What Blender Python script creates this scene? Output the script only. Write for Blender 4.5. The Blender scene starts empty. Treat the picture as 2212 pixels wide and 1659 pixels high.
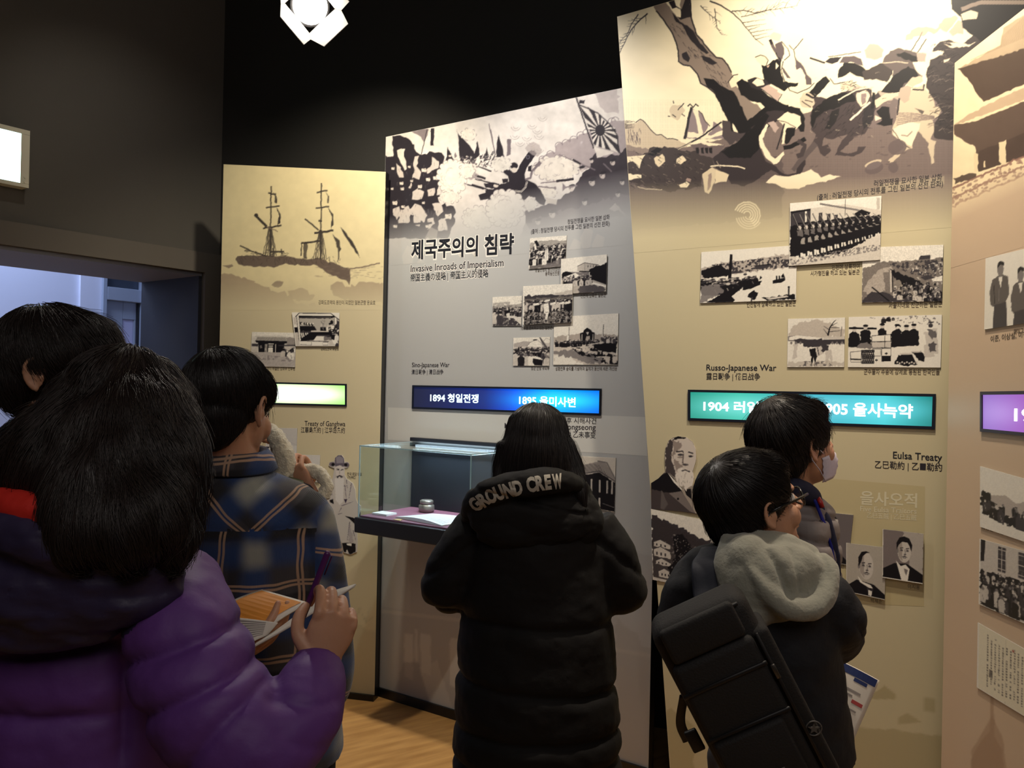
import bpy, bmesh, math, random
import numpy as np
from mathutils import Vector, Matrix, noise, Euler
from mathutils.bvhtree import BVHTree

random.seed(7); RNG = np.random.default_rng(7)
SC = bpy.context.scene
COL = SC.collection
V = Vector

# ------------------------------------------------------------------ camera
W_PX, H_PX, F_PX = 2212.0, 1659.0, 1736.0
ROLL, PITCH = math.radians(1.2), math.radians(0.18)
CAM = V((0, 0, 1.6))
R0 = V((math.cos(ROLL), 0, math.sin(ROLL)))
U0 = V((-math.sin(ROLL), 0, math.cos(ROLL)))
RX = Matrix.Rotation(PITCH, 3, 'X')
CR, CU, CF = RX @ R0, RX @ U0, RX @ V((0, 1, 0))
cam_data = bpy.data.cameras.new('camera')
cam_data.sensor_fit = 'HORIZONTAL'; cam_data.sensor_width = 36.0
cam_data.lens = 36.0 * F_PX / W_PX
cam_data.clip_start = 0.02; cam_data.clip_end = 60
cam = bpy.data.objects.new('camera', cam_data); COL.objects.link(cam)
M = Matrix.Identity(4)
for i in range(3):
    M[i][0] = CR[i]; M[i][1] = CU[i]; M[i][2] = -CF[i]; M[i][3] = CAM[i]
cam.matrix_world = M
SC.camera = cam

# ------------------------------------------------------------------ world and exposure
SC.view_settings.view_transform = 'Standard'; SC.view_settings.look = 'None'
SC.view_settings.gamma = 1.0; SC.view_settings.use_curve_mapping = False
SC.view_settings.exposure = 0.0
wd = bpy.data.worlds.new('world'); SC.world = wd; wd.use_nodes = True
wd.node_tree.nodes['Background'].inputs[0].default_value = (0.75, 0.8, 1.0, 1)
wd.node_tree.nodes['Background'].inputs[1].default_value = 0.05

# ------------------------------------------------------------------ lights of the gallery
def aim(o, target):
    d = (V(target) - o.location).normalized()
    o.rotation_euler = d.to_track_quat('-Z', 'Y').to_euler()
def spot(name, loc, target, power, color, angle, blend=0.8, size=0.04):
    l = bpy.data.lights.new(name, 'SPOT'); l.energy = power; l.color = color
    l.spot_size = math.radians(angle); l.spot_blend = blend; l.shadow_soft_size = size
    o = bpy.data.objects.new(name, l); COL.objects.link(o); o.location = loc; aim(o, target); return o
def area(name, loc, target, power, color, sx, sy):
    l = bpy.data.lights.new(name, 'AREA'); l.energy = power; l.color = color
    l.shape = 'RECTANGLE'; l.size = sx; l.size_y = sy
    o = bpy.data.objects.new(name, l); COL.objects.link(o); o.location = loc; aim(o, target); return o
WARM = (1.0, 0.83, 0.58); WARM2 = (1.0, 0.88, 0.70)
spot('track_light_first_panel', (-0.80, 3.30, 3.35), (-0.90, 4.25, 1.9), 100, (1.0, 0.88, 0.68), 105, 1.0)
spot('track_light_second_panel', (-0.26, 2.84, 3.42), (0.02, 3.65, 1.55), 108, (1.0, 0.94, 0.88), 105, 1.0)
spot('track_light_third_panel', (0.86, 2.10, 3.50), (1.08, 2.8, 1.8), 176, (1.0, 0.88, 0.70), 110, 1.0)
spot('track_light_fourth_panel', (0.55, 1.9, 3.35), (1.38, 2.0, 1.5), 52, (1.0, 0.85, 0.70), 90, 1.0)
spot('track_light_visitors', (-0.62, 2.92, 3.02), (-0.25, 1.3, 0.9), 38, (1.0, 0.93, 0.84), 80, 1.0)
spot('track_light_left_wall', (-1.6, 3.1, 3.5), (-2.15, 4.35, 2.55), 12, (1.0, 0.94, 0.84), 70, 1.0)
area('gallery_ambient', (0.6, -0.8, 3.3), (0.2, 2.9, 1.0), 21, (1.0, 0.92, 0.86), 2.4, 1.6)
area('daylight_next_room', (-4.1, 5.6, 3.7), (-3.9, 5.9, 0.0), 92, (0.52, 0.64, 1.0), 2.0, 1.2)

# ------------------------------------------------------------------ helpers
def ray(px, py):
    return (CF + CR * ((px - W_PX / 2) / F_PX) - CU * ((py - H_PX / 2) / F_PX))
def at(px, py, depth):
    'world point seen at a photo pixel at a distance measured along +Y'
    d = ray(px, py); return CAM + d * (depth / d.y)
def proj(p):
    q = V(p) - CAM; z = q.dot(CF)
    return (W_PX / 2 + F_PX * q.dot(CR) / z, H_PX / 2 - F_PX * q.dot(CU) / z)
def lin(c):
    'sRGB 0..255 to linear'
    return tuple((x / 255 / 12.92) if x / 255 <= 0.04045 else ((x / 255 + 0.055) / 1.055) ** 2.4 for x in c[:3])

class Plane:
    'vertical plane: u runs to the right along the face, z is height'
    def __init__(s, origin, u):
        s.o = V((origin[0], origin[1], 0)); s.u = V((u[0], u[1], 0)).normalized()
        s.n = V((s.u.y, -s.u.x, 0))
        if s.n.dot(V((0, 0, 0)) - s.o) < 0: s.n = -s.n
    def hit(s, px, py):
        d = ray(px, py); t = (s.o - CAM).dot(s.n) / d.dot(s.n); p = CAM + d * t
        return ((p - s.o).dot(s.u), p.z)
    def pt(s, u, z, off=0.0): return s.o + s.u * u + V((0, 0, z)) + s.n * off

def link(o, parent=None):
    COL.objects.link(o)
    if parent is not None: o.parent = parent
    return o
def mesh_obj(name, verts, faces, mat, parent=None, smooth=False, origin=None):
    me = bpy.data.meshes.new(name)
    if isinstance(verts, np.ndarray): verts = verts.tolist()
    if origin is not None:
        ox, oy, oz = origin; verts = [(v[0] - ox, v[1] - oy, v[2] - oz) for v in verts]
    me.from_pydata(verts, [], faces if not isinstance(faces, np.ndarray) else faces.tolist()); me.update()
    if mat is not None: me.materials.append(mat)
    if smooth: me.polygons.foreach_set('use_smooth', [True] * len(me.polygons))
    o = bpy.data.objects.new(name, me); link(o, parent)
    if origin is not None and parent is None: o.location = origin
    return o
def bm_obj(name, bm, mat, parent=None, smooth=False):
    me = bpy.data.meshes.new(name); bmesh.ops.recalc_face_normals(bm, faces=bm.faces)
    bm.to_mesh(me); bm.free()
    if mat is not None: me.materials.append(mat)
    if smooth: me.polygons.foreach_set('use_smooth', [True] * len(me.polygons))
    o = bpy.data.objects.new(name, me); return link(o, parent)
def tag(o, label=None, cat=None, group=None, kind=None):
    if label: o['label'] = label
    if cat: o['category'] = cat
    if group: o['group'] = group
    if kind: o['kind'] = kind
    return o
def empty(name, loc, label, cat, group=None):
    o = bpy.data.objects.new(name, None); o.location = loc; o.empty_display_size = 0.1; COL.objects.link(o)
    return tag(o, label, cat, group)
def adopt(o, root):
    'parent keeping world coordinates (root only has a location)'
    o.parent = root
    if o.type == 'MESH' and o.location.length == 0: o.data.transform(Matrix.Translation(-root.location))
    else: o.location = o.location - root.location
    return o
def add_box(bm, c, half, rot=None):
    r = bmesh.ops.create_cube(bm, size=1.0)
    M4 = Matrix.Translation(V(c)) @ (rot.to_4x4() if rot is not None else Matrix.Identity(4)) @ Matrix.Diagonal((half[0] * 2, half[1] * 2, half[2] * 2, 1))
    bmesh.ops.transform(bm, matrix=M4, verts=r['verts']); return r['verts']
def prism(bm, front, depth_vec):
    'closed prism from a planar loop of points pushed along depth_vec'
    a = [bm.verts.new(p) for p in front]; b = [bm.verts.new(V(p) + depth_vec) for p in front]
    n = len(a); bm.faces.new(a); bm.faces.new(b[::-1])
    for i in range(n): bm.faces.new((a[i], b[i], b[(i + 1) % n], a[(i + 1) % n]))
def bevel(bm, w, seg=2):
    bmesh.ops.bevel(bm, geom=bm.edges[:], offset=w, segments=seg, affect='EDGES', profile=0.5)
def tube(bm, pts, rads, n=10, caps=True):
    pts = [V(p) for p in pts]; rings = []
    if not hasattr(rads, '__len__'): rads = [rads] * len(pts)
    up = V((0, 0, 1))
    for i, p in enumerate(pts):
        t = (pts[min(i + 1, len(pts) - 1)] - pts[max(i - 1, 0)]).normalized()
        a = t.cross(up if abs(t.dot(up)) < 0.95 else V((0, 1, 0))).normalized(); b = t.cross(a).normalized()
        rings.append([bm.verts.new(p + a * math.cos(2 * math.pi * k / n) * rads[i] + b * math.sin(2 * math.pi * k / n) * rads[i]) for k in range(n)])
    for i in range(len(rings) - 1):
        for k in range(n): bm.faces.new((rings[i][k], rings[i][(k + 1) % n], rings[i + 1][(k + 1) % n], rings[i + 1][k]))
    if caps: bm.faces.new(rings[0][::-1]); bm.faces.new(rings[-1])

# ------------------------------------------------------------------ materials
def mat(name, col, rough=0.6, metal=0.0, spec=0.5, noise_amt=0.0, noise_scale=20.0, bump=0.0, bump_scale=60.0, emit=None, emit_s=0.0, coat=0.0, sheen=0.0):
    m = bpy.data.materials.new(name); m.use_nodes = True; nt = m.node_tree; b = nt.nodes['Principled BSDF']
    c = lin(col); b.inputs['Base Color'].default_value = (*c, 1); b.inputs['Roughness'].default_value = rough
    b.inputs['Metallic'].default_value = metal; b.inputs['Specular IOR Level'].default_value = spec
    b.inputs['Coat Weight'].default_value = coat; b.inputs['Sheen Weight'].default_value = sheen
    tc = nt.nodes.new('ShaderNodeTexCoord')
    if noise_amt:
        n = nt.nodes.new('ShaderNodeTexNoise'); n.inputs['Scale'].default_value = noise_scale; n.inputs['Detail'].default_value = 6
        nt.links.new(tc.outputs['Object'], n.inputs['Vector'])
        mx = nt.nodes.new('ShaderNodeMix'); mx.data_type = 'RGBA'
        mx.inputs[6].default_value = (*[x * (1 - noise_amt) for x in c], 1); mx.inputs[7].default_value = (*[min(1, x * (1 + noise_amt)) for x in c], 1)
        nt.links.new(n.outputs['Fac'], mx.inputs[0]); nt.links.new(mx.outputs[2], b.inputs['Base Color'])
    if bump:
        n2 = nt.nodes.new('ShaderNodeTexNoise'); n2.inputs['Scale'].default_value = bump_scale; n2.inputs['Detail'].default_value = 4
        nt.links.new(tc.outputs['Object'], n2.inputs['Vector'])
        bp = nt.nodes.new('ShaderNodeBump'); bp.inputs['Strength'].default_value = bump; bp.inputs['Distance'].default_value = 0.004
        nt.links.new(n2.outputs['Fac'], bp.inputs['Height']); nt.links.new(bp.outputs['Normal'], b.inputs['Normal'])
    if emit is not None:
        b.inputs['Emission Color'].default_value = (*lin(emit), 1); b.inputs['Emission Strength'].default_value = emit_s
    return m
def mat_vcol(name, rough=0.5, spec=0.4, coat=0.0, emit=0.0, grain=0.0):
    'flat print: ink colours stored as a colour attribute'
    m = bpy.data.materials.new(name); m.use_nodes = True; nt = m.node_tree; b = nt.nodes['Principled BSDF']
    a = nt.nodes.new('ShaderNodeVertexColor'); a.layer_name = 'ink'
    b.inputs['Roughness'].default_value = rough; b.inputs['Specular IOR Level'].default_value = spec; b.inputs['Coat Weight'].default_value = coat
    nt.links.new(a.outputs['Color'], b.inputs['Base Color'])
    if emit:
        nt.links.new(a.outputs['Color'], b.inputs['Emission Color']); b.inputs['Emission Strength'].default_value = emit
        b.inputs['Base Color'].default_value = (0.02, 0.02, 0.02, 1)
        nt.links.remove(b.inputs['Base Color'].links[0])
    return m

# ------------------------------------------------------------------ ink canvas (photo-sized, y from -300, x from -50)
OX, OY = 60, 300
class Canvas:
    def __init__(s, x0, y0, x1, y1, base, ss=1.0, tr=None):
        s.x0, s.y0, s.ss = x0, y0, ss
        s.w, s.h = int((x1 - x0) * ss) + 1, int((y1 - y0) * ss) + 1
        s.a = np.empty((s.h, s.w, 3)); s.a[:] = base; s.tr = tr
        yy, xx = np.mgrid[0:s.h, 0:s.w]; s.X = xx / ss + x0; s.Y = yy / ss + y0
    def T(s, pts):
        p = np.array(pts, float).reshape(-1, 2)
        if s.tr is not None: k, tx, ty = s.tr; p = p * k + np.array([tx, ty])
        return p
    def put(s, mask, i0, i1, j0, j1, col, al):
        m = (mask * al)[..., None]; s.a[j0:j1, i0:i1] = s.a[j0:j1, i0:i1] * (1 - m) + np.array(col, float) * m
    def poly(s, pts, col, al=1.0, jit=0.0):
        p = (s.T(pts) - [s.x0, s.y0]) * s.ss
        if jit: p = rough_line(p, jit * s.ss)
        i0, j0 = np.floor(p.min(0)).astype(int) - 1; i1, j1 = np.ceil(p.max(0)).astype(int) + 2
        i0, j0, i1, j1 = max(i0, 0), max(j0, 0), min(i1, s.w), min(j1, s.h)
        if i1 <= i0 or j1 <= j0: return
        K = 2; xs = (np.arange((i1 - i0) * K) + 0.5) / K + i0 - 0.5; ys = (np.arange((j1 - j0) * K) + 0.5) / K + j0 - 0.5
        ins = np.zeros((len(ys), len(xs)), bool); q = np.roll(p, -1, 0)
        for (ax, ay), (bx, by) in zip(p, q):
            if ay == by: continue
            r = (ys >= min(ay, by)) & (ys < max(ay, by))
            if not r.any(): continue
            xc = ax + (ys[r] - ay) * (bx - ax) / (by - ay)
            ins[r] ^= xs[None, :] < xc[:, None]
        m = ins.reshape(j1 - j0, K, i1 - i0, K).mean((1, 3)); s.put(m, i0, i1, j0, j1, col, al)
    def line(s, pts, w, col, al=1.0, w2=None, jit=0.0):
        p = s.T(pts)
        if jit: p = rough_line(p, jit, closed=False)
        k = s.tr[0] if s.tr is not None else 1.0
        w, w2 = w * k, (w if w2 is None else w2) * k
        n = len(p); L = []; Rr = []
        for i in range(n):
            t = p[min(i + 1, n - 1)] - p[max(i - 1, 0)]; t = t / (np.hypot(*t) + 1e-9); nn = np.array([-t[1], t[0]])
            ww = (w + (w2 - w) * i / max(n - 1, 1)) / 2; L.append(p[i] + nn * ww); Rr.append(p[i] - nn * ww)
        tr, s.tr = s.tr, None; s.poly(np.array(L + Rr[::-1]), col, al); s.tr = tr
    def ell(s, cx, cy, rx, ry, col, al=1.0, rot=0.0, n=18):
        t = np.linspace(0, 2 * math.pi, n, endpoint=False); c, d = math.cos(rot), math.sin(rot)
        s.poly(np.stack([cx + rx * np.cos(t) * c - ry * np.sin(t) * d, cy + rx * np.cos(t) * d + ry * np.sin(t) * c], 1), col, al)
    def arc(s, cx, cy, r, a0, a1, w, col, al=1.0):
        t = np.radians(np.linspace(a0, a1, 9)); s.line(np.stack([cx + r * np.cos(t), cy + r * np.sin(t)], 1), w, col, al)
    def noise(s, scale, amp, seed=0, octaves=3, aniso=1.0):
        s.a *= (1 + amp * (fnoise(s.X / scale, s.Y / scale * aniso, seed, octaves) - 0.5)[..., None])
    def fade(s, y0, y1, col, slope=0.0, xr=0.0, power=1.0):
        t = np.clip((s.Y - slope * (s.X - xr) - y0) / (y1 - y0), 0, 1) ** power
        s.a = s.a * (1 - t[..., None]) + np.array(col, float) * t[..., None]
    def sample(s, px, py):
        x = np.clip((px - s.x0) * s.ss, 0, s.w - 1.001); y = np.clip((py - s.y0) * s.ss, 0, s.h - 1.001)
        i, j = x.astype(int), y.astype(int); fx, fy = (x - i)[..., None], (y - j)[..., None]
        a = s.a; return (a[j, i] * (1 - fx) + a[j, i + 1] * fx) * (1 - fy) + (a[j + 1, i] * (1 - fx) + a[j + 1, i + 1] * fx) * fy
def rough_line(p, amp, closed=True, step=6.0):
    out = []; n = len(p)
    for i in range(n if closed else n - 1):
        a, b = p[i], p[(i + 1) % n]; L = np.hypot(*(b - a)); k = max(1, int(L / step))
        for j in range(k):
            q = a + (b - a) * j / k; out.append(q + RNG.normal(0, amp, 2) * (1 if j else 0.4))
    if not closed: out.append(p[-1])
    return np.array(out)
_tab = {}
def fnoise(x, y, seed=0, octaves=3):
    if seed not in _tab: _tab[seed] = np.random.default_rng(seed + 100).random((256, 256))
    T = _tab[seed]; r = np.zeros_like(x, float); tot = 0; a = 1.0
    for o in range(octaves):
        i = np.floor(x).astype(int); j = np.floor(y).astype(int); fx = x - i; fy = y - j; fx = fx * fx * (3 - 2 * fx); fy = fy * fy * (3 - 2 * fy)
        g = lambda di, dj: T[(j + dj) % 256, (i + di) % 256]
        r += a * ((g(0, 0) * (1 - fx) + g(1, 0) * fx) * (1 - fy) + (g(0, 1) * (1 - fx) + g(1, 1) * fx) * fy)
        tot += a; a *= 0.5; x = x * 2.03 + 17; y = y * 2.03 + 31
    return r / tot
def lin_np(a):
    a = np.clip(a / 255.0, 0, 1); return np.where(a <= 0.04045, a / 12.92, ((a + 0.055) / 1.055) ** 2.4)
def ink_grid(name, pl, uz, cv, m, parent, step_px, off, thick=0.0, edge_mat=None, clip=None):
    '''grid of ink on plane pl covering the quad uz = [bl, br, tr, tl] in (u, z); colours sampled from canvas cv.
    thick > 0 makes it a board with real thickness.'''
    bl, br, tr, tl = [np.array(q, float) for q in uz]
    pb = [np.array(proj(pl.pt(q[0], q[1]))) for q in (bl, br, tr, tl)]
    nu = max(2, int(max(np.hypot(*(pb[1] - pb[0])), np.hypot(*(pb[2] - pb[3]))) / step_px)); nv = max(2, int(max(np.hypot(*(pb[3] - pb[0])), np.hypot(*(pb[2] - pb[1]))) / step_px))
    s, t = np.meshgrid(np.linspace(0, 1, nu + 1), np.linspace(0, 1, nv + 1)); s = s[..., None]; t = t[..., None]
    Q = (bl * (1 - s) + br * s) * (1 - t) + (tl * (1 - s) + tr * s) * t
    o, u, n = np.array(pl.o), np.array(pl.u), np.array(pl.n)
    P = o + Q[..., :1] * u + n * off; P[..., 2] += Q[..., 1]
    rel = P - np.array(CAM); z = rel @ np.array(CF)
    px = W_PX / 2 + F_PX * (rel @ np.array(CR)) / z; py = H_PX / 2 - F_PX * (rel @ np.array(CU)) / z
    col = lin_np(cv.sample(px, py)); h, w = nv + 1, nu + 1
    idx = np.arange(h * w).reshape(h, w)
    F = np.stack([idx[:-1, :-1], idx[:-1, 1:], idx[1:, 1:], idx[1:, :-1]], -1).reshape(-1, 4)
    verts = P.reshape(-1, 3); cols = col.reshape(-1, 3)
    if thick:
        ring = np.concatenate([idx[0, :], idx[1:, -1], idx[-1, -2::-1], idx[-2:0:-1, 0]]); base = len(verts)
        verts = np.concatenate([verts, verts[ring] - n * thick]); rc = np.full((len(ring), 3), 0.25); cols = np.concatenate([cols, rc])
        k = np.arange(len(ring)); k2 = (k + 1) % len(ring)
        F = np.concatenate([F, np.stack([ring[k2], ring[k], base + k, base + k2], 1)])
    o_ = mesh_obj(name, verts, F, m, parent)
    me = o_.data; ca = me.color_attributes.new('ink', 'FLOAT_COLOR', 'POINT')
    ca.data.foreach_set('color', np.concatenate([cols, np.ones((len(cols), 1))], 1).astype(np.float32).ravel())
    if edge_mat is not None and thick:
        me.materials.append(edge_mat); mi = np.zeros(len(me.polygons), np.int32); mi[-len(ring):] = 1; me.polygons.foreach_set('material_index', mi)
    return o_
def quad_px(pl, pts): return [pl.hit(*p) for p in pts]     # pts: bl, br, tr, tl in photo pixels

# ------------------------------------------------------------------ lettering
_tcache = {}
def text_mesh(s, bold=0.0):
    key = (s, bold)
    if key in _tcache: return _tcache[key]
    cu = bpy.data.curves.new('lettering', 'FONT'); cu.body = s; cu.size = 1.0; cu.resolution_u = 3; cu.offset = bold
    o = bpy.data.objects.new('lettering_source', cu); COL.objects.link(o)
    dg = bpy.context.evaluated_depsgraph_get(); me = o.evaluated_get(dg).to_mesh()
    vs = np.array([v.co[:] for v in me.vertices]); fs = [tuple(p.vertices) for p in me.polygons]
    o.evaluated_get(dg).to_mesh_clear(); bpy.data.objects.remove(o); bpy.data.curves.remove(cu)
    _tcache[key] = (vs, fs); return _tcache[key]
def letter(name, s, pl, a, b, h, m, parent, off=0.0012, bold=0.0, ref=None):
    '''writing on a plane: a, b are photo pixels of the left and right end of the base line, h the pixel height of the glyphs'''
    vs, fs = text_mesh(s, bold)
    if len(vs) == 0: return None
    u0, z0 = pl.hit(*a); u1, z1 = pl.hit(*b); u2, z2 = pl.hit((a[0] + b[0]) / 2, (a[1] + b[1]) / 2 - h); hm = z2 - (z0 + z1) / 2
    x0, x1 = vs[:, 0].min(), vs[:, 0].max(); y0, y1 = (0.0, vs[:, 1].max()) if ref is None else ref
    sx = (vs[:, 0] - x0) / (x1 - x0); sy = (vs[:, 1] - y0) / (y1 - y0)
    P = [tuple(pl.pt(u0 + (u1 - u0) * q, z0 + (z1 - z0) * q + hm * r, off)) for q, r in zip(sx, sy)]
    return mesh_obj(name, P, fs, m, parent)

# ------------------------------------------------------------------ shared materials
M_BLACKWALL = mat('black_painted_wall', (46, 45, 43), 0.75, noise_amt=0.12, noise_scale=3, bump=0.15, bump_scale=90)
M_LEFTWALL = mat('dark_grey_painted_wall', (92, 88, 82), 0.8, noise_amt=0.08, noise_scale=2.5, bump=0.15, bump_scale=90)
M_REVEAL = mat('dark_portal_reveal', (48, 50, 58), 0.65, bump=0.1)
M_CEIL = mat('black_ceiling', (26, 26, 26), 0.9, bump=0.1)
M_EDGE = mat('black_panel_edge', (16, 16, 17), 0.4, bump=0.05)
M_FRAME = mat('panel_frame_dark', (38, 38, 38), 0.35)
M_PALEWALL = mat('pale_blue_white_wall', (222, 226, 238), 0.7, noise_amt=0.03, noise_scale=2)
M_DOORGREY = mat('grey_door_paint', (158, 168, 182), 0.45, bump=0.05)
M_DOORGLASS = mat('frosted_door_pane', (196, 196, 222), 0.2)
M_TRANSOM = mat('dark_transom_pane', (64, 72, 84), 0.15)
M_INK = mat_vcol('printed_ink', 0.5, 0.35)
M_INKG = mat_vcol('printed_ink_satin', 0.32, 0.4, coat=0.15)
M_TXT = mat('dark_print_ink', (38, 34, 40), 0.5)
M_TXT2 = mat('brown_print_ink', (78, 66, 56), 0.5)
M_TXTN = mat('black_navy_ink', (22, 24, 34), 0.5)
M_HALO = mat('cream_outline_ink', (236, 232, 224), 0.5)
M_TXTP = mat('pale_print_ink', (206, 198, 168), 0.5)
M_BOARD = mat('photo_board_core', (120, 116, 108), 0.6)

# floor: warm wooden boards
def floor_mat():
    m = bpy.data.materials.new('warm_wood_floor'); m.use_nodes = True; nt = m.node_tree; b = nt.nodes['Principled BSDF']
    tc = nt.nodes.new('ShaderNodeTexCoord'); mp = nt.nodes.new('ShaderNodeMapping'); mp.inputs['Rotation'].default_value = (0, 0, -0.586)
    nt.links.new(tc.outputs['Object'], mp.inputs['Vector'])
    n = nt.nodes.new('ShaderNodeTexNoise'); n.inputs['Scale'].default_value = 3.0; n.inputs['Detail'].default_value = 8
    mp2 = nt.nodes.new('ShaderNodeMapping'); mp2.inputs['Scale'].default_value = (1.2, 9, 1); nt.links.new(mp.outputs[0], mp2.inputs[0]); nt.links.new(mp2.outputs[0], n.inputs['Vector'])
    cr = nt.nodes.new('ShaderNodeValToRGB'); cr.color_ramp.elements[0].position = 0.3; cr.color_ramp.elements[1].position = 0.75
    cr.color_ramp.elements[0].color = (*lin((166, 122, 70)), 1); cr.color_ramp.elements[1].color = (*lin((206, 160, 98)), 1)
    nt.links.new(n.outputs['Fac'], cr.inputs[0]); nt.links.new(cr.outputs[0], b.inputs['Base Color'])
    b.inputs['Roughness'].default_value = 0.38
    return m
M_FLOOR = floor_mat()
bm = bmesh.new(); add_box(bm, (-0.5, 3.5, -0.05), (7.5, 6.5, 0.05))
fl = tag(bm_obj('floor', bm, M_FLOOR), 'warm brown wooden floor of the gallery', None, None, 'structure')
bm = bmesh.new(); add_box(bm, (-0.5, 3.5, 4.31), (7.5, 6.5, 0.1))
tag(bm_obj('ceiling', bm, M_CEIL), None, None, None, 'structure')

# ------------------------------------------------------------------ left wall with the portal
W1 = V((-1.82, 4.70, 0)); WU = V((0.6, 0.8, 0)); WV = V((-0.8, 0.6, 0))
def wbox(bm, u0, u1, v0, v1, z0, z1):
    front = [W1 + WU * u0 + WV * v0 + V((0, 0, z0)), W1 + WU * u1 + WV * v0 + V((0, 0, z0)), W1 + WU * u1 + WV * v0 + V((0, 0, z1)), W1 + WU * u0 + WV * v0 + V((0, 0, z1))]
    prism(bm, front, WV * (v1 - v0))
PZ, PT = 2.228, 0.64
bm = bmesh.new()
wbox(bm, -2.6, 0.0, 0, PT, PZ, 4.30); wbox(bm, 0.0, 0.105, 0, PT, 0, 4.30); wbox(bm, -7.6, -2.6, 0, PT, 0, 4.30)
tag(bm_obj('wall_left', bm, M_LEFTWALL), None, None, None, 'structure')
bm = bmesh.new(); wbox(bm, 0.105, 2.3, 0.45, PT, 0, 4.30)
bm = bm; tag(bm_obj('wall_next_room_return', bm, M_PALEWALL), None, None, None, 'structure')
bm = bmesh.new()   # lining of the reveal: dark jamb, soffit coloured lighter as if lit
wbox(bm, -0.02, -0.001, 0.012, PT + 0.01, 0, PZ - 0.02)
tag(bm_obj('trim_1', bm, M_REVEAL), None, None, None, 'structure')
bm = bmesh.new(); wbox(bm, -2.6, -0.001, 0.012, PT + 0.01, PZ - 0.02, PZ - 0.001)
tag(bm_obj('trim_3', bm, mat('portal_soffit_lit_grey', (128, 130, 140), 0.6)), None, None, None, 'structure')  # lighter grey stands in for light from the next room on the soffit
bm = bmesh.new()   # header band standing slightly proud of the wall
wbox(bm, -2.7, 0.10, -0.022, -0.001, PZ, PZ + 0.115); wbox(bm, 0.0, 0.10, -0.022, -0.001, 0, PZ)
tag(bm_obj('trim_2', bm, mat('portal_band_grey', (104, 98, 90), 0.6)), None, None, None, 'structure')

# back wall behind the panels, right wall and rear wall: closed black room
def wall(name, a, b, m, th=0.12, z1=4.30):
    a, b = V((a[0], a[1], 0)), V((b[0], b[1], 0)); d = (b - a).normalized(); n = V((-d.y, d.x, 0))
    bm = bmesh.new(); prism(bm, [a, b, b + V((0, 0, z1)), a + V((0, 0, z1))], n * th)
    return tag(bm_obj(name, bm, m), None, None, None, 'structure')
c0 = W1 + WU * 0.105
wall('wall_back', (c0.x, c0.y), (3.6, 2.68), M_BLACKWALL)
wall('wall_right', (3.6, 2.68), (3.6, -2.2), M_BLACKWALL)
wall('wall_rear', (3.6, -2.2), (-6.4, -2.2), M_LEFTWALL)

# ------------------------------------------------------------------ the bright room beyond the portal
def wpt(u, v, z): p = W1 + WU * u + WV * v; return V((p.x, p.y, z))
bm = bmesh.new(); wbox(bm, -3.2, 0.60, 2.83, 3.12, 0, 4.30); wbox(bm, 0.60, 0.778, 2.8, 3.12, 0, 4.30); wbox(bm, 0.778, 2.2, 2.8, 2.9, 2.62, 4.30); wbox(bm, 1.20, 2.2, 2.8, 2.9, 0, 2.62)
tag(bm_obj('wall_next_room', bm, M_PALEWALL), None, None, None, 'structure')
bm = bmesh.new(); wbox(bm, -3.3, -3.2, PT, 3.1, 0, 4.30)
tag(bm_obj('wall_next_room_side', bm, M_PALEWALL), None, None, None, 'structure')
dr = empty('door_1', wpt(1.13, 2.8, 0), None, None); dr['kind'] = 'structure'
def dpart(name, boxes, m, parent=None):
    bm = bmesh.new()
    for b in boxes: wbox(bm, *b)
    bevel(bm, 0.004, 1)
    o = bm_obj(name, bm, m); adopt(o, dr)
    return o
dpart('door_frame', [(0.778, 0.815, 2.77, 2.9, 0, 2.62), (1.125, 1.20, 2.74, 2.9, 0, 2.62), (0.815, 1.125, 2.77, 2.9, 2.57, 2.62), (0.815, 1.125, 2.77, 2.9, 2.285, 2.40)], M_DOORGREY)
dpart('transom_pane', [(0.815, 1.125, 2.83, 2.84, 2.40, 2.57)], M_TRANSOM)
dpart('door_leaf', [(0.84, 0.99, 2.84, 2.88, 0.02, 2.285), (0.99, 1.12, 2.84, 2.88, 2.13, 2.285), (1.095, 1.12, 2.84, 2.88, 0.02, 2.13), (0.99, 1.095, 2.84, 2.88, 0.02, 0.9)], M_DOORGREY)
dpart('door_pane', [(0.99, 1.095, 2.856, 2.862, 0.9, 2.13)], M_DOORGLASS)
dpart('weather_strip', [(1.108, 1.118, 2.80, 2.838, 0, 2.285)], M_EDGE)

# ------------------------------------------------------------------ the panels
P2P = at(822, 830, 4.15); PL2 = Plane(P2P, (0.833, -0.553))
P1R = at(821, 830, 4.06); PL1 = Plane(P1R, (0.974, -0.225))
P3P = at(1392, 830, 3.10); PL3 = Plane(P3P, (0.833, -0.553))
P4P = at(2049, 830, 2.47); PL4 = Plane(P4P, (-0.037, -1.0))
C_P1, C_P2, C_P3, C_P4 = (202, 189, 155), (182, 182, 180), (196, 184, 150), (202, 177, 150)
def panel(name, pl, uz, col, th, label, rough=0.45):
    cx = sum(q[0] for q in uz) / len(uz); o = pl.pt(cx, 0)
    root = empty(name, o, label, 'exhibition panel')
    m = mat(name + '_surface', col, rough, bump=0.02, bump_scale=40)
    bm = bmesh.new(); prism(bm, [pl.pt(u, z) for u, z in uz], -pl.n * th)
    for f in bm.faces: f.material_index = 1
    bm.faces.ensure_lookup_table(); bm.faces[0].material_index = 0
    b = bm_obj('board', bm, m); b.data.materials.append(M_EDGE); adopt(b, root)
    return root
def uzp(pl, p): return pl.hit(*p)
def line_u_at(pl, pa, pb, z):
    (ua, za), (ub, zb) = pl.hit(*pa), pl.hit(*pb); t = (z - za) / (zb - za); return ua + (ub - ua) * t
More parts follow.
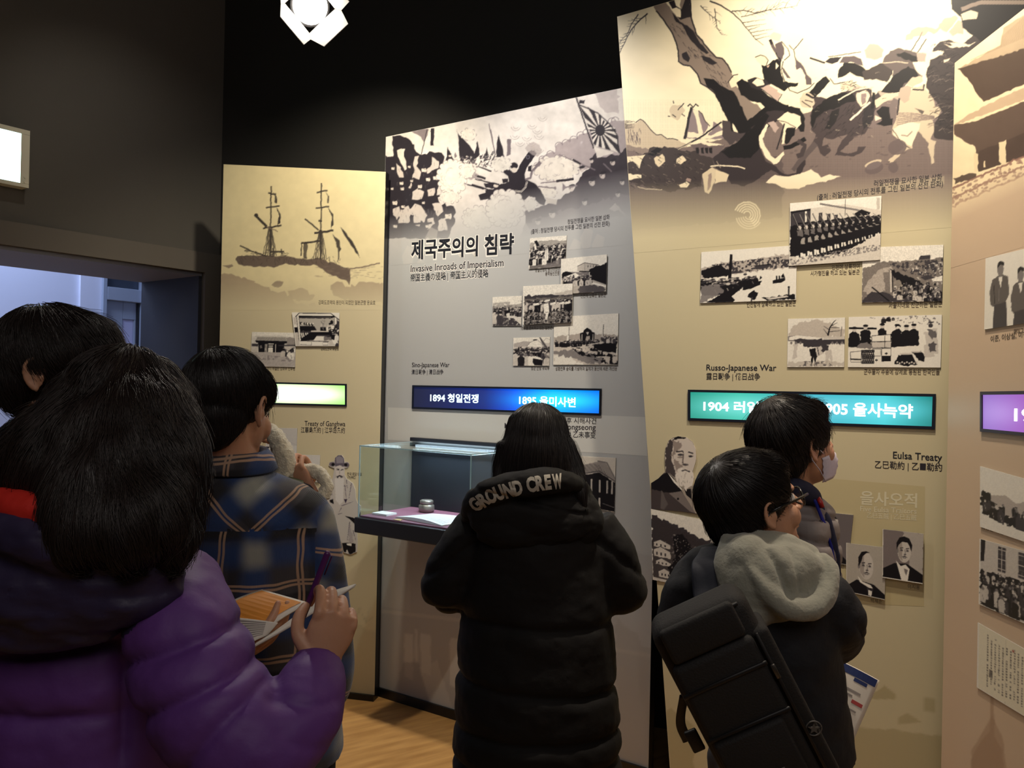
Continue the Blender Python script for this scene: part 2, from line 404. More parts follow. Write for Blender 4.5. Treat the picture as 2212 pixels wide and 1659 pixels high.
# first panel
tl, tr = PL1.hit(480, 355), PL1.hit(836, 371); ul, ur = PL1.hit(474, 760)[0], PL1.hit(821, 940)[0]
Q1 = [(ul, 0.0), (ur, 0.0), (ur, tr[1]), (ul, tl[1])]
PAN1 = panel('timeline_panel', PL1, Q1, C_P1, 0.045, 'narrow tan timeline panel with printed sailing warship, left of the grey panel')
# second
tl = PL2.hit(822, 298); tr2 = PL2.hit(1343, 190); ur2 = PL2.hit(1408, 1300)[0]; ul2 = 0.0
zt = lambda u: tl[1] + (tr2[1] - tl[1]) * (u - tl[0]) / (tr2[0] - tl[0])
Q2 = [(ul2, 0), (ur2, 0), (ur2, zt(ur2)), (ul2, zt(ul2))]
PAN2 = panel('timeline_panel', PL2, Q2, C_P2, 0.05, 'grey timeline panel headed Invasive Inroads of Imperialism', 0.3)
# third
zl = PL3.hit(1333, 36)[1]; l0 = line_u_at(PL3, (1333, 36), (1447, 1659), 0.0); l1 = PL3.hit(1333, 36)[0]
r1 = PL3.hit(2300, 60)[0]; zr = zl + 0.04
Q3 = [(l0, 0), (r1, 0), (r1, zr), (l1, zl)]
PAN3 = panel('timeline_panel', PL3, Q3, C_P3, 0.05, 'tall khaki timeline panel with slanted left edge and cavalry battle print')
# fourth
z4 = PL4.hit(2066, 133)[1]; Q4 = [(0, 0), (1.25, 0), (1.25, z4), (0, z4)]
PAN4 = panel('timeline_panel', PL4, Q4, C_P4, 0.05, 'pinkish tan timeline panel at the right edge with printed palace roof')
# bases and frame strips
def strip(pl, root, name, pts, off, th, m):
    bm = bmesh.new(); prism(bm, [pl.pt(u, z, off) for u, z in pts], -pl.n * th); return adopt(bm_obj(name, bm, m), root)
strip(PL1, PAN1, 'backing_board', [(ul - 0.032, 0), (ur - 0.05, 0), (ur - 0.05, tr[1] - 0.06), (ul - 0.032, Q1[3][1] - 0.06)], -0.047, 0.02, M_EDGE)
strip(PL1, PAN1, 'plinth', [(ul, 0), (ur, 0), (ur, 0.03), (ul, 0.03)], 0.012, 0.012, M_EDGE)
strip(PL2, PAN2, 'plinth', [(ul2, 0), (ur2, 0), (ur2, 0.045), (ul2, 0.045)], 0.012, 0.012, M_EDGE)
strip(PL3, PAN3, 'plinth', [(l0, 0), (r1, 0), (r1, 0.04), (l0, 0.04)], 0.012, 0.012, M_EDGE)
strip(PL4, PAN4, 'plinth', [(0, 0), (1.25, 0), (1.25, 0.04), (0, 0.04)], 0.012, 0.012, M_EDGE)
strip(PL2, PAN2, 'edge_strip', [(ul2, 0.0), (ul2 + 0.035, 0.0), (ul2 + 0.035, 2.56), (ul2, 2.56)], 0.006, 0.006, M_FRAME)

# ------------------------------------------------------------------ glowing year boxes
def light_box(pl, root, quad, stops, glow, strength, label, texts, tcol, tstr, frame=(20, 26, 40)):
    '''quad bl br tr tl px; stops: list of (t, rgb) along the box; lit face built as an ink grid that emits'''
    uz = quad_px(pl, quad)
    g = 0.009
    cx, cz = np.mean([q[0] for q in uz]), np.mean([q[1] for q in uz])
    big = [(u + (g if u > cx else -g), z + (g if z > cz else -g)) for u, z in uz]
    fr = adopt(bm_obj_frame('light_box', pl, big, uz, 0.006, mat('light_box_frame', frame, 0.4)), root); fr['label'] = label
    cv = Canvas(min(q[0] for q in quad) - 6, min(q[1] for q in quad) - 6, max(q[0] for q in quad) + 6, max(q[1] for q in quad) + 6, (0, 0, 0), 0.5)
    x0, x1 = quad[0][0], quad[1][0]; t = np.clip((cv.X - x0) / (x1 - x0), 0, 1)
    for k in range(3): cv.a[..., k] = np.interp(t, [s_[0] for s_ in stops], [s_[1][k] for s_ in stops])
    ym = sum(q[1] for q in quad) / 4; hh = (quad[0][1] - quad[3][1]) / 2
    for (gx, gr, gcol, ga) in glow:                     # tubes seen glowing through the diffuser
        d = np.exp(-((cv.X - gx) / gr) ** 2 - ((cv.Y - ym - 0.02 * (cv.X - (x0 + x1) / 2)) / (hh * 0.85)) ** 2) * ga
        cv.a = cv.a * (1 - d[..., None]) + np.array(gcol) * d[..., None]
    mface = mat_vcol(root.name.replace('.', '_') + '_lit_face', 0.4, emit=strength)
    gf = ink_grid('lit_face', pl, uz, cv, mface, None, 5, 0.002); adopt(gf, root); reparent(gf, fr)
    if texts:
        mt = mat('lit_lettering', tcol, 0.4, emit=tcol, emit_s=tstr)
        for (s_, a, b, h) in texts:
            o = letter('lit_lettering', s_, pl, a, b, h, mt, None, 0.003, bold=0.022); adopt(o, root); reparent(o, fr)
    return fr
def reparent(o, new):
    w = o.location.copy(); o.parent = new; o.location = w - new.location
def bm_obj_frame(name, pl, outer, inner, off, m):
    bm = bmesh.new(); O = [bm.verts.new(pl.pt(u, z, off)) for u, z in outer]; I = [bm.verts.new(pl.pt(u, z, off)) for u, z in inner]
    O2 = [bm.verts.new(pl.pt(u, z, 0.0003)) for u, z in outer]; I2 = [bm.verts.new(pl.pt(u, z, 0.0003)) for u, z in inner]
    for i in range(4):
        j = (i + 1) % 4
        bm.faces.new((O[i], O[j], I[j], I[i])); bm.faces.new((O[i], O2[i], O2[j], O[j])); bm.faces.new((I[i], I[j], I2[j], I2[i])); bm.faces.new((O2[i], I2[i], I2[j], O2[j]))
    return bm_obj(name, bm, m)
light_box(PL1, PAN1, [(505, 868), (746, 874), (746, 833), (505, 827)], [(0, (150, 210, 110)), (0.5, (190, 240, 150)), (1, (130, 205, 85))],
          [(600, 90, (255, 255, 255), 1.0), (690, 60, (250, 255, 240), 0.85), (500, 60, (255, 255, 255), 0.9)], 1.6, 'pale green backlit year box', [], (255, 255, 255), 1)
light_box(PL2, PAN2, [(894, 879), (1295, 893), (1296, 844), (895, 836)], [(0, (16, 22, 52)), (0.38, (16, 34, 110)), (0.55, (8, 70, 220)), (0.75, (0, 150, 250)), (1.0, (0, 96, 225))],
          [(1205, 95, (40, 225, 255), 0.95)], 1.3, 'dark to bright blue backlit year box', [('1894 청일전쟁', (930, 866), (1034, 869), 17), ('1895 을미사변', (1122, 872), (1244, 878), 19)], (215, 245, 255), 1.8)
light_box(PL3, PAN3, [(1492, 903), (2013, 921), (2015, 857), (1492, 847)], [(0, (38, 150, 130)), (0.2, (60, 190, 165)), (0.5, (60, 170, 190)), (0.8, (70, 205, 210)), (1.0, (30, 130, 125))],
          [(1600, 110, (140, 240, 235), 0.7), (1900, 110, (110, 225, 240), 0.8), (1760, 60, (150, 225, 245), 0.6)], 1.05, 'teal backlit year box',
          [('1904 러일전쟁', (1520, 886), (1700, 892), 22), ('1905 을사늑약', (1772, 893), (1972, 901), 27)], (245, 255, 255), 2.4)
light_box(PL4, PAN4, [(2125, 926), (2300, 942), (2300, 851), (2125, 853)], [(0, (150, 110, 200)), (0.5, (160, 90, 190)), (1.0, (150, 90, 200))],
          [(2160, 50, (205, 170, 240), 0.5)], 1.0, 'purple backlit year box', [('1910', (2193, 909), (2285, 913), 28)], (255, 255, 255), 2.2, (50, 30, 50))

# ------------------------------------------------------------------ printed murals
DK, BLK, MID, PUR = (38, 34, 38), (20, 18, 21), (128, 114, 110), (86, 76, 78)
def mural_third():
    base = (226, 214, 184); c = Canvas(1318, -200, 2120, 540, base)
    P = lambda pts, col, al=1.0, j=0.8: c.poly(pts, col, al, j)
    L = lambda pts, w, col=DK, al=1.0, w2=None: c.line(pts, w, col, al, w2, 0.4)
    R1, R2, R3 = (0.2034, 1330, 0), (0.217, 1680, 60), (0.1808, 1340, 240)
    c.a *= (0.96 + 0.08 * fnoise(c.X / 60, c.Y / 40, 3))[..., None]
    # distant hill
    c.tr = R3
    P([(0, 130), (60, 150), (170, 150), (240, 95), (300, 140), (360, 220), (430, 285), (490, 280), (560, 330), (700, 350), (800, 420), (800, 560), (0, 560)], (186, 170, 146))
    L([(180, 140), (240, 95), (300, 140), (360, 220), (430, 285), (490, 280), (560, 330), (640, 330), (690, 348)], 9)
    for i in range(26):
        x = 90 + RNG.uniform(0, 150); y = 200 + RNG.uniform(0, 160); L([(x, y), (x + RNG.uniform(-10, 30), y + RNG.uniform(40, 110))], 10, PUR, 0.75, 2)
    for i in range(12):
        y = 120 + i * 8; L([(40 + RNG.uniform(0, 20), y), (100, y + RNG.uniform(-8, 8)), (175, y + RNG.uniform(-10, 10))], 5, DK, 0.8, 1)
    P([(0, 380), (120, 400), (260, 450), (420, 470), (760, 440), (900, 560), (0, 560)], (118, 104, 98), 0.8, 2)
    # ground
    c.tr = None
    P([(1330, 318), (1420, 340), (1480, 318), (1560, 300), (1640, 262), (1720, 250), (1800, 225), (1950, 215), (2125, 170), (2125, 545), (1330, 545)], (112, 98, 94), 1, 1.5)
    P([(1330, 340), (1430, 345), (1560, 330), (1690, 340), (1690, 470), (1330, 500)], (80, 70, 70), 0.75, 2)
    h = ((np.sin(c.X * 1.7) > 0.2) & (np.sin(c.Y * 1.7) > 0.1) & (c.Y > 215 + 0 * c.X)) * 0.10
    c.a *= (1 - h)[..., None]
    # burst and flag
    c.tr = R1
    P([(600, 1120), (700, 1110), (740, 1170), (700, 1220), (660, 1280), (590, 1240), (570, 1180)], (190, 176, 152), 1, 1)
    for a in ((610, 1070, 618, 1100), (725, 1095, 660, 1170), (700, 1210, 735, 1235), (555, 1232, 580, 1238), (600, 1215, 640, 1245)): L([(a[0], a[1]), (a[2], a[3])], 9)
    P([(810, 1150), (880, 1175), (920, 1210), (950, 1290), (1000, 1340), (1040, 1290), (1100, 1330), (1160, 1400), (1140, 1475), (720, 1475)], (128, 114, 116))
    P([(820, 1160), (870, 1170), (900, 1300), (930, 1420), (880, 1430), (860, 1300)], (222, 208, 180)); P([(770, 1400), (1010, 1440), (1160, 1370), (1170, 1420), (1000, 1475), (760, 1460)], (222, 208, 180)); P([(1000, 1290), (1035, 1290), (1030, 1360), (960, 1475), (900, 1475), (960, 1390)], (224, 210, 182))
    L([(805, 1140), (730, 1475)], 26); L([(880, 1175), (920, 1210), (950, 1290), (1000, 1340)], 8); L([(765, 1130), (790, 1105), (825, 1140), (850, 1105), (880, 1130)], 14)
    # big leaning tree
    P([(430, 115), (520, 230), (600, 350), (650, 480), (668, 600), (668, 655), (720, 690), (790, 700), (870, 790), (900, 880), (980, 930), (1060, 1000), (1100, 1080), (1170, 1180), (1210, 1290), (1260, 1400), (1500, 1480), (1650, 1300), (1600, 1180), (1400, 1050), (1270, 900), (1230, 770), (1190, 690), (1130, 620), (1070, 610), (1000, 540), (940, 470), (920, 430), (860, 370), (830, 280), (800, 180), (790, -20), (690, -20), (685, 185), (640, 165), (590, 100), (500, -20), (380, -20)], (126, 112, 102))
    L([(430, 115), (520, 230), (600, 350), (650, 480), (668, 600), (668, 655), (720, 690), (790, 700), (870, 790), (900, 880), (980, 930), (1060, 1000), (1100, 1080)], 14)
    L([(790, -20), (800, 180), (830, 280), (860, 370), (920, 430), (940, 470), (1000, 540), (1070, 610), (1130, 620), (1190, 690), (1230, 770)], 15)
    P([(540, -20), (600, 100), (640, 165), (690, 210), (800, 180), (790, -20), (740, -20), (700, 100), (640, 60), (620, -20)], DK)
    P([(585, 100), (640, 80), (690, 100), (690, 185), (650, 175)], (222, 208, 178))
    P([(600, 130), (680, 230), (760, 270), (830, 330), (860, 400), (900, 460), (990, 560), (960, 575), (860, 500), (790, 420), (740, 330), (700, 260), (640, 230)], DK)
    P([(700, 570), (750, 550), (790, 620), (770, 660), (720, 630)], DK); P([(910, 590), (1000, 610), (1080, 670), (1020, 690), (930, 640)], DK)
    P([(930, 830), (1040, 840), (1100, 900), (1180, 940), (1260, 980), (1300, 1060), (1400, 1280), (1600, 1130), (1830, 1110), (1850, 1170), (1700, 1290), (1420, 1480), (1240, 1480), (1190, 1280), (1110, 1120), (1060, 990), (960, 900)], BLK)
    for i in range(70):
        t = RNG.uniform(0, 1); x = 560 + 620 * t + RNG.uniform(-70, 90); y = 220 + 720 * t + RNG.uniform(-60, 60)
        L([(x, y), (x + RNG.uniform(15, 50), y + RNG.uniform(20, 60))], 6, DK, 0.75, 1)
    # branches
    def br(pts, w, depth):
        L(pts, w, DK, 1.0, w * 0.3)
        if depth:
            for k in range(1, len(pts)):
                a = np.array(pts[k - 1], float); b = np.array(pts[k], float); d = b - a; ln = np.hypot(*d)
                for q in (0.25, 0.6, 0.95):
                    p = a + d * q; s = RNG.choice([-1, 1]); ang = math.atan2(d[1], d[0]) + s * RNG.uniform(0.5, 1.0); l = ln * RNG.uniform(0.35, 0.7)
                    m = p + l * 0.5 * np.array([math.cos(ang), math.sin(ang)]); e = m + l * 0.5 * np.array([math.cos(ang + 0.25), math.sin(ang + 0.25)]); br([p, m, e], w * 0.45, depth - 1)
    br([(340, 140), (240, 230), (170, 310), (110, 420), (60, 520), (30, 600)], 14, 1); br([(240, 150), (170, 250), (130, 350), (60, 430), (20, 480)], 10, 1)
    br([(900, 60), (970, 130), (1060, 200), (1110, 240)], 9, 1); br([(1050, 90), (1065, 220), (1075, 300), (1130, 370)], 9, 1)
    br([(1000, 10), (1120, 60), (1230, 130), (1320, 210), (1400, 310), (1470, 400), (1570, 480)], 16, 0); br([(1230, 120), (1360, 110), (1480, 140), (1600, 110), (1750, 90), (1930, 60)], 10, 1); br([(1330, 180), (1500, 140), (1640, 100), (1780, 20)], 7, 1)
    for (x, y) in ((1350, 240), (1385, 285), (1410, 320), (1435, 345), (1455, 385), (1480, 420)): L([(x, y), (x + RNG.uniform(100, 240), y - RNG.uniform(20, 60))], 7, DK, 1, 2)
    # upper rider with fist, white horse
    P([(1480, 610), (1540, 585), (1590, 600), (1620, 640), (1600, 690), (1540, 680), (1500, 650)], (214, 198, 168)); L([(1480, 610), (1540, 585), (1590, 600), (1620, 640), (1600, 690)], 8)
    P([(1545, 690), (1620, 690), (1660, 650), (1700, 620), (1760, 640), (1750, 760), (1780, 870), (1870, 880), (1940, 880), (1930, 910), (1830, 930), (1790, 970), (1700, 930), (1600, 900), (1570, 800)], BLK)
    P([(1600, 700), (1640, 690), (1620, 720)], (190, 160, 140)); P([(1700, 660), (1730, 700), (1700, 740)], (225, 210, 180))
    P([(1650, 590), (1700, 580), (1720, 620), (1690, 640), (1660, 630)], (228, 214, 186)); L([(1640, 420), (1670, 500), (1710, 560), (1750, 640)], 34, PUR); L([(1640, 420), (1660, 470)], 30); L([(1700, 560), (1755, 650)], 18)
    P([(1630, 400), (1680, 340), (1760, 370), (1740, 440), (1690, 430)], (206, 190, 160)); 
    P([(1690, 470), (1760, 440), (1790, 540), (1770, 630), (1720, 600)], PUR); L([(1760, 440), (1830, 520), (1850, 590), (1790, 640)], 8)
    for q in ([(1780, 650), (1760, 740), (1800, 880), (1850, 960), (1930, 990), (2060, 930), (2110, 880)], [(1900, 600), (1960, 690), (2020, 780), (2030, 900)], [(1840, 480), (1890, 530), (1950, 460), (1990, 410)], [(1890, 530), (1900, 600)]): L(q, 8)
    P([(1905, 620), (1990, 700), (2030, 790), (2080, 840), (2080, 900), (2030, 900), (2015, 800), (1960, 720), (1920, 740)], PUR); P([(1760, 700), (1820, 780), (1860, 830), (1820, 830), (1780, 770)], PUR)
    # falling officer with scroll sash
    P([(1200, 850), (1290, 790), (1320, 860), (1300, 900), (1230, 930)], (216, 200, 172)); L([(1190, 880), (1250, 800), (1300, 790)], 9)
    P([(1280, 880), (1340, 840), (1420, 880), (1540, 950), (1640, 1030), (1740, 1080), (1840, 1130), (1960, 1150), (2010, 1260), (2000, 1400), (1960, 1400), (1900, 1290), (1800, 1180), (1760, 1230), (1680, 1310), (1640, 1200), (1540, 1090), (1440, 1080), (1330, 1010)], BLK)
    P([(1400, 850), (1480, 820), (1590, 840), (1640, 900), (1560, 960), (1440, 930)], DK); P([(1450, 880), (1500, 830), (1560, 850), (1580, 900), (1500, 920)], (224, 208, 180))
    P([(1530, 930), (1640, 890), (1770, 990), (1720, 1080)], (176, 154, 142)); L([(1530, 930), (1640, 890), (1770, 990), (1720, 1080), (1530, 930)], 7)
    L([(1640, 900), (1950, 1070)], 22, (226, 212, 182)); L([(1960, 1050), (2050, 980), (2100, 1040), (2080, 1140), (1980, 1130)], 9)
    # below: riding boots, white reins curve
    c.tr = R3
    P([(1100, 560), (1200, 480), (1400, 370), (1530, 250), (1640, 120), (1760, 0), (1960, 0), (1950, 100), (1820, 130), (1740, 150), (1660, 300), (1660, 420), (1740, 600), (1830, 640), (1920, 730), (2000, 760), (2100, 740), (2120, 620), (2212, 520), (2212, 640), (2130, 780), (2060, 810), (1900, 760), (1800, 700), (1720, 760), (1600, 840), (1480, 900), (1330, 870), (1280, 780), (1140, 680)], (48, 41, 44), 1, 1.2)
    P([(1200, 480), (1400, 370), (1530, 250), (1640, 120), (1740, 20), (1780, 60), (1700, 200), (1640, 330), (1660, 450), (1560, 560), (1300, 560)], BLK)
    P([(1750, 150), (1770, 170), (1700, 330), (1730, 420), (1800, 530), (1850, 570), (1950, 480), (1960, 520), (1900, 600), (1830, 640), (1740, 560), (1660, 400), (1660, 290)], (226, 212, 184))
    P([(1870, 100), (2000, 10), (2150, 60), (2160, 150), (2100, 220), (2060, 190), (2000, 200), (1960, 390), (1920, 400), (1950, 180)], (222, 208, 180)); P([(1990, 200), (2090, 200), (2080, 290), (1990, 400), (1960, 380)], BLK); L([(1880, 110), (2000, 140), (2100, 200)], 7); L([(1950, 180), (1920, 400)], 9)
    P([(1760, 140), (1830, 120), (1900, 200), (1850, 260)], (170, 150, 142)); L([(1960, 150), (1870, 460)], 16)
    L([(2212, 330), (2050, 420), (1950, 440)], 50, BLK); L([(2110, 360), (2212, 420)], 22, DK)
    # fallen soldiers bottom left
    P([(30, 560), (260, 530), (330, 490), (400, 430), (600, 430), (840, 490), (930, 470), (1100, 560), (1120, 660), (980, 760), (960, 900), (560, 960), (300, 900), (100, 840), (40, 700)], (58, 50, 50), 1, 1.5)
    P([(60, 545), (300, 520), (250, 600), (230, 690), (150, 600), (80, 620)], (216, 202, 172))
    P([(400, 560), (500, 510), (540, 600), (460, 670), (420, 640)], (206, 190, 160)); P([(670, 570), (740, 530), (790, 590), (720, 640), (670, 620)], (214, 198, 168))
    P([(320, 520), (440, 430), (500, 460), (400, 540)], BLK); P([(80, 750), (250, 760), (250, 800), (90, 830)], (220, 206, 176)); P([(700, 880), (790, 840), (830, 870), (800, 910), (720, 910)], (216, 202, 172)); P([(780, 830), (800, 800), (850, 810), (840, 850)], (150, 128, 118))
    for i in range(90):
        x = RNG.uniform(60, 980); y = RNG.uniform(470, 900); a = RNG.uniform(0.2, 1.0); l = RNG.uniform(30, 110)
        L([(x, y), (x + l * math.cos(a) * 0.6, y + l * math.sin(a) * 0.5), (x + l * math.cos(a + 0.8), y + l * math.sin(a + 0.8) * 0.6)], RNG.uniform(4, 9), RNG.choice([0, 1]) and BLK or (142, 128, 112), 0.8, 1)
    P([(980, 750), (1100, 670), (1160, 700), (1150, 780), (1090, 940), (1060, 990), (1010, 970)], (196, 180, 152)); P([(1150, 700), (1260, 740), (1300, 760), (1270, 840), (1180, 850), (1120, 870)], (206, 190, 160)); P([(1050, 760), (1090, 740), (1080, 900), (1040, 960)], (140, 122, 112))
    L([(1075, 660), (1200, 650), (1400, 660), (1490, 690)], 15, (226, 212, 184)); L([(205, 900), (300, 930), (500, 940)], 8, (196, 182, 156)); L([(1150, 600), (1200, 680)], 9, (160, 144, 128))
    L([(690, 460), (960, 310), (1210, 130)], 18, DK); L([(690, 462), (850, 375)], 9, (200, 186, 160)); P([(930, 370), (1080, 380), (1250, 400), (1060, 420)], (222, 208, 180)); P([(1340, 140), (1380, 200), (1415, 270), (1380, 285), (1350, 230)], (226, 212, 184))
    P([(830, 400), (960, 380), (1060, 420), (1250, 410), (1200, 480), (1100, 560), (960, 530)], (96, 84, 84), 1, 1); P([(1220, 110), (1310, 120), (1330, 240), (1500, 260), (1400, 370), (1300, 400), (1220, 300)], (66, 58, 60), 1, 1.5)
    for x0 in (900, 960, 1010, 1060): P([(x0, 440), (x0 + 35, 435), (x0 + 38, 510), (x0 + 6, 500)], BLK, 0.9)
    # pale mud patch, hooves, stones
    P([(1740, 850), (1800, 790), (1850, 760), (1930, 780), (2000, 790), (2080, 760), (2212, 740), (2212, 900), (2130, 930), (2030, 930), (1900, 900), (1860, 870)], (224, 210, 182), 1, 1)
    c.tr = R2
    P([(0, 1480), (180, 1475), (260, 1440), (330, 1410), (400, 1450), (430, 1490), (520, 1460), (630, 1480), (500, 1520), (330, 1560), (220, 1580), (120, 1600), (0, 1560)], (224, 210, 182), 1, 0.8)
    P([(700, 560), (1760, 740), (1700, 900), (1500, 990), (1130, 940), (980, 1000), (900, 1000)], (112, 98, 98), 0.5, 2)
    # charging dark horses
    P([(300, 640), (420, 690), (520, 720), (640, 640), (860, 590), (1000, 640), (1060, 720), (960, 840), (930, 960), (860, 1060), (780, 1080), (700, 1160), (620, 1230), (700, 1250), (790, 1230), (800, 1190), (880, 1180), (840, 1240), (760, 1280), (570, 1270), (640, 1120), (700, 1060), (620, 1080), (540, 1110), (460, 1090), (440, 1180), (500, 1160), (530, 1220), (470, 1280), (420, 1250), (400, 1180), (340, 1150), (380, 1060), (330, 1010), (320, 880), (350, 800)], (62, 53, 55), 1, 1)
    P([(340, 820), (500, 700), (640, 650), (740, 650), (780, 720), (660, 760), (560, 810), (460, 830), (380, 900), (350, 1000), (330, 940)], BLK, 1, 1); P([(880, 740), (960, 800), (950, 920), (860, 1010), (840, 930)], DK); P([(540, 830), (620, 800), (580, 930), (520, 1010), (470, 1000)], BLK, 0.8)
    for i in range(60):
        x = RNG.uniform(360, 900); y = RNG.uniform(720, 1060); L([(x, y), (x - RNG.uniform(10, 60), y + RNG.uniform(20, 70))], 7, BLK, 0.6, 1)
    P([(380, 690), (440, 620), (520, 580), (620, 560), (640, 620), (540, 680), (440, 690)], (228, 214, 188)); P([(520, 500), (640, 490), (720, 490), (680, 540), (560, 560)], (230, 216, 190)); L([(520, 500), (560, 560), (680, 540)], 8)
    P([(310, 650), (400, 540), (480, 480), (520, 530), (440, 620), (370, 700)], BLK); P([(600, 500), (610, 420), (660, 350), (760, 350), (830, 380), (880, 420), (860, 500), (780, 480), (720, 440), (640, 490)], BLK); P([(610, 350), (650, 290), (760, 280), (830, 310), (850, 380), (760, 350), (680, 350)], PUR)
    P([(470, 340), (520, 300), (640, 290), (600, 340), (540, 360)], DK); P([(480, 420), (560, 390), (600, 420), (560, 480), (490, 490)], (226, 212, 186)); L([(320, 300), (470, 350)], 18); L([(500, 290), (640, 270), (830, 240)], 7)
    P([(620, 560), (720, 530), (760, 560), (740, 620), (640, 620)], (196, 180, 156)); 
    for i in range(26):
        x = RNG.uniform(620, 780); y = RNG.uniform(530, 630); L([(x, y), (x + RNG.uniform(10, 40), y + RNG.uniform(-20, 20))], 6, DK, 0.9, 2)
    P([(860, 220), (920, 160), (1000, 170), (1060, 220), (1040, 290), (960, 320), (880, 300)], (170, 152, 140)); P([(840, 440), (940, 400), (1040, 350), (1130, 370), (1140, 460), (1090, 540), (980, 510), (860, 520)], (58, 51, 50), 1, 1)
    P([(1060, 300), (1120, 230), (1200, 200), (1400, 250), (1480, 260), (1460, 330), (1340, 340), (1380, 430), (1440, 480), (1400, 560), (1280, 560), (1200, 640), (1120, 660), (1060, 620), (1120, 540), (1150, 430), (1040, 350)], (88, 78, 76), 1, 1); P([(1180, 260), (1260, 240), (1400, 290), (1390, 340), (1250, 310)], BLK); P([(1150, 480), (1300, 380), (1380, 430), (1400, 480), (1260, 550), (1210, 640), (1100, 650), (1030, 640), (1090, 560)], BLK)
    P([(1380, 250), (1480, 255), (1470, 340), (1390, 330)], (160, 144, 132)); L([(1040, 350), (1200, 340), (1300, 350)], 10, (190, 176, 152)); L([(1330, 230), (1400, 120), (1440, 40)], 8); L([(1390, 250), (1480, 110)], 8)
    P([(780, 650), (880, 620), (920, 680), (880, 760), (830, 790), (790, 740)], (214, 198, 172)); P([(830, 660), (880, 650), (880, 740), (840, 770)], (130, 114, 112)); P([(930, 600), (1060, 530), (1090, 560), (1000, 640), (940, 700)], (224, 210, 184)); P([(960, 720), (1080, 650), (1200, 650), (1200, 680), (1060, 740), (980, 800)], (204, 188, 162))
    L([(920, 740), (720, 920)], 20, (228, 214, 188)); L([(600, 720), (780, 620), (930, 590)], 14, (224, 210, 182)); L([(0, 625), (220, 735)], 22, (226, 212, 184)); P([(940, 640), (970, 650), (960, 800), (930, 810)], BLK)
    P([(220, 720), (250, 650), (300, 640), (360, 680), (370, 760), (330, 800), (240, 790)], (190, 174, 152)); L([(280, 660), (360, 700)], 20, DK); L([(240, 730), (330, 790)], 8); L([(270, 720), (350, 740)], 8)
    P([(980, 830), (1040, 780), (1110, 790), (1150, 860), (1140, 970), (1060, 980), (980, 960), (1040, 920)], BLK); P([(970, 870), (1040, 900), (970, 930)], (220, 206, 180))
    for i in range(90):
        x = RNG.uniform(300, 1400); y = RNG.uniform(420, 1080); a = RNG.uniform(-.9, .3); l = RNG.uniform(20, 60); L([(x, y), (x + l * math.cos(a) * .6, y - l * math.sin(a) * .6), (x + l * math.cos(a), y - l * math.sin(a) * .7)], 5, RNG.choice([0, 1]) and (186, 172, 148) or BLK, .75, 1)
    # pale rider on the right
    P([(1320, 620), (1450, 560), (1480, 620), (1540, 680), (1560, 780), (1630, 800), (1600, 880), (1540, 920), (1560, 1000), (1520, 1110), (1580, 1130), (1560, 1180), (1550, 1290), (1560, 1340), (1530, 1360), (1520, 1280), (1500, 1150), (1430, 1060), (1400, 1030), (1350, 1130), (1340, 1200), (1300, 1210), (1240, 1240), (1160, 1320), (1130, 1360), (1100, 1320), (1260, 1190), (1240, 1150), (1140, 1060), (1140, 1010), (1180, 880), (1220, 720)], (190, 174, 150), 1, 1)
    P([(1150, 1010), (1230, 960), (1340, 940), (1420, 950), (1380, 1060), (1330, 1180), (1250, 1140), (1150, 1070)], (222, 208, 180)); L([(1230, 1070), (1290, 1080), (1340, 1030)], 14, (150, 134, 122)); L([(1140, 1010), (1240, 1150), (1320, 1200)], 7)
    P([(1210, 700), (1220, 600), (1290, 570), (1330, 590), (1310, 720), (1260, 750)], (168, 152, 136)); P([(1280, 560), (1340, 490), (1430, 480), (1450, 530), (1340, 590)], (186, 170, 148)); L([(1150, 900), (1140, 800), (1180, 710)], 60, (108, 96, 94)); L([(1210, 700), (1190, 870)], 14)
    for k in range(7): L([(1180, 850 + k * 20), (1330, 850 + k * 14), (1560, 880 + k * 4)], 8, (110, 96, 92), 0.8)
    L([(1340, 610), (1450, 620), (1460, 560)], 14); P([(1360, 800), (1460, 830), (1440, 860)], DK, 0.7)
    # dark plumed mass on the right edge
    P([(1560, 160), (1700, 120), (1843, 160), (1960, 60), (2050, -60), (2050, 400), (2050, 1100), (1700, 1120), (1560, 1100), (1560, 960), (1640, 840), (1560, 720), (1480, 600), (1480, 440), (1520, 320), (1640, 270), (1650, 230), (1540, 240)], (52, 45, 46), 1, 1.2)
    for i in range(110):
        x = RNG.uniform(1480, 1760); y = RNG.uniform(180, 1050); L([(x, y), (x + RNG.uniform(20, 70), y - RNG.uniform(0, 40)), (x + RNG.uniform(60, 130), y + RNG.uniform(-20, 40))], 8, RNG.choice([0, 1, 1]) and BLK or (130, 116, 106), 0.6, 1)
    P([(1640, 150), (1720, 180), (1843, 165), (1843, 185), (1720, 200)], (214, 200, 172)); P([(1650, 320), (1720, 300), (1700, 330), (1655, 345)], (214, 198, 170)); P([(1480, 250), (1600, 230), (1660, 240), (1600, 275), (1540, 280), (1500, 330), (1480, 400)], (222, 208, 180))
    P([(1270, 120), (1300, 60), (1440, 0), (1600, 0), (1640, -60), (1740, -120), (1843, -60), (1843, 60), (1740, 80), (1640, 20), (1400, 80)], (150, 134, 120), 0.7, 3); L([(1500, 250), (1740, -10), (1800, -90)], 13, (226, 212, 184))
    for (x, y, rx, ry) in ((1190, 1190, 95, 75), (1150, 1390, 50, 55), (960, 1400, 95, 55)): c.ell(x, y, rx, ry, (92, 80, 80), 0.9, -0.3)
    c.ell(950, 1350, 90, 28, (188, 172, 148), 1, -0.35); c.ell(955, 1372, 80, 34, (104, 92, 92), 1, -0.35)
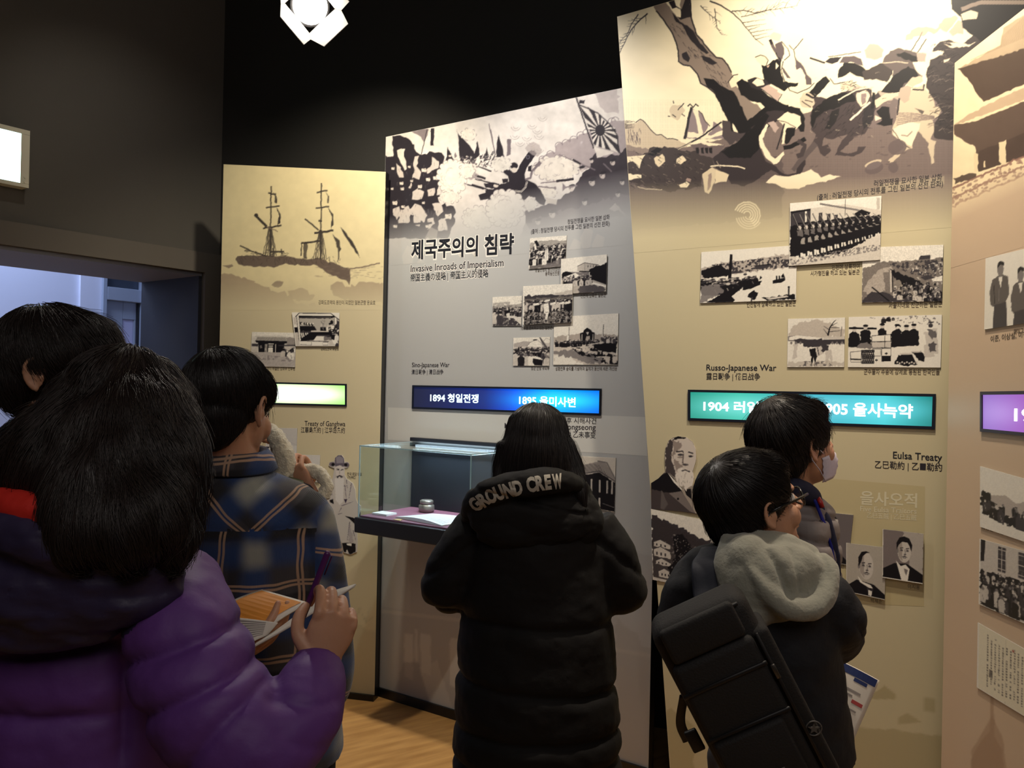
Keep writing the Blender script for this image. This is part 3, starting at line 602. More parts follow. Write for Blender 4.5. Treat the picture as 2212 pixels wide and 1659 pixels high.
    for i in range(26): x = RNG.uniform(80, 1450); y = RNG.uniform(1080, 1420); c.ell(x, y, RNG.uniform(10, 26), 8, (92, 80, 78), 0.8, RNG.uniform(-0.4, 0.4))
    # horse legs and hoof at the left
    L([(380, 1150), (300, 1240), (220, 1330), (150, 1420)], 60, (82, 72, 72), 1, 40); L([(200, 1120), (270, 1170), (240, 1260), (190, 1280)], 34, (60, 52, 54), 1, 50)
    c.tr = R3
    L([(1700, 830), (1720, 920), (1760, 1000), (1760, 1060)], 55, (84, 74, 72), 1, 80)
    # soldier head and sun over the fourth panel
    c.tr = (0.3378, 2012, 0)
    P([(120, -60), (130, 60), (190, 110), (200, 180), (300, 250), (330, 280), (592, 60), (592, -300), (140, -300)], BLK, 1, 1); P([(190, 90), (250, 65), (300, 80), (290, 120), (240, 125), (200, 130)], (196, 182, 156)); L([(190, 60), (300, 20), (370, 0)], 26, (120, 106, 96))
    P([(70, 265), (250, 285), (290, 265), (240, 300), (150, 290)], (216, 202, 174)); c.ell(380, 145, 18, 14, (190, 172, 146)); c.ell(415, 130, 18, 14, (190, 172, 146)); c.ell(385, 146, 9, 7, BLK); c.ell(418, 131, 9, 7, BLK)
    # ghost rose and fade to the plain panel
    c.tr = None
    c.fade(385, 505, C_P3, -0.03, 1700, 0.8)
    for r in range(8, 30, 5):
        c.arc(1614, 464, r, 200, 420, 3.2, (222, 210, 176), 0.75); c.arc(1618, 466, r, 30, 170, 2.6, (222, 210, 176), 0.65)
    c.poly([(1900, 398), (2040, 380), (2040, 398), (1900, 416)], (180, 168, 140), 0.5)
    return c
def mural_second():
    base = (220, 213, 205); c = Canvas(812, 160, 1425, 640, base)
    P = lambda pts, col, al=1.0, j=0.7: c.poly(pts, col, al, j)
    L = lambda pts, w, col=DK, al=1.0, w2=None: c.line(pts, w, col, al, w2, 0.3)
    R4, R5 = (0.16875, 815, 220), (0.1868, 1060, 190)
    D2, M2, P2 = (46, 42, 48), (150, 140, 140), (118, 108, 112)
    c.a *= (0.9 + 0.2 * fnoise(c.X / 70, c.Y / 50, 9))[..., None]
    def cloud(cx, cy, rx, ry, n, col=(216, 208, 196), edge=P2, tr=None):
        c.ell(cx, cy, rx, ry, col, 0.95)
        for i in range(n):
            a = 2 * math.pi * i / n + RNG.uniform(-0.1, 0.1); x = cx + rx * math.cos(a); y = cy + ry * math.sin(a); r = min(rx, ry) * RNG.uniform(0.16, 0.26)
            c.ell(x, y, r, r, col, 1); d = math.degrees(a); c.arc(x, y, r, d - 95, d + 95, 6, edge, 0.85)
        for i in range(n):
            a = RNG.uniform(0, 6.28); q = RNG.uniform(0.3, 0.85); r = min(rx, ry) * 0.2; d = math.degrees(a); c.arc(cx + rx * q * math.cos(a), cy + ry * q * math.sin(a), r, d - 60, d + 70, 4, edge, 0.6)
    # lower dusk
    c.tr = None
    t = np.clip((c.Y - 380) / 110, 0, 1)[..., None]; c.a = c.a * (1 - t * 0.35) + np.array((150, 140, 140)) * t * 0.35
    # right hill of smoke and dark mass of soldiers
    c.tr = R5
    P([(560, 860), (600, 800), (660, 760), (740, 740), (760, 650), (860, 620), (960, 580), (1060, 520), (1200, 500), (1300, 500), (1400, 380), (1700, 360), (1820, 420), (1820, 900), (1200, 900), (900, 1000), (600, 960)], (158, 146, 146), 0.9, 2)
    for (x, y) in ((600, 830), (690, 770), (790, 670), (870, 640), (960, 600), (1040, 550), (1110, 520), (1400, 390), (1440, 380)): c.arc(x, y, 44, 150, 350, 7, P2)
    cloud(760, 930, 250, 130, 16); cloud(650, 1210, 110, 60, 8)
    P([(1180, 20), (1320, 0), (1480, -20), (1480, 300), (1300, 260), (1240, 160)], (176, 164, 162), 0.7, 3)
    P([(400, 1420), (560, 1380), (640, 1350), (780, 1290), (860, 1220), (960, 1180), (1020, 1080), (1060, 980), (1150, 920), (1180, 800), (1220, 740), (1280, 800), (1340, 800), (1400, 760), (1480, 780), (1540, 700), (1620, 640), (1820, 660), (1820, 1500), (1820, 1700), (1200, 1800), (600, 1800), (400, 1560)], (58, 52, 58), 1, 1.5)
    P([(400, 1560), (900, 1400), (1500, 1250), (1820, 1200), (1820, 1900), (300, 1900)], (104, 94, 100), 0.6, 3)
    for (x, y, s) in ((1290, 1010, 42), (1170, 1090, 45), (1410, 860, 38), (1520, 1090, 34), (1085, 1320, 38), (710, 1460, 46), (545, 1550, 36), (1165, 840, 30), (930, 1160, 40), (1050, 940, 36), (1470, 1230, 34)):
        c.ell(x, y, s * 0.75, s, (196, 184, 176), 0.95, -0.3); c.ell(x + s * 0.2, y - s * 0.7, s, s * 0.45, D2, 1, -0.3); c.ell(x - s * 0.3, y + s * 0.1, s * 0.2, s * 0.12, D2)
    for q in ([(790, 770), (960, 840), (1210, 950)], [(580, 1100), (760, 1080), (960, 1060)], [(1300, 870), (1400, 970)]): L(q, 12, P2, 1)
    L([(760, 1080), (960, 1055)], 26, D2); L([(950, 830), (1040, 880)], 24, D2); L([(550, 1140), (750, 1160)], 14, P2); c.ell(745, 1158, 14, 18, P2); L([(850, 1150), (1000, 1130)], 16, P2); P([(830, 1100), (830, 1200), (880, 1150)], P2)
    P([(650, 1270), (770, 1290), (760, 1350), (640, 1330)], (186, 176, 166)); P([(1370, 1400), (1440, 1330), (1500, 1410), (1430, 1430)], (186, 174, 168)); P([(1380, 1500), (1480, 1480), (1480, 1570), (1400, 1600)], (176, 166, 160)); L([(1430, 1350), (1560, 1480)], 20, (170, 158, 154))
    # rayed banner drawn as plain sun rays
    L([(980, 90), (1190, 700)], 16, D2); P([(1020, 190), (1090, 200), (1170, 250), (1240, 290), (1300, 370), (1380, 420), (1440, 470), (1470, 560), (1470, 640), (1500, 770), (1420, 730), (1320, 700), (1190, 660), (1150, 500), (1090, 350)], (214, 206, 196), 1, 0.8)
    cx, cy = 1265, 490
    ang = np.linspace(0, 2 * math.pi, 17)[:-1]
    edge = [(1020, 190), (1090, 200), (1170, 250), (1240, 290), (1300, 370), (1380, 420), (1440, 470), (1470, 560), (1470, 640), (1500, 770), (1420, 730), (1320, 700), (1190, 660), (1150, 500), (1090, 350)]
    E = np.array(edge, float); ne = len(E)
    def hitE(a):
        d = np.array([math.cos(a), math.sin(a)]); best = None
        for i in range(ne):
            p, q = E[i] - (cx, cy), E[(i + 1) % ne] - (cx, cy); e = q - p; den = d[0] * e[1] - d[1] * e[0]
            if abs(den) < 1e-9: continue
            tt = (p[0] * e[1] - p[1] * e[0]) / den; ss = (p[0] * d[1] - p[1] * d[0]) / den
            if tt > 0 and 0 <= ss <= 1 and (best is None or tt < best): best = tt
        return (cx + d[0] * (best or 80), cy + d[1] * (best or 80))
    for a in ang: P([(cx, cy), hitE(a - 0.1), hitE(a + 0.1)], D2, 1, 0.3)
    c.ell(cx, cy, 58, 66, D2); P([(1020, 180), (1030, 140), (1070, 150), (1090, 140), (1080, 180)], D2); L([(1020, 190), (1240, 290), (1380, 420), (1470, 560), (1470, 640), (1500, 770)], 12, D2)
    P([(1190, 670), (1340, 720), (1430, 740), (1340, 780), (1230, 810)], (210, 202, 192))
    # central officer with arms raised
    P([(60, 860), (90, 830), (200, 930), (240, 960), (300, 960), (330, 900), (440, 740), (500, 700), (530, 760), (420, 920), (390, 1000), (400, 1060), (510, 1100), (580, 1180), (640, 1300), (620, 1360), (560, 1340), (480, 1260), (430, 1260), (390, 1300), (300, 1220), (120, 1180), (0, 1280), (-120, 1300), (-140, 1240), (0, 1180), (120, 1110), (210, 1080), (200, 1020), (130, 960)], D2)
    c.ell(270, 900, 46, 38, D2); c.ell(272, 950, 36, 30, (206, 196, 184)); P([(230, 980), (300, 985), (280, 1020), (250, 1010)], D2); c.ell(490, 690, 26, 36, (206, 196, 184)); c.ell(80, 850, 26, 30, (206, 196, 184))
    L([(280, 1190), (350, 1200), (400, 1150), (420, 1080)], 20, (206, 198, 186)); L([(280, 1190), (350, 1200), (400, 1150), (420, 1080)], 6, D2); L([(400, 1060), (460, 1040), (480, 960), (560, 880)], 26, P2); P([(500, 900), (560, 840), (590, 870), (560, 910)], P2); P([(430, 910), (480, 890), (470, 970), (430, 960)], D2)
    c.arc(150, 930, 24, 0, 359, 7, (120, 116, 130)); c.arc(430, 800, 20, 0, 359, 7, (120, 116, 130))
    P([(-80, 1100), (60, 1100), (110, 1120), (60, 1160), (-60, 1150)], D2); c.ell(60, 1130, 30, 22, (200, 190, 178)); L([(-360, 990), (-100, 1060)], 10, P2); L([(-180, 1010), (-60, 1050)], 26, D2); L([(-420, 1070), (-80, 1170)], 10, P2); L([(-220, 1120), (-80, 1165)], 26, D2); P([(130, 1050), (200, 1050), (200, 1090), (140, 1100)], D2)
    # banners and far crowd
    P([(90, 540), (60, 740), (70, 800), (160, 800), (140, 700)], D2, 0.9); P([(190, 590), (235, 590), (232, 770), (185, 790)], P2); L([(0, 480), (60, 820)], 9, P2)
    c.tr = R4
    P([(1015, 340), (1040, 420), (1110, 480), (1180, 560), (1240, 640), (1250, 720), (1060, 760), (1030, 420)], D2); P([(1285, 500), (1310, 680), (1240, 740), (1250, 640)], D2); P([(1400, 580), (1420, 690), (1380, 700)], D2); P([(1545, 440), (1600, 600), (1600, 720), (1530, 700)], D2); P([(900, 570), (980, 740), (880, 780)], D2); P([(1000, 600), (1025, 700), (990, 720)], P2); L([(1430, 280), (1520, 740)], 10, P2)
    P([(685, 340), (728, 336), (724, 560), (682, 560)], D2)
    for i in range(150):
        x = RNG.uniform(1060, 1540); y = RNG.uniform(700, 850) - (x - 1100) * 0.05; c.ell(x, y, 12, 9, (D2, (220, 212, 200), M2)[RNG.integers(3)], 0.9); 
        if i % 3 == 0: L([(x, y), (x + 30, y - 55)], 7, D2)
    for q in ([(1250, 990), (1420, 1030), (1560, 1060)], [(1150, 1060), (1300, 1095), (1500, 1140)], [(1300, 830), (1460, 890)]): L(q, 12, D2, 1, 20)
    P([(1380, 1130), (1470, 1140), (1600, 1080), (1600, 1180), (1500, 1200), (1430, 1260), (1400, 1210)], D2); P([(1140, 970), (1240, 900), (1300, 930), (1200, 1000)], M2, 0.8)
    # mass of soldiers on the left, drawn as hats, faces, pale coats
    P([(20, 700), (60, 640), (130, 700), (200, 700), (190, 440), (260, 420), (400, 470), (450, 540), (500, 640), (560, 680), (700, 640), (820, 650), (860, 700), (820, 900), (800, 1000), (760, 1200), (800, 1300), (980, 1340), (1000, 1500), (900, 1750), (20, 1750)], D2, 1, 1.5)
    P([(250, 620), (300, 600), (360, 600), (340, 700), (370, 760), (380, 860), (350, 880), (300, 780), (260, 700)], (214, 206, 194)); P([(440, 380), (560, 350), (660, 350), (600, 520), (560, 450)], P2, 0.9); L([(640, 350), (560, 680)], 8, D2)
    coats = [[(480, 700), (540, 690), (500, 820), (560, 900), (540, 1000), (460, 960), (430, 1110), (400, 1100), (470, 900), (460, 780)], [(700, 700), (790, 760), (780, 850), (700, 880), (640, 930), (620, 880), (700, 800)], [(240, 780), (330, 900), (340, 970), (280, 970), (250, 880)],
             [(450, 1150), (520, 1100), (600, 1150), (560, 1260), (440, 1250)], [(200, 1370), (280, 1340), (300, 1430), (250, 1510), (200, 1450)], [(300, 1380), (400, 1330), (440, 1400), (400, 1560), (270, 1560)], [(480, 1300), (560, 1330), (640, 1450), (600, 1560), (520, 1480), (380, 1420)], [(700, 1300), (820, 1300), (850, 1420), (790, 1480), (740, 1400)], [(640, 1130), (740, 1100), (720, 1200), (650, 1210)], [(470, 1440), (560, 1500), (540, 1600), (470, 1560)], [(640, 1500), (720, 1480), (740, 1560), (640, 1640)], [(780, 1520), (880, 1480), (900, 1640), (780, 1650)]]
    for q in coats: P(q, (196, 186, 178), 1, 1)
    for (x, y, s) in ((595, 870, 44), (650, 990, 40), (745, 970, 44), (545, 1080, 40), (310, 1040, 36), (225, 1290, 46), (320, 1110, 34), (190, 1110, 26), (330, 1340, 34), (590, 1290, 28), (910, 1460, 60), (640, 1590, 34), (230, 1590, 36), (440, 1010, 26), (930, 690, 24), (200, 850, 30), (410, 830, 26)):
        c.ell(x, y, s * 0.7, s, (212, 202, 190), 1, -0.1); c.ell(x - 4, y - s * 0.85, s, s * 0.5, D2, 1, -0.1); c.ell(x - s * 0.1, y + s * 0.85, s * 0.6, s * 0.25, D2); L([(x + s * 0.1, y - 6), (x + s * 0.4, y - 4)], 4)
    for q in ([(420, 1290), (640, 1240), (800, 1200)], [(230, 1565), (480, 1560), (700, 1550)], [(620, 1110), (770, 1085)], [(760, 1500), (900, 1370)]): L(q, 24, D2)
    for i in range(120):
        x = RNG.uniform(180, 960); y = RNG.uniform(760, 1640); L([(x, y), (x + RNG.uniform(-20, 20), y + RNG.uniform(20, 60))], 5, (D2, (150, 142, 142))[i % 2], 0.7, 1)
    cloud(960, 960, 170, 200, 18, (226, 218, 204)); cloud(930, 1220, 130, 70, 9, (214, 206, 196)); cloud(1300, 1480, 200, 130, 14, (204, 198, 190)); cloud(1150, 880, 90, 90, 7, (222, 214, 202)); cloud(1170, 420, 90, 70, 7, (224, 216, 204))
    c.tr = R5; cloud(170, 1390, 190, 190, 18, (206, 200, 192)); cloud(460, 1340, 70, 80, 7, (204, 198, 190)); cloud(120, 880, 110, 80, 9, (214, 208, 198))
    for (x, y) in ((290, 440), (480, 420), (600, 330), (540, 480), (280, 540), (340, 620), (420, 560), (470, 620), (560, 540), (560, 700)):
        for r in (30, 55): c.arc(x, y, r, 20, 170, 5, (150, 140, 136), 0.8)
    P([(400, 700), (430, 650), (500, 620), (560, 660), (600, 720), (540, 800), (480, 780)], (168, 158, 154), 0.7, 2)
    c.tr = None
    c.noise(9, 0.10, 4)
    c.fade(415, 520, C_P2, -0.20, 1100, 0.75)
    rs = np.random.default_rng(5)
    for (x, y) in ((880, 560), (905, 590), (1290, 535), (1265, 520), (1240, 545), (930, 520)):
        c.poly([(x, y - 30), (x + 16, y - 22), (x + 10, y + 14), (x - 6, y + 22), (x - 12, y - 6)], (206, 200, 192), 0.35)
    return c
def mural_first():
    c = Canvas(462, 330, 850, 690, (216, 202, 160)); c.tr = (0.3738, 460, 340)
    D1, S1 = (58, 52, 48), (128, 112, 98)
    P = lambda pts, col, al=1.0, j=0.8: c.poly(pts, col, al, j)
    L = lambda pts, w, col=D1, al=1.0, w2=None: c.line(pts, w, col, al, w2, 0.5)
    P([(30, 690), (90, 670), (150, 690), (230, 710), (300, 750), (370, 780), (450, 790), (480, 850), (700, 860), (1010, 860), (1010, 960), (30, 960)], (170, 152, 126), 1, 3)
    P([(430, 760), (520, 755), (590, 800), (560, 830), (450, 820)], (162, 144, 120), 0.8, 3); P([(680, 740), (720, 720), (790, 750), (850, 720), (940, 720), (1010, 740), (1010, 840), (760, 830), (690, 800)], (160, 142, 118), 0.9, 3); P([(340, 735), (370, 715), (410, 720), (400, 745), (360, 750)], S1, 0.8, 2)
    P([(130, 590), (140, 572), (200, 568), (320, 570), (440, 575), (510, 588), (620, 590), (700, 610), (760, 635), (795, 645), (790, 740), (770, 710), (730, 700), (660, 670), (620, 640), (600, 625), (520, 625), (440, 618), (350, 635), (200, 628), (150, 618)], (104, 90, 80), 1, 1.5)
    P([(55, 625), (110, 620), (118, 628), (90, 640)], S1, 0.8); L([(780, 645), (880, 630), (965, 612)], 7, (120, 104, 90)); L([(155, 510), (230, 545), (310, 570)], 7)
    for (mx, top, bot, xs) in ((332, 165, 570, 1.0), (622, 148, 590, 1.1)):
        L([(mx + 4, top), (mx, bot)], 7)
        for k in range(7): L([(mx + (k - 3) * 2, 400 + (bot - 570)), (mx + (k - 3.3) * 13, bot)], 4 + (k % 2) * 3, D1, 0.8)
    L([(320, 205), (365, 212)], 9); L([(305, 292), (385, 280)], 8); L([(290, 412), (396, 392)], 9); L([(600, 205), (662, 192)], 8); L([(594, 294), (672, 285)], 8); L([(585, 438), (696, 422)], 12); L([(610, 365), (630, 368)], 10)
    P([(345, 200), (368, 225), (370, 268), (356, 262), (358, 225)], D1, 0.9); P([(368, 288), (390, 330), (390, 380), (374, 388), (382, 340)], D1); P([(650, 195), (670, 225), (668, 268), (660, 262), (662, 225)], D1, 0.9); P([(665, 290), (696, 330), (697, 390), (680, 418), (688, 345)], D1); P([(690, 440), (730, 480), (742, 530), (720, 605), (724, 530)], D1, 0.9, 1.2)
    P([(734, 398), (760, 425), (815, 500), (852, 585), (835, 560), (780, 480)], D1); L([(245, 335), (310, 400)], 14); c.ell(250, 335, 12, 11, D1); L([(530, 355), (610, 420)], 8); L([(310, 400), (375, 430)], 5, S1)
    L([(510, 495), (620, 484)], 10); L([(512, 495), (508, 570)], 6); P([(524, 492), (544, 492), (542, 585), (524, 585)], D1, 0.75)
    for i in range(60): x = RNG.uniform(150, 740); L([(x, RNG.uniform(570, 610)), (x + RNG.uniform(-20, 20), RNG.uniform(570, 630))], 3, D1, 0.5)
    for i in range(30): x = RNG.uniform(180, 440); y = RNG.uniform(530, 572); L([(x, y), (x + RNG.uniform(10, 30), y + RNG.uniform(-8, 8))], 4, D1, 0.7)
    L([(330, 545), (410, 545)], 9); L([(345, 525), (350, 560)], 6); L([(395, 530), (398, 560)], 6)
    for i in range(50): x = RNG.uniform(600, 1000); y = RNG.uniform(630, 700); c.ell(x, y, RNG.uniform(5, 22), 3, S1, 0.35)
    c.tr = None; c.noise(14, 0.05, 2); c.fade(600, 665, C_P1); return c
def mural_fourth():
    c = Canvas(2030, -160, 2400, 500, (236, 216, 178)); c.tr = (0.3378, 2012, 0); D4 = (78, 64, 58)
    P = lambda pts, col, al=1.0, j=0.8: c.poly(pts, col, al, j)
    P([(170, 440), (440, 290), (460, 180), (600, 90), (900, -120), (900, 250), (600, 320)], (176, 156, 130)); 
    for i in range(90): x = 250 + i * 7; c.line([(x, 420 - (x - 170) * 0.42), (x + 8, 405 - (x - 250) * 0.9 if x > 440 else 380 - (x - 250) * 0.5)], 3, (140, 120, 100), 0.6)
    P([(165, 440), (200, 430), (600, 310), (900, 180), (900, 450), (592, 540), (335, 650), (290, 600), (230, 500)], D4)
    P([(150, 790), (330, 680), (592, 560), (900, 440), (900, 560), (592, 640), (150, 800)], (190, 166, 138)); P([(145, 800), (300, 770), (592, 650), (900, 540), (900, 900), (592, 1000), (440, 1040), (300, 1090), (280, 940), (230, 915), (145, 855)], (92, 76, 68)); P([(300, 970), (592, 850), (900, 760), (900, 900), (592, 1000), (300, 1100)], D4)
    P([(275, 975), (300, 985), (296, 1095), (275, 1100)], (226, 206, 168)); P([(432, 910), (478, 895), (475, 1045), (452, 1050), (430, 1030)], (230, 210, 172)); P([(335, 1030), (345, 1030), (345, 1070), (335, 1070)], (226, 206, 168))
    for k, y in enumerate((1185, 1250, 1300)):
        c.line([(130, y + 20), (592, y - 185), (900, y - 320)], 12, (140, 104, 92), 0.9 - 0.15 * k, None, 1.5)
    P([(140, 1140), (230, 1110), (290, 1110), (270, 1140), (150, 1180)], D4, 0.9, 1.5)
    for i in range(120):
        x = RNG.uniform(130, 700); y = 1200 - (x - 130) * 0.43 + RNG.uniform(0, 120); c.ell(x, y, RNG.uniform(4, 16), 7, (140, 108, 96), 0.6, -0.4)
    c.tr = None; c.noise(20, 0.06, 6); c.fade(420, 480, C_P4, -0.45, 2060); return c
def put_mural(pl, root, uz, cv, step, name='printed_mural'):
    o = ink_grid(name, pl, uz, cv, M_INK if pl is not PL2 else M_INKG, None, step, 0.00025); return adopt(o, root)
def top_part(Q, pl, py, px_mid):
    z = pl.hit(px_mid, py)[1]; bl, br, tr, tl = Q
    ul_ = bl[0] + (tl[0] - bl[0]) * (z / tl[1]); return [(ul_ + 0.001, z), (br[0] - 0.001, z), (tr[0] - 0.001, tr[1] - 0.001), (tl[0] + 0.001, tl[1] - 0.001)], z
A, z1_ = top_part(Q1, PL1, 670, 650); put_mural(PL1, PAN1, A, mural_first(), 1.6)
A, z2_ = top_part(Q2, PL2, 560, 1000); put_mural(PL2, PAN2, A, mural_second(), 1.5)
A, z3_ = top_part(Q3, PL3, 520, 1700); put_mural(PL3, PAN3, A, mural_third(), 1.6)
A, z4_ = top_part(Q4, PL4, 560, 2120)
mf = mural_fourth(); mf.tr = None
U4 = PL4.hit(2330, 800)[0]; A = [(0.001, z4_), (min(U4, 1.2), z4_), (min(U4, 1.2), z4 - 0.001), (0.001, z4 - 0.001)]; put_mural(PL4, PAN4, A, mf, 1.6)
# faint printed skylines low on the panels
def lower(pl, root, Q, col, z1, draw, step=4, ss=0.5):
    bl, br = Q[0], Q[1]; tlx = Q[3][0]; zt_ = Q[3][1]; ul_ = bl[0] + (tlx - bl[0]) * (z1 / zt_)
    pts = [proj(pl.pt(u, z)) for u, z in ((bl[0], 0), (br[0], 0), (br[0], z1), (ul_, z1))]
    cv = Canvas(min(p[0] for p in pts) - 4, min(p[1] for p in pts) - 4, min(max(p[0] for p in pts), 2420) + 4, min(max(p[1] for p in pts), 2100) + 4, col, ss); draw(cv)
    adopt(ink_grid('printed_skyline', pl, [(bl[0] + 0.001, 0.031), (br[0] - 0.001, 0.031), (br[0] - 0.001, z1), (ul_ + 0.001, z1)], cv, M_INK if pl is not PL2 else M_INKG, None, step, 0.00025), root)
def d1(c):
    g = tuple(x * 0.86 for x in C_P1); c.poly([(470, 1380), (600, 1370), (700, 1330), (760, 1345), (830, 1370), (830, 1560), (470, 1560)], g, 0.5, 3)
    for x in (740, 765, 790): 
        for k in range(6): c.line([(x, 1345), (x + RNG.uniform(-16, 16), 1345 - RNG.uniform(10, 40))], 1.5, g, 0.8)
    c.fade(1440, 1530, tuple(x * 0.9 for x in C_P1))
def d2(c):
    c.poly([(780, 1150), (1000, 1165), (1420, 1200), (1420, 2000), (780, 2000)], (166, 160, 158), 0.35)
    for (x0, x1, y0, y1) in ((873, 892, 1368, 1460), (896, 902, 1358, 1425), (909, 930, 1368, 1450), (972, 992, 1378, 1480)): c.poly([(x0, y0), (x1, y0 + 3), (x1, y1 + 10), (x0, y1)], (206, 204, 198), 0.85, 1)
    c.poly([(905, 1440), (945, 1425), (968, 1500), (990, 1560), (930, 1520)], (204, 202, 196), 0.6, 2); c.poly([(825, 1160), (884, 1170), (886, 1320), (826, 1310)], (204, 202, 194), 0.35)
    c.line([(822, 1320), (1000, 1340), (1420, 1420)], 8, (204, 200, 190), 0.5)
    c.poly([(870, 1430), (905, 1430), (930, 1530), (1010, 1560), (1010, 1600), (830, 1560)], (150, 146, 150), 0.5, 2); c.poly([(1330, 1330), (1420, 1420), (1420, 2000), (1330, 2000)], (156, 150, 144), 0.4, 3)
def d3(c):
    g = (164, 150, 112); c.poly([(1380, 1560), (1450, 1530), (1500, 1570), (1500, 2000), (1380, 2000)], g, 0.6, 2); c.poly([(1850, 1510), (1900, 1490), (1910, 1480), (1935, 1500), (1935, 1510)], g, 0.7)
    c.poly([(1780, 1600), (1860, 1570), (2050, 1590), (2050, 2100), (1700, 2100)], g, 0.6, 2); c.poly([(1995, 1505), (2020, 1510), (2020, 1540), (1995, 1535)], g, 0.6); c.poly([(1940, 1550), (1960, 1540), (1990, 1560), (1940, 1565)], g, 0.6)
def d4(c):
    g = (168, 138, 112); c.poly([(2140, 1370), (2146, 1370), (2148, 1590), (2165, 1620), (2172, 1720), (2100, 1720), (2098, 1640), (2120, 1600), (2138, 1580)], g, 0.7, 1); c.poly([(2120, 1585), (2143, 1545), (2165, 1590), (2180, 1700), (2100, 1700), (2098, 1620)], g, 0.6, 1)
lower(PL1, PAN1, Q1, C_P1, PL1.hit(700, 1225)[1], d1); lower(PL2, PAN2, Q2, C_P2, PL2.hit(1100, 1150)[1], d2); lower(PL3, PAN3, Q3, C_P3, PL3.hit(1700, 1420)[1], d3); lower(PL4, PAN4, Q4, C_P4, PL4.hit(2150, 1500)[1], d4, 5, 0.4)
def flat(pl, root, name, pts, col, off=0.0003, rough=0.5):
    uz = quad_px(pl, pts); o = mesh_obj(name, [tuple(pl.pt(u, z, off)) for u, z in uz], [(0, 1, 2, 3)], mat(name + '_colour', col, rough)); return adopt(o, root)
_b = flat(PL2, PAN2, 'pale_band', [(838, 950), (1398, 985), (1398, 901), (838, 880)], (204, 203, 197))  # flat pale band across the grey panel
flat(PL3, PAN3, 'printed_block', [(1750, 1300), (1996, 1310), (1998, 1051), (1750, 1030)], (186, 172, 132))

# ------------------------------------------------------------------ writing on the panels
def T(root, pl, s, a, b, h, m=None, name='caption', bold=0.008, off=0.0006):
    o = letter(name, s, pl, a, b, h, m or M_TXT2, None, off, bold)
    if o: adopt(o, root)
    return o
T(PAN1, PL1, '강화도조약의 원인이 되었던 일본군함 운요호', (688, 657), (811, 658), 9)
T(PAN1, PL1, '강화도조약 회담도', (693, 757), (732, 757), 6)
T(PAN1, PL1, '강화도조약이 체결된 강화부 진무영', (556, 799), (637, 800), 7)
T(PAN1, PL1, 'Treaty of Ganghwa', (658, 920), (746, 921), 11, M_TXT, 'heading')
T(PAN1, PL1, '江華島条約 | 江华岛条约', (650, 934), (745, 935), 12, M_TXT, 'heading')
T(PAN1, PL1, '한국 회담 대표', (750, 1027), (782, 1028), 7); T(PAN1, PL1, '신헌(申櫶)', (750, 1034), (768, 1034), 6)
T(PAN2, PL2, '제국주의의 침략', (887, 558), (1111, 545), 42, M_HALO, 'title_outline', 0.075, 0.00045)
T(PAN2, PL2, '제국주의의 침략', (888, 557), (1110, 544), 40, M_TXTN, 'title', 0.028, 0.0007)
T(PAN2, PL2, 'Invasive Inroads of Imperialism', (886, 589), (1089, 576), 18, M_HALO, 'title_outline', 0.05, 0.00045)
T(PAN2, PL2, 'Invasive Inroads of Imperialism', (887, 588), (1088, 575), 16, M_TXTN, 'title', 0.012, 0.0007)
T(PAN2, PL2, '帝国主義の侵略 | 帝国主义的侵略', (886, 608), (1056, 598), 18, M_HALO, 'title_outline', 0.05, 0.00045)
T(PAN2, PL2, '帝国主義の侵略 | 帝国主义的侵略', (887, 607), (1055, 597), 16, M_TXTN, 'title', 0.012, 0.0007)
T(PAN2, PL2, '청일전쟁을 묘사한 일본 삽화', (1226, 484), (1317, 473), 10, M_TXT, bold=0.012)
T(PAN2, PL2, '(출처 : 청일전쟁 당시의 전투를 그린 일본의 선전 판화)', (1147, 505), (1317, 487), 10, M_TXT, bold=0.012)
T(PAN2, PL2, '청일전쟁의 원인이었던', (1156, 587), (1209, 585), 8); T(PAN2, PL2, '동학농민전쟁', (1178, 595), (1208, 594), 8)
T(PAN2, PL2, '인천에 상륙한 일본군', (1254, 643), (1309, 641), 8); T(PAN2, PL2, '전투를 준비하고 있는 일본군', (1126, 712), (1193, 711), 7)
T(PAN2, PL2, '청군 진영 수뇌부', (1147, 799), (1187, 799), 7); T(PAN2, PL2, '성환전투 승리를 기념하며 일제가 용산에 세운 개선문', (1200, 800), (1333, 800), 8)
T(PAN2, PL2, 'Sino-Japanese War', (890, 793), (971, 793), 10, M_TXT, 'heading', 0.01); T(PAN2, PL2, '清日戰争 | 清日战争', (889, 808), (958, 808), 10, M_TXT, 'heading')
T(PAN2, PL2, '명성황후 시해사건', (1188, 913), (1288, 915), 12, M_TXT, 'heading', 0.01); T(PAN2, PL2, 'Murder of Queen Myeongseong', (1090, 925), (1287, 929), 12, M_TXT, 'heading', 0.01); T(PAN2, PL2, '乙未事变 | 乙未事变', (1180, 942), (1287, 946), 13, M_TXT, 'heading')
T(PAN3, PL3, '러일전쟁을 묘사한 일본 삽화', (1888, 402), (2035, 388), 13, M_TXT); T(PAN3, PL3, '(출처 : 러일전쟁 당시의 전투를 그린 일본의 선전 판화)', (1765, 432), (2037, 402), 13, M_TXT)
T(PAN3, PL3, '인천항에 상륙하고 있는 일본군', (1613, 663), (1719, 660), 11); T(PAN3, PL3, '인천에 상륙하여', (1797, 582), (1857, 579), 10); T(PAN3, PL3, '시가행진을 하고 있는 일본군', (1751, 595), (1857, 592), 10)
T(PAN3, PL3, '서울시내로 진군하는 일본군', (1920, 665), (2035, 662), 11); T(PAN3, PL3, '군수물자 수송에 강제로 동원된 한국인들', (1866, 808), (2030, 809), 11)
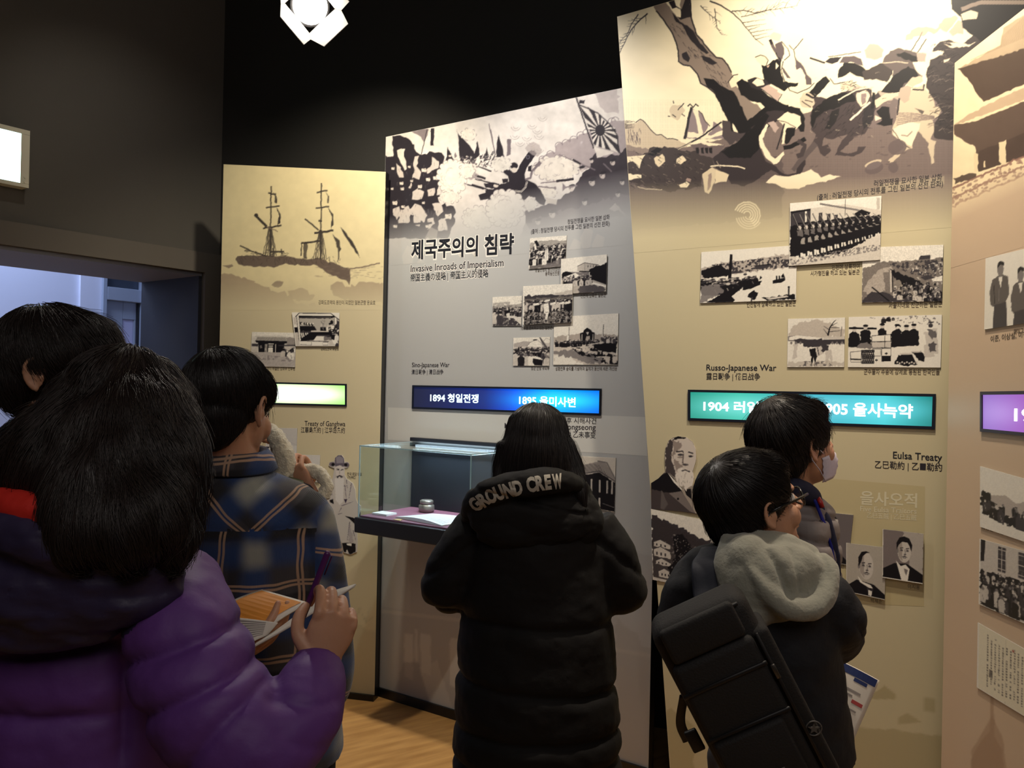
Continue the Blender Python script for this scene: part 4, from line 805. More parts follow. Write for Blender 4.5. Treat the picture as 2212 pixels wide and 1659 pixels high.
T(PAN3, PL3, 'Russo-Japanese War', (1526, 800), (1677, 801), 13, M_TXTN, 'heading', 0.01); T(PAN3, PL3, '露日戰争 | 俄日战争', (1526, 819), (1642, 820), 14, M_TXT, 'heading', 0.006)
T(PAN3, PL3, 'Eulsa Treaty', (1929, 990), (2035, 996), 15, M_TXTN, 'heading', 0.012); T(PAN3, PL3, '乙巳勒約 | 乙■勒约', (1890, 1010), (2035, 1017), 16, M_TXT, 'heading')
T(PAN3, PL3, '을사오적', (1858, 1087), (1981, 1094), 28, M_TXTP, 'pale_heading', 0.02); T(PAN3, PL3, 'Five Eulsa Traitors', (1858, 1104), (1980, 1110), 11, M_TXTP, 'pale_heading'); T(PAN3, PL3, '乙巳五賊 | 乙巳五贼', (1873, 1118), (1980, 1124), 12, M_TXTP, 'pale_heading')
T(PAN3, PL3, '이지용', (1961, 1270), (1987, 1273), 9); T(PAN3, PL3, '박제순', (1881, 1300), (1905, 1303), 8); T(PAN3, PL3, '권중현', (1800, 1224), (1823, 1227), 9)
T(PAN4, PL4, '헤이그로 파견된 특사', (2190, 722), (2260, 712), 12); T(PAN4, PL4, '이준, 이상설, 이위종 (왼쪽부터)', (2140, 738), (2290, 716), 13)
T(PAN4, PL4, '의병을 색출하기 위해 출동한 일본군', (2120, 1141), (2290, 1190), 8)

# ------------------------------------------------------------------ mounted black-and-white pictures
PB, PD, PM, PL_, PW = (24, 22, 26), (60, 56, 60), (120, 114, 112), (196, 188, 178), (226, 220, 208)
M_PHOTO = mat_vcol('photo_print', 0.38, 0.4)
M_PHEDGE = mat('photo_board_edge', (150, 144, 134), 0.6)
def picture(pl, q, label, draw, name='mounted_photograph', base=PW, th=0.004, group=None, step=1.25, ss=1.6, cat='photograph', lift=0.0):
    'q: bl br tr tl in photo pixels; draw(c) paints with unit coordinates (0..100 across, 0..100 down)'
    uz = quad_px(pl, q); x0, y0 = min(p[0] for p in q), min(p[1] for p in q); x1, y1 = max(p[0] for p in q), max(p[1] for p in q)
    c = UCanvas(x0 - 2, y0 - 2, x1 + 2, y1 + 2, base, ss); c.q = np.array(q, float); c.k = (x1 - x0) / 100.0; c.ky = (y1 - y0) / 100.0
    draw(c)
    root_loc = pl.pt(sum(p[0] for p in uz) / 4, min(p[1] for p in uz))
    o = ink_grid(name, pl, uz, c, M_PHOTO, None, step, th + lift, th - 0.0008, M_PHEDGE)
    o.data.transform(Matrix.Translation(-root_loc)); o.location = root_loc
    return tag(o, label, cat, group)
class UCanvas(Canvas):
    def T(s, pts):
        p = np.array(pts, float).reshape(-1, 2) / 100.0; bl, br, tr, tl = s.q; u, v = p[:, :1], p[:, 1:]
        return (tl * (1 - u) + tr * u) * (1 - v) + (bl * (1 - u) + br * u) * v
    def line(s, pts, w, col, al=1.0, w2=None, jit=0.0):
        k = s.k; s.tr = None; p = s.T(pts)
        if jit: p = rough_line(p, jit, False)
        q, s.q = s.q, None; T_, s.T = s.T, lambda z: np.array(z, float); Canvas.line(s, p, w * k, col, al, None if w2 is None else w2 * k); s.q = q; del s.T
    def grain(s, amt, scale=3): s.a *= (1 + 0.7 * amt * (fnoise(s.X / (scale * 0.6), s.Y / (scale * 0.6), int(s.x0) % 97, 2) - 0.5)[..., None])
    def blot(s, pts, col, thr=0.5, scale=6, al=1.0, seed=1):
        'ragged blotches of tone inside a polygon'
        sv = s.a.copy(); s.poly(pts, col, al); m = (fnoise(s.X / scale, s.Y / scale, seed, 3) > thr)[..., None]; s.a = np.where(m, s.a, sv)
def crowd(c, x0, x1, y0, y1, n, h, cols=(PB, PD, PW), rs=None, hat=0.3):
    rs = rs or RNG
    ys = np.sort(rs.uniform(y0, y1, n))
    for y in ys:
        x = rs.uniform(x0, x1); s = h * (0.6 + 0.6 * (y - y0) / max(y1 - y0, 1)); col = cols[rs.integers(len(cols))]; w = s * 0.32
        c.poly([(x - w, y + s * 0.1), (x - w * 0.4, y - s * 0.1), (x + w * 0.4, y - s * 0.1), (x + w, y + s * 0.1), (x + w * 0.9, y + s), (x - w * 0.9, y + s)], col, 0.95, 0.4)
        c.ell(x, y - s * 0.22, w * 0.5, s * 0.17, (PL_, PM, PD)[rs.integers(3)], 1, n=8)
        if rs.random() < hat: c.ell(x, y - s * 0.34, w * 0.75, s * 0.1, PB, 1, n=8)
        if rs.random() < 0.5: c.line([(x - w * 0.2, y + s * 0.3), (x + w * 0.3, y + s * 0.8)], 0.8, (PM, PL_, PB)[rs.integers(3)], 0.8)
def p_hall(c):
    c.poly([(0, 0), (100, 0), (100, 100), (0, 100)], PL_); c.poly([(0, 14), (6, 14), (14, 1), (80, 1), (100, 20), (100, 0), (0, 0)], PW)
    c.poly([(10, 14), (84, 14), (90, 80), (10, 82)], PD); c.poly([(12, 17), (86, 17), (84, 52), (12, 55)], (176, 170, 160), 1, 0.5)
    c.poly([(8, 5), (14, 1), (80, 1), (86, 11), (12, 10)], PW); c.line([(5, 13), (14, 1.5), (80, 1.5), (99, 22)], 1.8, PB); c.line([(12, 11.5), (88, 11.5)], 3, PB); c.poly([(8, 10), (12, 10), (12, 96), (8, 96)], PW); c.line([(12.3, 12), (12.3, 84)], 0.9, PB); c.line([(7.6, 12), (7.6, 84)], 0.8, PB)
    c.poly([(88, 14), (92, 14), (92, 80), (88, 80)], PW); c.line([(87.5, 14), (87.5, 78)], 0.9, PB); c.poly([(93, 20), (100, 26), (100, 100), (90, 100)], PD, 1, 1)
    for x in (16, 24, 28, 34, 40): c.ell(x, 32 + (x - 16) * 0.15, 2.6, 4.2, PB); c.ell(x + 1.5, 33, 1.5, 3, PW); c.poly([(x - 4, 40), (x + 4, 40), (x + 9, 52), (x - 3, 56)], PB)
    c.ell(3, 40, 3, 5, PW); c.poly([(0, 44), (7, 44), (8, 58), (0, 60)], PB)
    for x in (3, 18, 30): c.arc(*c.T([(x + 1, 60)])[0], 6, 180, 360, 1.4, PW)
    for x in (14, 18, 24, 28, 34): c.line([(x, 60), (x + 3, 80)], 2.2, PW)
    c.poly([(36, 53), (80, 52), (80, 57), (36, 58)], PL_); c.poly([(36, 58), (80, 57), (80, 66), (50, 66), (40, 82), (12, 84), (12, 78)], PB); c.poly([(48, 70), (66, 70), (64, 82), (40, 84)], PW)
    for x in (60, 66, 74, 78, 84): c.ell(x, 38 + (x % 3), 2.2, 4, PL_); c.poly([(x - 3, 43), (x + 3, 43), (x + 4, 54), (x - 3, 54)], (PB, PM, PW)[x % 3])
    c.line([(80, 24), (84, 30)], 6, PB); c.line([(76, 34), (84, 30)], 4, PB); c.poly([(78, 58), (86, 50), (87, 74), (78, 70)], PB); c.poly([(66, 70), (80, 72), (82, 82), (64, 82)], PM, 1, 1.5)
    for i in range(14): c.line([(58 + RNG.uniform(0, 8), 20 + i * 2), (62 + RNG.uniform(0, 6), 26 + i * 2)], 0.8, PM)
    c.poly([(10, 84), (76, 86), (76, 97), (10, 97)], PW); c.line([(10, 84), (76, 86)], 1, PB); c.line([(36, 88), (36, 96), (10, 95)], 0.7, PD); c.line([(62, 88), (74, 88), (74, 96), (62, 96), (62, 88)], 0.7, PD); crowd(c, 78, 98, 30, 80, 14, 14, (PB, PW)); c.poly([(82, 78), (96, 84), (98, 92), (86, 92)], PW, 1, 1)
def p_gate(c):
    c.poly([(0, 12), (60, 8), (100, 16), (100, 36), (0, 34)], (206, 200, 190)); c.poly([(75, 12), (100, 16), (100, 36), (80, 36)], (150, 142, 136), 1, 1)
    c.poly([(12, 14), (76, 12), (80, 24), (7, 26)], (176, 170, 160)); 
    for i in range(30): c.line([(13 + i * 2.1, 15), (10 + i * 2.3, 25)], 0.6, PD, 0.8)
    c.poly([(7, 25), (80, 25), (79, 32), (10, 31)], PB); c.poly([(14, 31), (74, 31), (72, 58), (16, 58)], PB); c.poly([(0, 34), (14, 34), (14, 42), (0, 42)], PD); c.poly([(0, 43), (14, 42), (14, 58), (0, 58)], PL_)
    for x in (31, 34, 54): c.line([(x, 34), (x, 60)], 1.8, PL_)
    c.poly([(38, 44), (48, 44), (48, 58), (37, 58)], PW); c.line([(37, 34), (50, 34)], 2, PW); c.line([(38, 40), (48, 40)], 2, PW); c.poly([(18, 40), (22, 38), (24, 46), (20, 48)], PM)
    c.poly([(0, 58), (72, 58), (100, 70), (100, 100), (0, 100)], (176, 168, 162)); c.poly([(74, 38), (100, 40), (100, 70), (72, 58)], PL_); c.poly([(60, 36), (100, 34), (100, 40), (60, 40)], PD, 0.8)
    crowd(c, 70, 96, 46, 60, 12, 16, (PW, PW, PL_, PB)); c.grain(0.25, 3); c.blot([(10, 66), (95, 70), (90, 85), (20, 80)], (140, 132, 130), 0.6, 5)
def p_sea(c):
    c.poly([(0, 0), (100, 0), (100, 60), (0, 60)], (196, 192, 188)); c.poly([(0, 60), (100, 60), (100, 100), (0, 100)], (206, 202, 198)); c.line([(40, 58), (70, 45), (100, 58)], 0.6, PM, 0.5); c.poly([(0, 64), (12, 64), (10, 70), (0, 70)], PD); c.line([(5, 40), (5, 64)], 0.8, PD); c.grain(0.05)
def p_sea2(c):
    c.poly([(0, 0), (100, 0), (100, 58), (0, 58)], (206, 202, 196)); c.poly([(60, 64), (100, 52), (100, 60)], PD); c.line([(0, 62), (100, 64)], 1.2, PM); c.poly([(0, 64), (100, 66), (100, 100), (0, 100)], (186, 180, 172)); c.grain(0.06)
def p_crowd(c):
    c.poly([(0, 22), (100, 16), (100, 100), (0, 100)], (110, 104, 100), 1, 1); c.poly([(0, 14), (60, 10), (100, 20), (100, 26), (0, 30)], (160, 154, 146), 1, 1); crowd(c, 2, 98, 25, 72, 130, 16, (PD, PL_, PW, PB, PB)); c.poly([(10, 10), (18, 8), (26, 26), (18, 28)], PB); c.poly([(10, 20), (14, 18), (18, 36), (13, 38)], PW)
    c.poly([(42, 40), (50, 38), (51, 76), (41, 76)], PW); c.line([(46, 40), (46, 74)], 0.8, PM); c.poly([(50, 84), (100, 70), (100, 100), (40, 100)], PM, 0.8, 2); c.grain(0.4, 2)
def p_street(c):
    c.poly([(0, 44), (18, 38), (60, 44), (60, 66), (0, 60)], PM); c.poly([(34, 24), (50, 16), (80, 24), (80, 36), (60, 40), (34, 38)], (186, 178, 168)); c.line([(34, 24), (50, 16), (80, 26)], 1.2, PD); c.line([(50, 17), (50, 38)], 0.8, PM)
    for x in (56, 62, 68, 74): c.poly([(x, 24), (x + 2, 24), (x + 2, 30), (x, 30)], PD, 0.7)
    c.poly([(60, 36), (100, 20), (100, 90), (70, 76), (62, 60)], PB, 1, 1); c.line([(38, 39), (62, 42)], 2.6, PB); c.poly([(0, 44), (12, 36), (26, 44), (26, 52), (0, 54)], PB, 1, 1.5); c.poly([(8, 50), (30, 42), (38, 50), (30, 58)], PW)
    c.poly([(0, 58), (66, 64), (100, 82), (100, 100), (0, 100)], (176, 168, 158)); c.poly([(40, 78), (90, 82), (100, 100), (36, 100)], PD, 0.8, 2); crowd(c, 6, 66, 50, 66, 60, 12, (PB, PB, PD, PL_)); c.poly([(70, 72), (98, 84), (98, 88), (66, 76)], PW); c.grain(0.2)
def p_field1(c):
    c.poly([(0, 30), (100, 28), (100, 100), (0, 100)], (140, 134, 128), 1, 1); c.blot([(0, 20), (100, 16), (100, 36), (0, 38)], (170, 164, 156), 0.45, 6); crowd(c, 0, 96, 38, 52, 60, 18, (PD, PB, PL_, PM)); c.poly([(45, 58), (100, 54), (100, 100), (80, 94), (50, 74)], (206, 200, 190), 1, 2); crowd(c, 60, 96, 46, 56, 14, 12, (PD, PB)); c.blot([(0, 70), (70, 74), (95, 95), (95, 100), (0, 100)], PD, 0.4, 3); crowd(c, 0, 26, 50, 66, 16, 24, (PB, PD, PL_)); c.grain(0.35, 2)
def p_field2(c):
    c.poly([(0, 28), (100, 26), (100, 100), (0, 100)], (104, 98, 94), 1, 1); c.poly([(0, 25), (40, 24), (100, 27), (100, 32), (0, 32)], PD, 1, 1); c.poly([(60, 22), (100, 14), (100, 28), (70, 27)], (190, 182, 172), 1, 1); crowd(c, 0, 98, 38, 52, 90, 15, (PB, PD, PL_, PB)); c.blot([(0, 62), (100, 58), (100, 100), (0, 100)], PB, 0.5, 3)
    for x in (18, 52, 70, 82): c.poly([(x, 47), (x + 11, 44), (x + 12, 49), (x + 1, 52)], PW)
    c.poly([(40, 48), (49, 47), (51, 68), (49, 76), (47, 90), (42, 90), (44, 74), (40, 72)], PW); c.ell(45, 43, 3, 4, PM); c.ell(46, 40, 6.5, 2.6, PW, 1, -0.2); c.poly([(42, 90), (46, 90), (46, 96), (41, 96)], PB); c.blot([(0, 70), (100, 66), (100, 100), (0, 100)], (160, 154, 148), 0.62, 3, 1, 4); c.grain(0.4, 2)
def p_camp(c):
    c.poly([(0, 24), (100, 20), (100, 100), (0, 100)], PL_); c.poly([(0, 20), (30, 12), (50, 18), (40, 30), (0, 34)], (170, 162, 156), 1, 1); c.poly([(36, 32), (46, 16), (64, 8), (76, 22), (78, 34)], PW); c.line([(36, 32), (46, 16), (64, 8), (76, 22)], 1, PM); c.line([(82, 14), (88, 4), (98, 8)], 1, PM); c.ell(58, 9, 6, 2, PB)
    crowd(c, 0, 98, 36, 56, 110, 16, (PB, PB, PD, PL_)); c.poly([(0, 70), (60, 66), (60, 100), (0, 100)], (206, 198, 188), 0.9, 2); crowd(c, 2, 50, 56, 70, 20, 26, (PL_, PB, PW)); c.poly([(70, 0), (73, 0), (94, 36), (90, 40), (78, 26)], PM); c.line([(70, 0), (92, 40)], 1.6, PB)
    c.poly([(54, 72), (60, 66), (80, 74), (80, 80), (56, 78)], PW); c.poly([(54, 74), (80, 80), (80, 100), (58, 98), (53, 88)], PB); crowd(c, 80, 98, 50, 76, 14, 24, (PB, PL_, PD)); c.grain(0.3, 2)
def p_arch(c):
    c.poly([(0, 42), (40, 36), (100, 42), (100, 56), (0, 56)], (168, 158, 148), 1, 1); c.poly([(0, 56), (100, 54), (100, 100), (0, 100)], (196, 186, 174)); c.poly([(0, 72), (30, 68), (60, 78), (80, 92), (70, 100), (40, 92), (0, 78)], PM, 0.9, 2); c.blot([(26, 64), (60, 66), (100, 84), (100, 100), (80, 98), (40, 80)], PB, 0.55, 6)
    c.poly([(40, 36), (45, 34), (46, 30), (51, 25), (57, 30), (59, 34), (63, 36), (62, 54), (56, 54), (55, 42), (50, 42), (48, 54), (41, 54)], PB); c.poly([(49, 34), (54, 34), (52, 40)], PL_); c.line([(43, 38), (43, 52)], 1, PL_); c.line([(60, 38), (60, 52)], 1, PL_)
    c.line([(76, 12), (75, 54)], 1.4, PW, 1, 2.6); c.line([(76.5, 20), (75.5, 50)], 0.8, PB); c.line([(23, 22), (23, 56)], 1, PM); c.poly([(20, 38), (23, 40), (22, 56), (19, 54)], PW); crowd(c, 2, 70, 50, 56, 60, 7, (PB, PB, PL_, PD)); c.poly([(62, 60), (98, 54), (100, 78), (80, 74), (62, 68)], PB, 1, 1); c.line([(52, 60), (84, 54), (98, 52)], 1.6, PL_); crowd(c, 70, 98, 44, 50, 20, 7, (PL_, PD)); c.poly([(97, 68), (99, 68), (99, 80), (97, 80)], PW); c.poly([(0, 80), (26, 84), (46, 100), (0, 100)], PW, 0.9, 2); c.grain(0.18, 3)
def p_harbour(c):
    c.poly([(0, 30), (20, 24), (50, 20), (100, 14), (100, 40), (60, 42), (30, 48), (0, 52)], (176, 166, 156), 1, 2); c.blot([(10, 26), (60, 20), (100, 18), (100, 38), (30, 46)], PD, 0.5, 4); c.poly([(0, 36), (20, 26), (24, 34), (30, 40), (30, 50), (4, 52), (0, 44)], PB, 1, 1); c.poly([(0, 56), (14, 54), (14, 58), (0, 60)], PB)
    c.line([(31, 8), (30, 50), (28, 94)], 2.6, PB, 1, 4); crowd(c, 0, 42, 56, 70, 60, 14, (PB, PB, PD)); c.poly([(0, 66), (20, 66), (24, 78), (6, 96), (0, 100)], PM, 0.9, 2); c.poly([(4, 100), (20, 86), (40, 68), (44, 70), (36, 84), (24, 96), (20, 100)], PB, 1, 1); c.poly([(20, 94), (32, 88), (36, 96), (34, 100), (18, 100)], PB)
    c.poly([(44, 60), (56, 58), (60, 62), (64, 62), (62, 70), (52, 76), (44, 78)], PB, 1, 1); crowd(c, 44, 58, 54, 60, 20, 10, (PB,)); c.poly([(62, 52), (64, 56), (61, 60)], PB); c.poly([(50, 86), (56, 78), (60, 84), (58, 94), (54, 96), (49, 92)], PB, 1, 1); c.line([(54, 92), (53, 100)], 1.5, PD)
    c.poly([(75, 62), (88, 58), (88, 63), (84, 67), (75, 68)], PB); c.line([(79, 54), (79, 62)], 1.6, PB); c.line([(82, 54), (82, 60)], 1.6, PB); c.poly([(84, 54), (86, 50), (88, 58), (84, 58)], PB); c.poly([(56, 34), (72, 32), (70, 38), (58, 40)], PD); c.line([(60, 20), (61, 34)], 0.8, PD); c.line([(55, 33), (73, 32)], 1, PB)
    c.poly([(64, 94), (80, 92), (96, 88), (99, 90), (99, 98), (70, 100)], PB, 1, 1); c.poly([(68, 95), (90, 91), (92, 94), (72, 98)], PL_); c.line([(92, 78), (92, 92)], 1.4, PB); c.ell(92, 76, 1.2, 2, PB); c.ell(46, 48, 2, 2, PD); c.ell(38, 54, 2, 1.5, PD); c.grain(0.1, 3)
def p_march(c):
    c.poly([(10, 12), (20, 10), (60, 8), (100, 22), (100, 36), (0, 40), (0, 16)], (204, 196, 184)); c.poly([(0, 14), (22, 12), (22, 42), (0, 44)], PD); c.line([(17, 10), (17, 40)], 2, PW); c.line([(0, 14), (22, 12)], 2, PB); c.line([(32, 4), (72, 18), (84, 24)], 2, PM)
    for x in (31, 40, 48): c.poly([(x, 18 + (x - 30) * 0.3), (x + 4, 18 + (x - 30) * 0.3), (x + 4, 32), (x, 32)], PD)
    c.line([(60, 0), (60, 26)], 0.6, PD); c.poly([(70, 24), (78, 18), (88, 24), (86, 28), (72, 28)], PB); c.poly([(0, 78), (100, 56), (100, 100), (0, 100)], (206, 198, 186), 1, 1)
    c.poly([(0, 36), (20, 34), (40, 32), (70, 28), (100, 30), (100, 56), (80, 70), (60, 84), (30, 88), (0, 84)], PB, 1, 1.5)
    for i in range(13):
        x = 4 + i * 7.4; s = 1.0 - i * 0.055; y = 36 - i * 0.3
        c.ell(x + 6, y - 1, 3.4 * s, 2.6 * s, PD); c.ell(x + 6, y + 4, 2.2 * s, 3.6 * s, PL_); c.ell(x + 6, y - 3, 3.2 * s, 1.6 * s, PB); c.line([(x - 2, y - 20 * s), (x + 8, y + 14 * s)], 1.4 * s, PD if i % 2 else PB, 1); c.line([(x - 1.4, y - 19 * s), (x + 7, y + 9 * s)], 0.5, PL_, 0.8)
        c.poly([(x + 3, y + 8), (x + 9 * s, y + 7), (x + 10 * s, y + 18 * s), (x + 4, y + 16 * s)], PM, 0.8, 1); c.poly([(x + 8, y + 22 * s), (x + 12 * s, y + 20 * s), (x + 13, y + 30 * s), (x + 8, y + 30 * s)], PL_, 0.75, 1)
        c.line([(x + 4, 84 - i * 2.3), (x + 5, 92 - i * 2.6)], 3.2 * s, PW); c.line([(x + 9, 80 - i * 2.0), (x + 9, 90 - i * 2.6)], 2.6 * s, PW)
    c.blot([(0, 88), (100, 74), (100, 84), (0, 100)], PM, 0.55, 3); c.poly([(94, 2), (98, 2), (98, 20), (95, 20)], (176, 168, 156), 0.8, 0.6); c.grain(0.15, 3)
def p_railway(c):
    c.poly([(0, 38), (20, 28), (60, 26), (100, 22), (100, 100), (0, 100)], (120, 112, 106), 1, 1.5); c.blot([(30, 30), (100, 24), (100, 60), (60, 50)], PD, 0.5, 5, 1, 5); c.blot([(50, 34), (100, 30), (100, 70), (70, 60)], PL_, 0.62, 4, 1, 7); c.poly([(70, 22), (72, 18), (84, 17), (84, 24), (70, 25)], PD); c.poly([(8, 60), (20, 42), (34, 36), (38, 40), (26, 50), (30, 80), (10, 84), (0, 80)], (170, 160, 150), 1, 2)
    c.poly([(34, 40), (40, 42), (100, 84), (100, 100), (56, 100)], PB, 1, 2); c.poly([(40, 56), (70, 90), (50, 92), (38, 76)], (132, 124, 116), 1, 2); c.line([(35, 42), (36, 82)], 2, PL_); c.line([(37, 44), (38.5, 84)], 1, PB); c.poly([(0, 96), (12, 80), (30, 82), (50, 96), (54, 100), (0, 100)], PD, 1, 1); c.line([(12, 72), (34, 98)], 1.6, PB); crowd(c, 40, 98, 66, 96, 90, 7, (PB, PD, PL_, PM)); c.poly([(86, 60), (100, 54), (100, 64), (88, 64)], PW); c.poly([(72, 56), (82, 52), (90, 58), (78, 62)], PD); c.grain(0.35, 3)
def p_market(c):
    c.poly([(8, 16), (30, 6), (50, 2), (70, 10), (90, 20), (100, 24), (100, 40), (0, 40)], (188, 178, 166), 1, 2); c.line([(70, 36), (73, 20), (80, 8)], 3, PB, 1, 1.2); 
    for q in ([(72, 24), (62, 16)], [(74, 20), (90, 20)], [(70, 34), (62, 22)], [(76, 16), (86, 10)], [(73, 28), (92, 26)], [(80, 8), (84, 4)]): c.line(q, 1.2, PB, 1, 0.5)
    c.line([(94, 18), (92, 56)], 1, PD); c.poly([(0, 36), (20, 34), (60, 40), (60, 50), (0, 46)], PM); c.poly([(2, 38), (16, 34), (60, 40), (56, 44), (2, 44)], PW); c.poly([(10, 42), (64, 44), (62, 60), (20, 58)], PD, 1, 1); c.poly([(62, 38), (100, 38), (100, 44), (62, 43)], PL_); c.poly([(62, 44), (100, 44), (100, 54), (62, 54)], PD)
    for (x, w) in ((6, 7), (14, 8), (22, 9), (78, 6), (86, 6), (95, 5)): c.poly([(x - w / 2, 60 - w), (x + w / 2, 60 - w), (x + w / 2 + 2, 70 + w * 1.6), (x - w / 2 - 2, 70 + w * 1.6)] if x < 50 else [(x - w / 2, 52), (x + w / 2, 52), (x + w / 2, 66), (x - w / 2, 66)], PW if x != 14 else PL_, 1, 1); c.ell(x, 50 if x < 50 else 51, 2, 3, PM)
    c.poly([(20, 64), (27, 60), (30, 88), (18, 88)], PW); c.line([(24, 62), (36, 68)], 3, PW); c.poly([(38, 62), (48, 60), (52, 74), (50, 94), (47, 94), (46, 78), (44, 94), (41, 94), (40, 76)], PB, 1, 1); c.poly([(48, 60), (58, 56), (64, 72), (52, 78)], PL_, 1, 0.5); c.line([(52, 60), (55, 76)], 1.6, PD); c.poly([(58, 50), (72, 56), (72, 66), (62, 70)], PD, 1, 1); c.poly([(66, 66), (76, 64), (80, 92), (78, 94), (74, 80), (70, 93), (66, 92)], PL_, 1, 1)
    c.poly([(0, 88), (100, 90), (100, 100), (0, 100)], (180, 170, 158), 0.7, 2); c.blot([(30, 88), (70, 88), (80, 98), (20, 98)], PD, 0.5, 4, 0.7); c.grain(0.15, 3)
def p_supplies(c):
    c.blot([(20, 2), (90, 0), (100, 20), (60, 14)], PM, 0.6, 4); c.poly([(0, 20), (30, 22), (30, 26), (0, 24)], PB); crowd(c, 32, 48, 4, 6, 5, 8, (PB,))
    for (x, w, h0) in ((6, 9, 26), (18, 9, 22), (36, 8, 20), (52, 8, 22), (62, 9, 24), (70, 8, 22)):
        c.poly([(x - w * 0.6, h0 + 8), (x, h0 + 2), (x + w * 0.6, h0 + 8), (x + w * 0.7, 62), (x - w * 0.7, 62)], PB, 1, 1); c.ell(x, h0, 2.2, 4, PL_); c.ell(x, h0 - 4, 2.8, 2.6, PB)
    c.poly([(45, 34), (75, 34), (75, 60), (46, 62)], PB, 1, 1); c.poly([(0, 60), (30, 62), (80, 58), (100, 64), (100, 100), (0, 100)], PW, 1, 0.6); c.ell(53, 20, 3, 3, PB); c.ell(53, 22, 2, 2, PW)
    for (x, y) in ((86, 40), (90, 34)): c.poly([(x - 5, y - 8), (x + 5, y - 8), (x + 7, y + 40), (x - 4, y + 40)], PL_, 1, 1)
    c.ell(88, 20, 2.6, 4, PD); c.ell(88, 14, 3, 1.6, PD); c.poly([(84, 26), (94, 30), (94, 44), (88, 42)], PD, 0.7, 2); c.poly([(86, 58), (92, 50), (95, 70), (88, 72)], PD, 0.8, 2); c.poly([(78, 40), (82, 36), (84, 56), (76, 58)], PW)
    c.poly([(25, 38), (45, 36), (46, 50), (25, 50)], PW); c.poly([(24, 51), (46, 50), (46, 60), (25, 62)], PL_); 
    for q in ([(25, 38), (45, 36), (46, 62), (25, 62), (25, 38)], [(24, 50), (46, 49)], [(39, 38), (39, 60)], [(36, 63), (46, 63), (46, 78), (36, 78), (36, 63)], [(26, 64), (35, 64), (35, 78), (26, 78), (26, 64)]): c.line(q, 0.6, PB)
    c.poly([(36, 78), (46, 78), (46, 88), (36, 89)], PB); c.poly([(26, 80), (35, 80), (35, 92), (26, 92)], PW); c.line([(39.5, 73), (42.5, 73)], 1.2, PB); c.line([(41, 70.5), (41, 76)], 0.8, PB); c.line([(29, 86), (32, 86)], 1.2, PB); c.line([(30.5, 83.5), (30.5, 89)], 0.8, PB)
    c.poly([(14, 66), (27, 66), (27, 92), (15, 92)], PL_); 
    for i in range(7): c.line([(14 + i * 2, 67), (16 + i * 2, 79)], 0.9, PB); c.line([(16 + i * 2, 67), (14 + i * 2, 79)], 0.9, PB); c.line([(14 + i * 2, 80), (16 + i * 2, 91)], 0.9, PB); c.line([(16 + i * 2, 80), (14 + i * 2, 91)], 0.9, PB)
    for y in (67, 79.5, 92): c.line([(14, y), (28, y)], 1.2, PB)
    c.poly([(54, 76), (66, 72), (72, 78), (75, 94), (64, 98), (50, 94), (50, 88)], PB, 1, 1); c.ell(62, 74, 7, 1.8, PL_); c.poly([(68, 70), (78, 68), (83, 80), (82, 88), (76, 88)], PB, 1, 1); c.ell(73, 70, 6, 1.6, PL_); c.poly([(69, 76), (72, 76), (76, 92), (74, 94)], PW)
    for i in range(9): c.ell(53 + i * 2.6, 90 + (i % 2) * 2, 1, 1.8, PL_)
    c.poly([(10, 56), (20, 50), (26, 60), (24, 64), (8, 62)], PM, 1, 1); c.poly([(2, 70), (14, 68), (15, 88), (3, 88)], PW); c.line([(2, 84), (14, 85)], 1.4, PB); c.line([(2, 70), (14, 68), (14, 90), (3, 90), (2, 70)], 0.6, PD); c.poly([(60, 60), (66, 58), (68, 70), (60, 72)], PW); c.grain(0.08, 3)
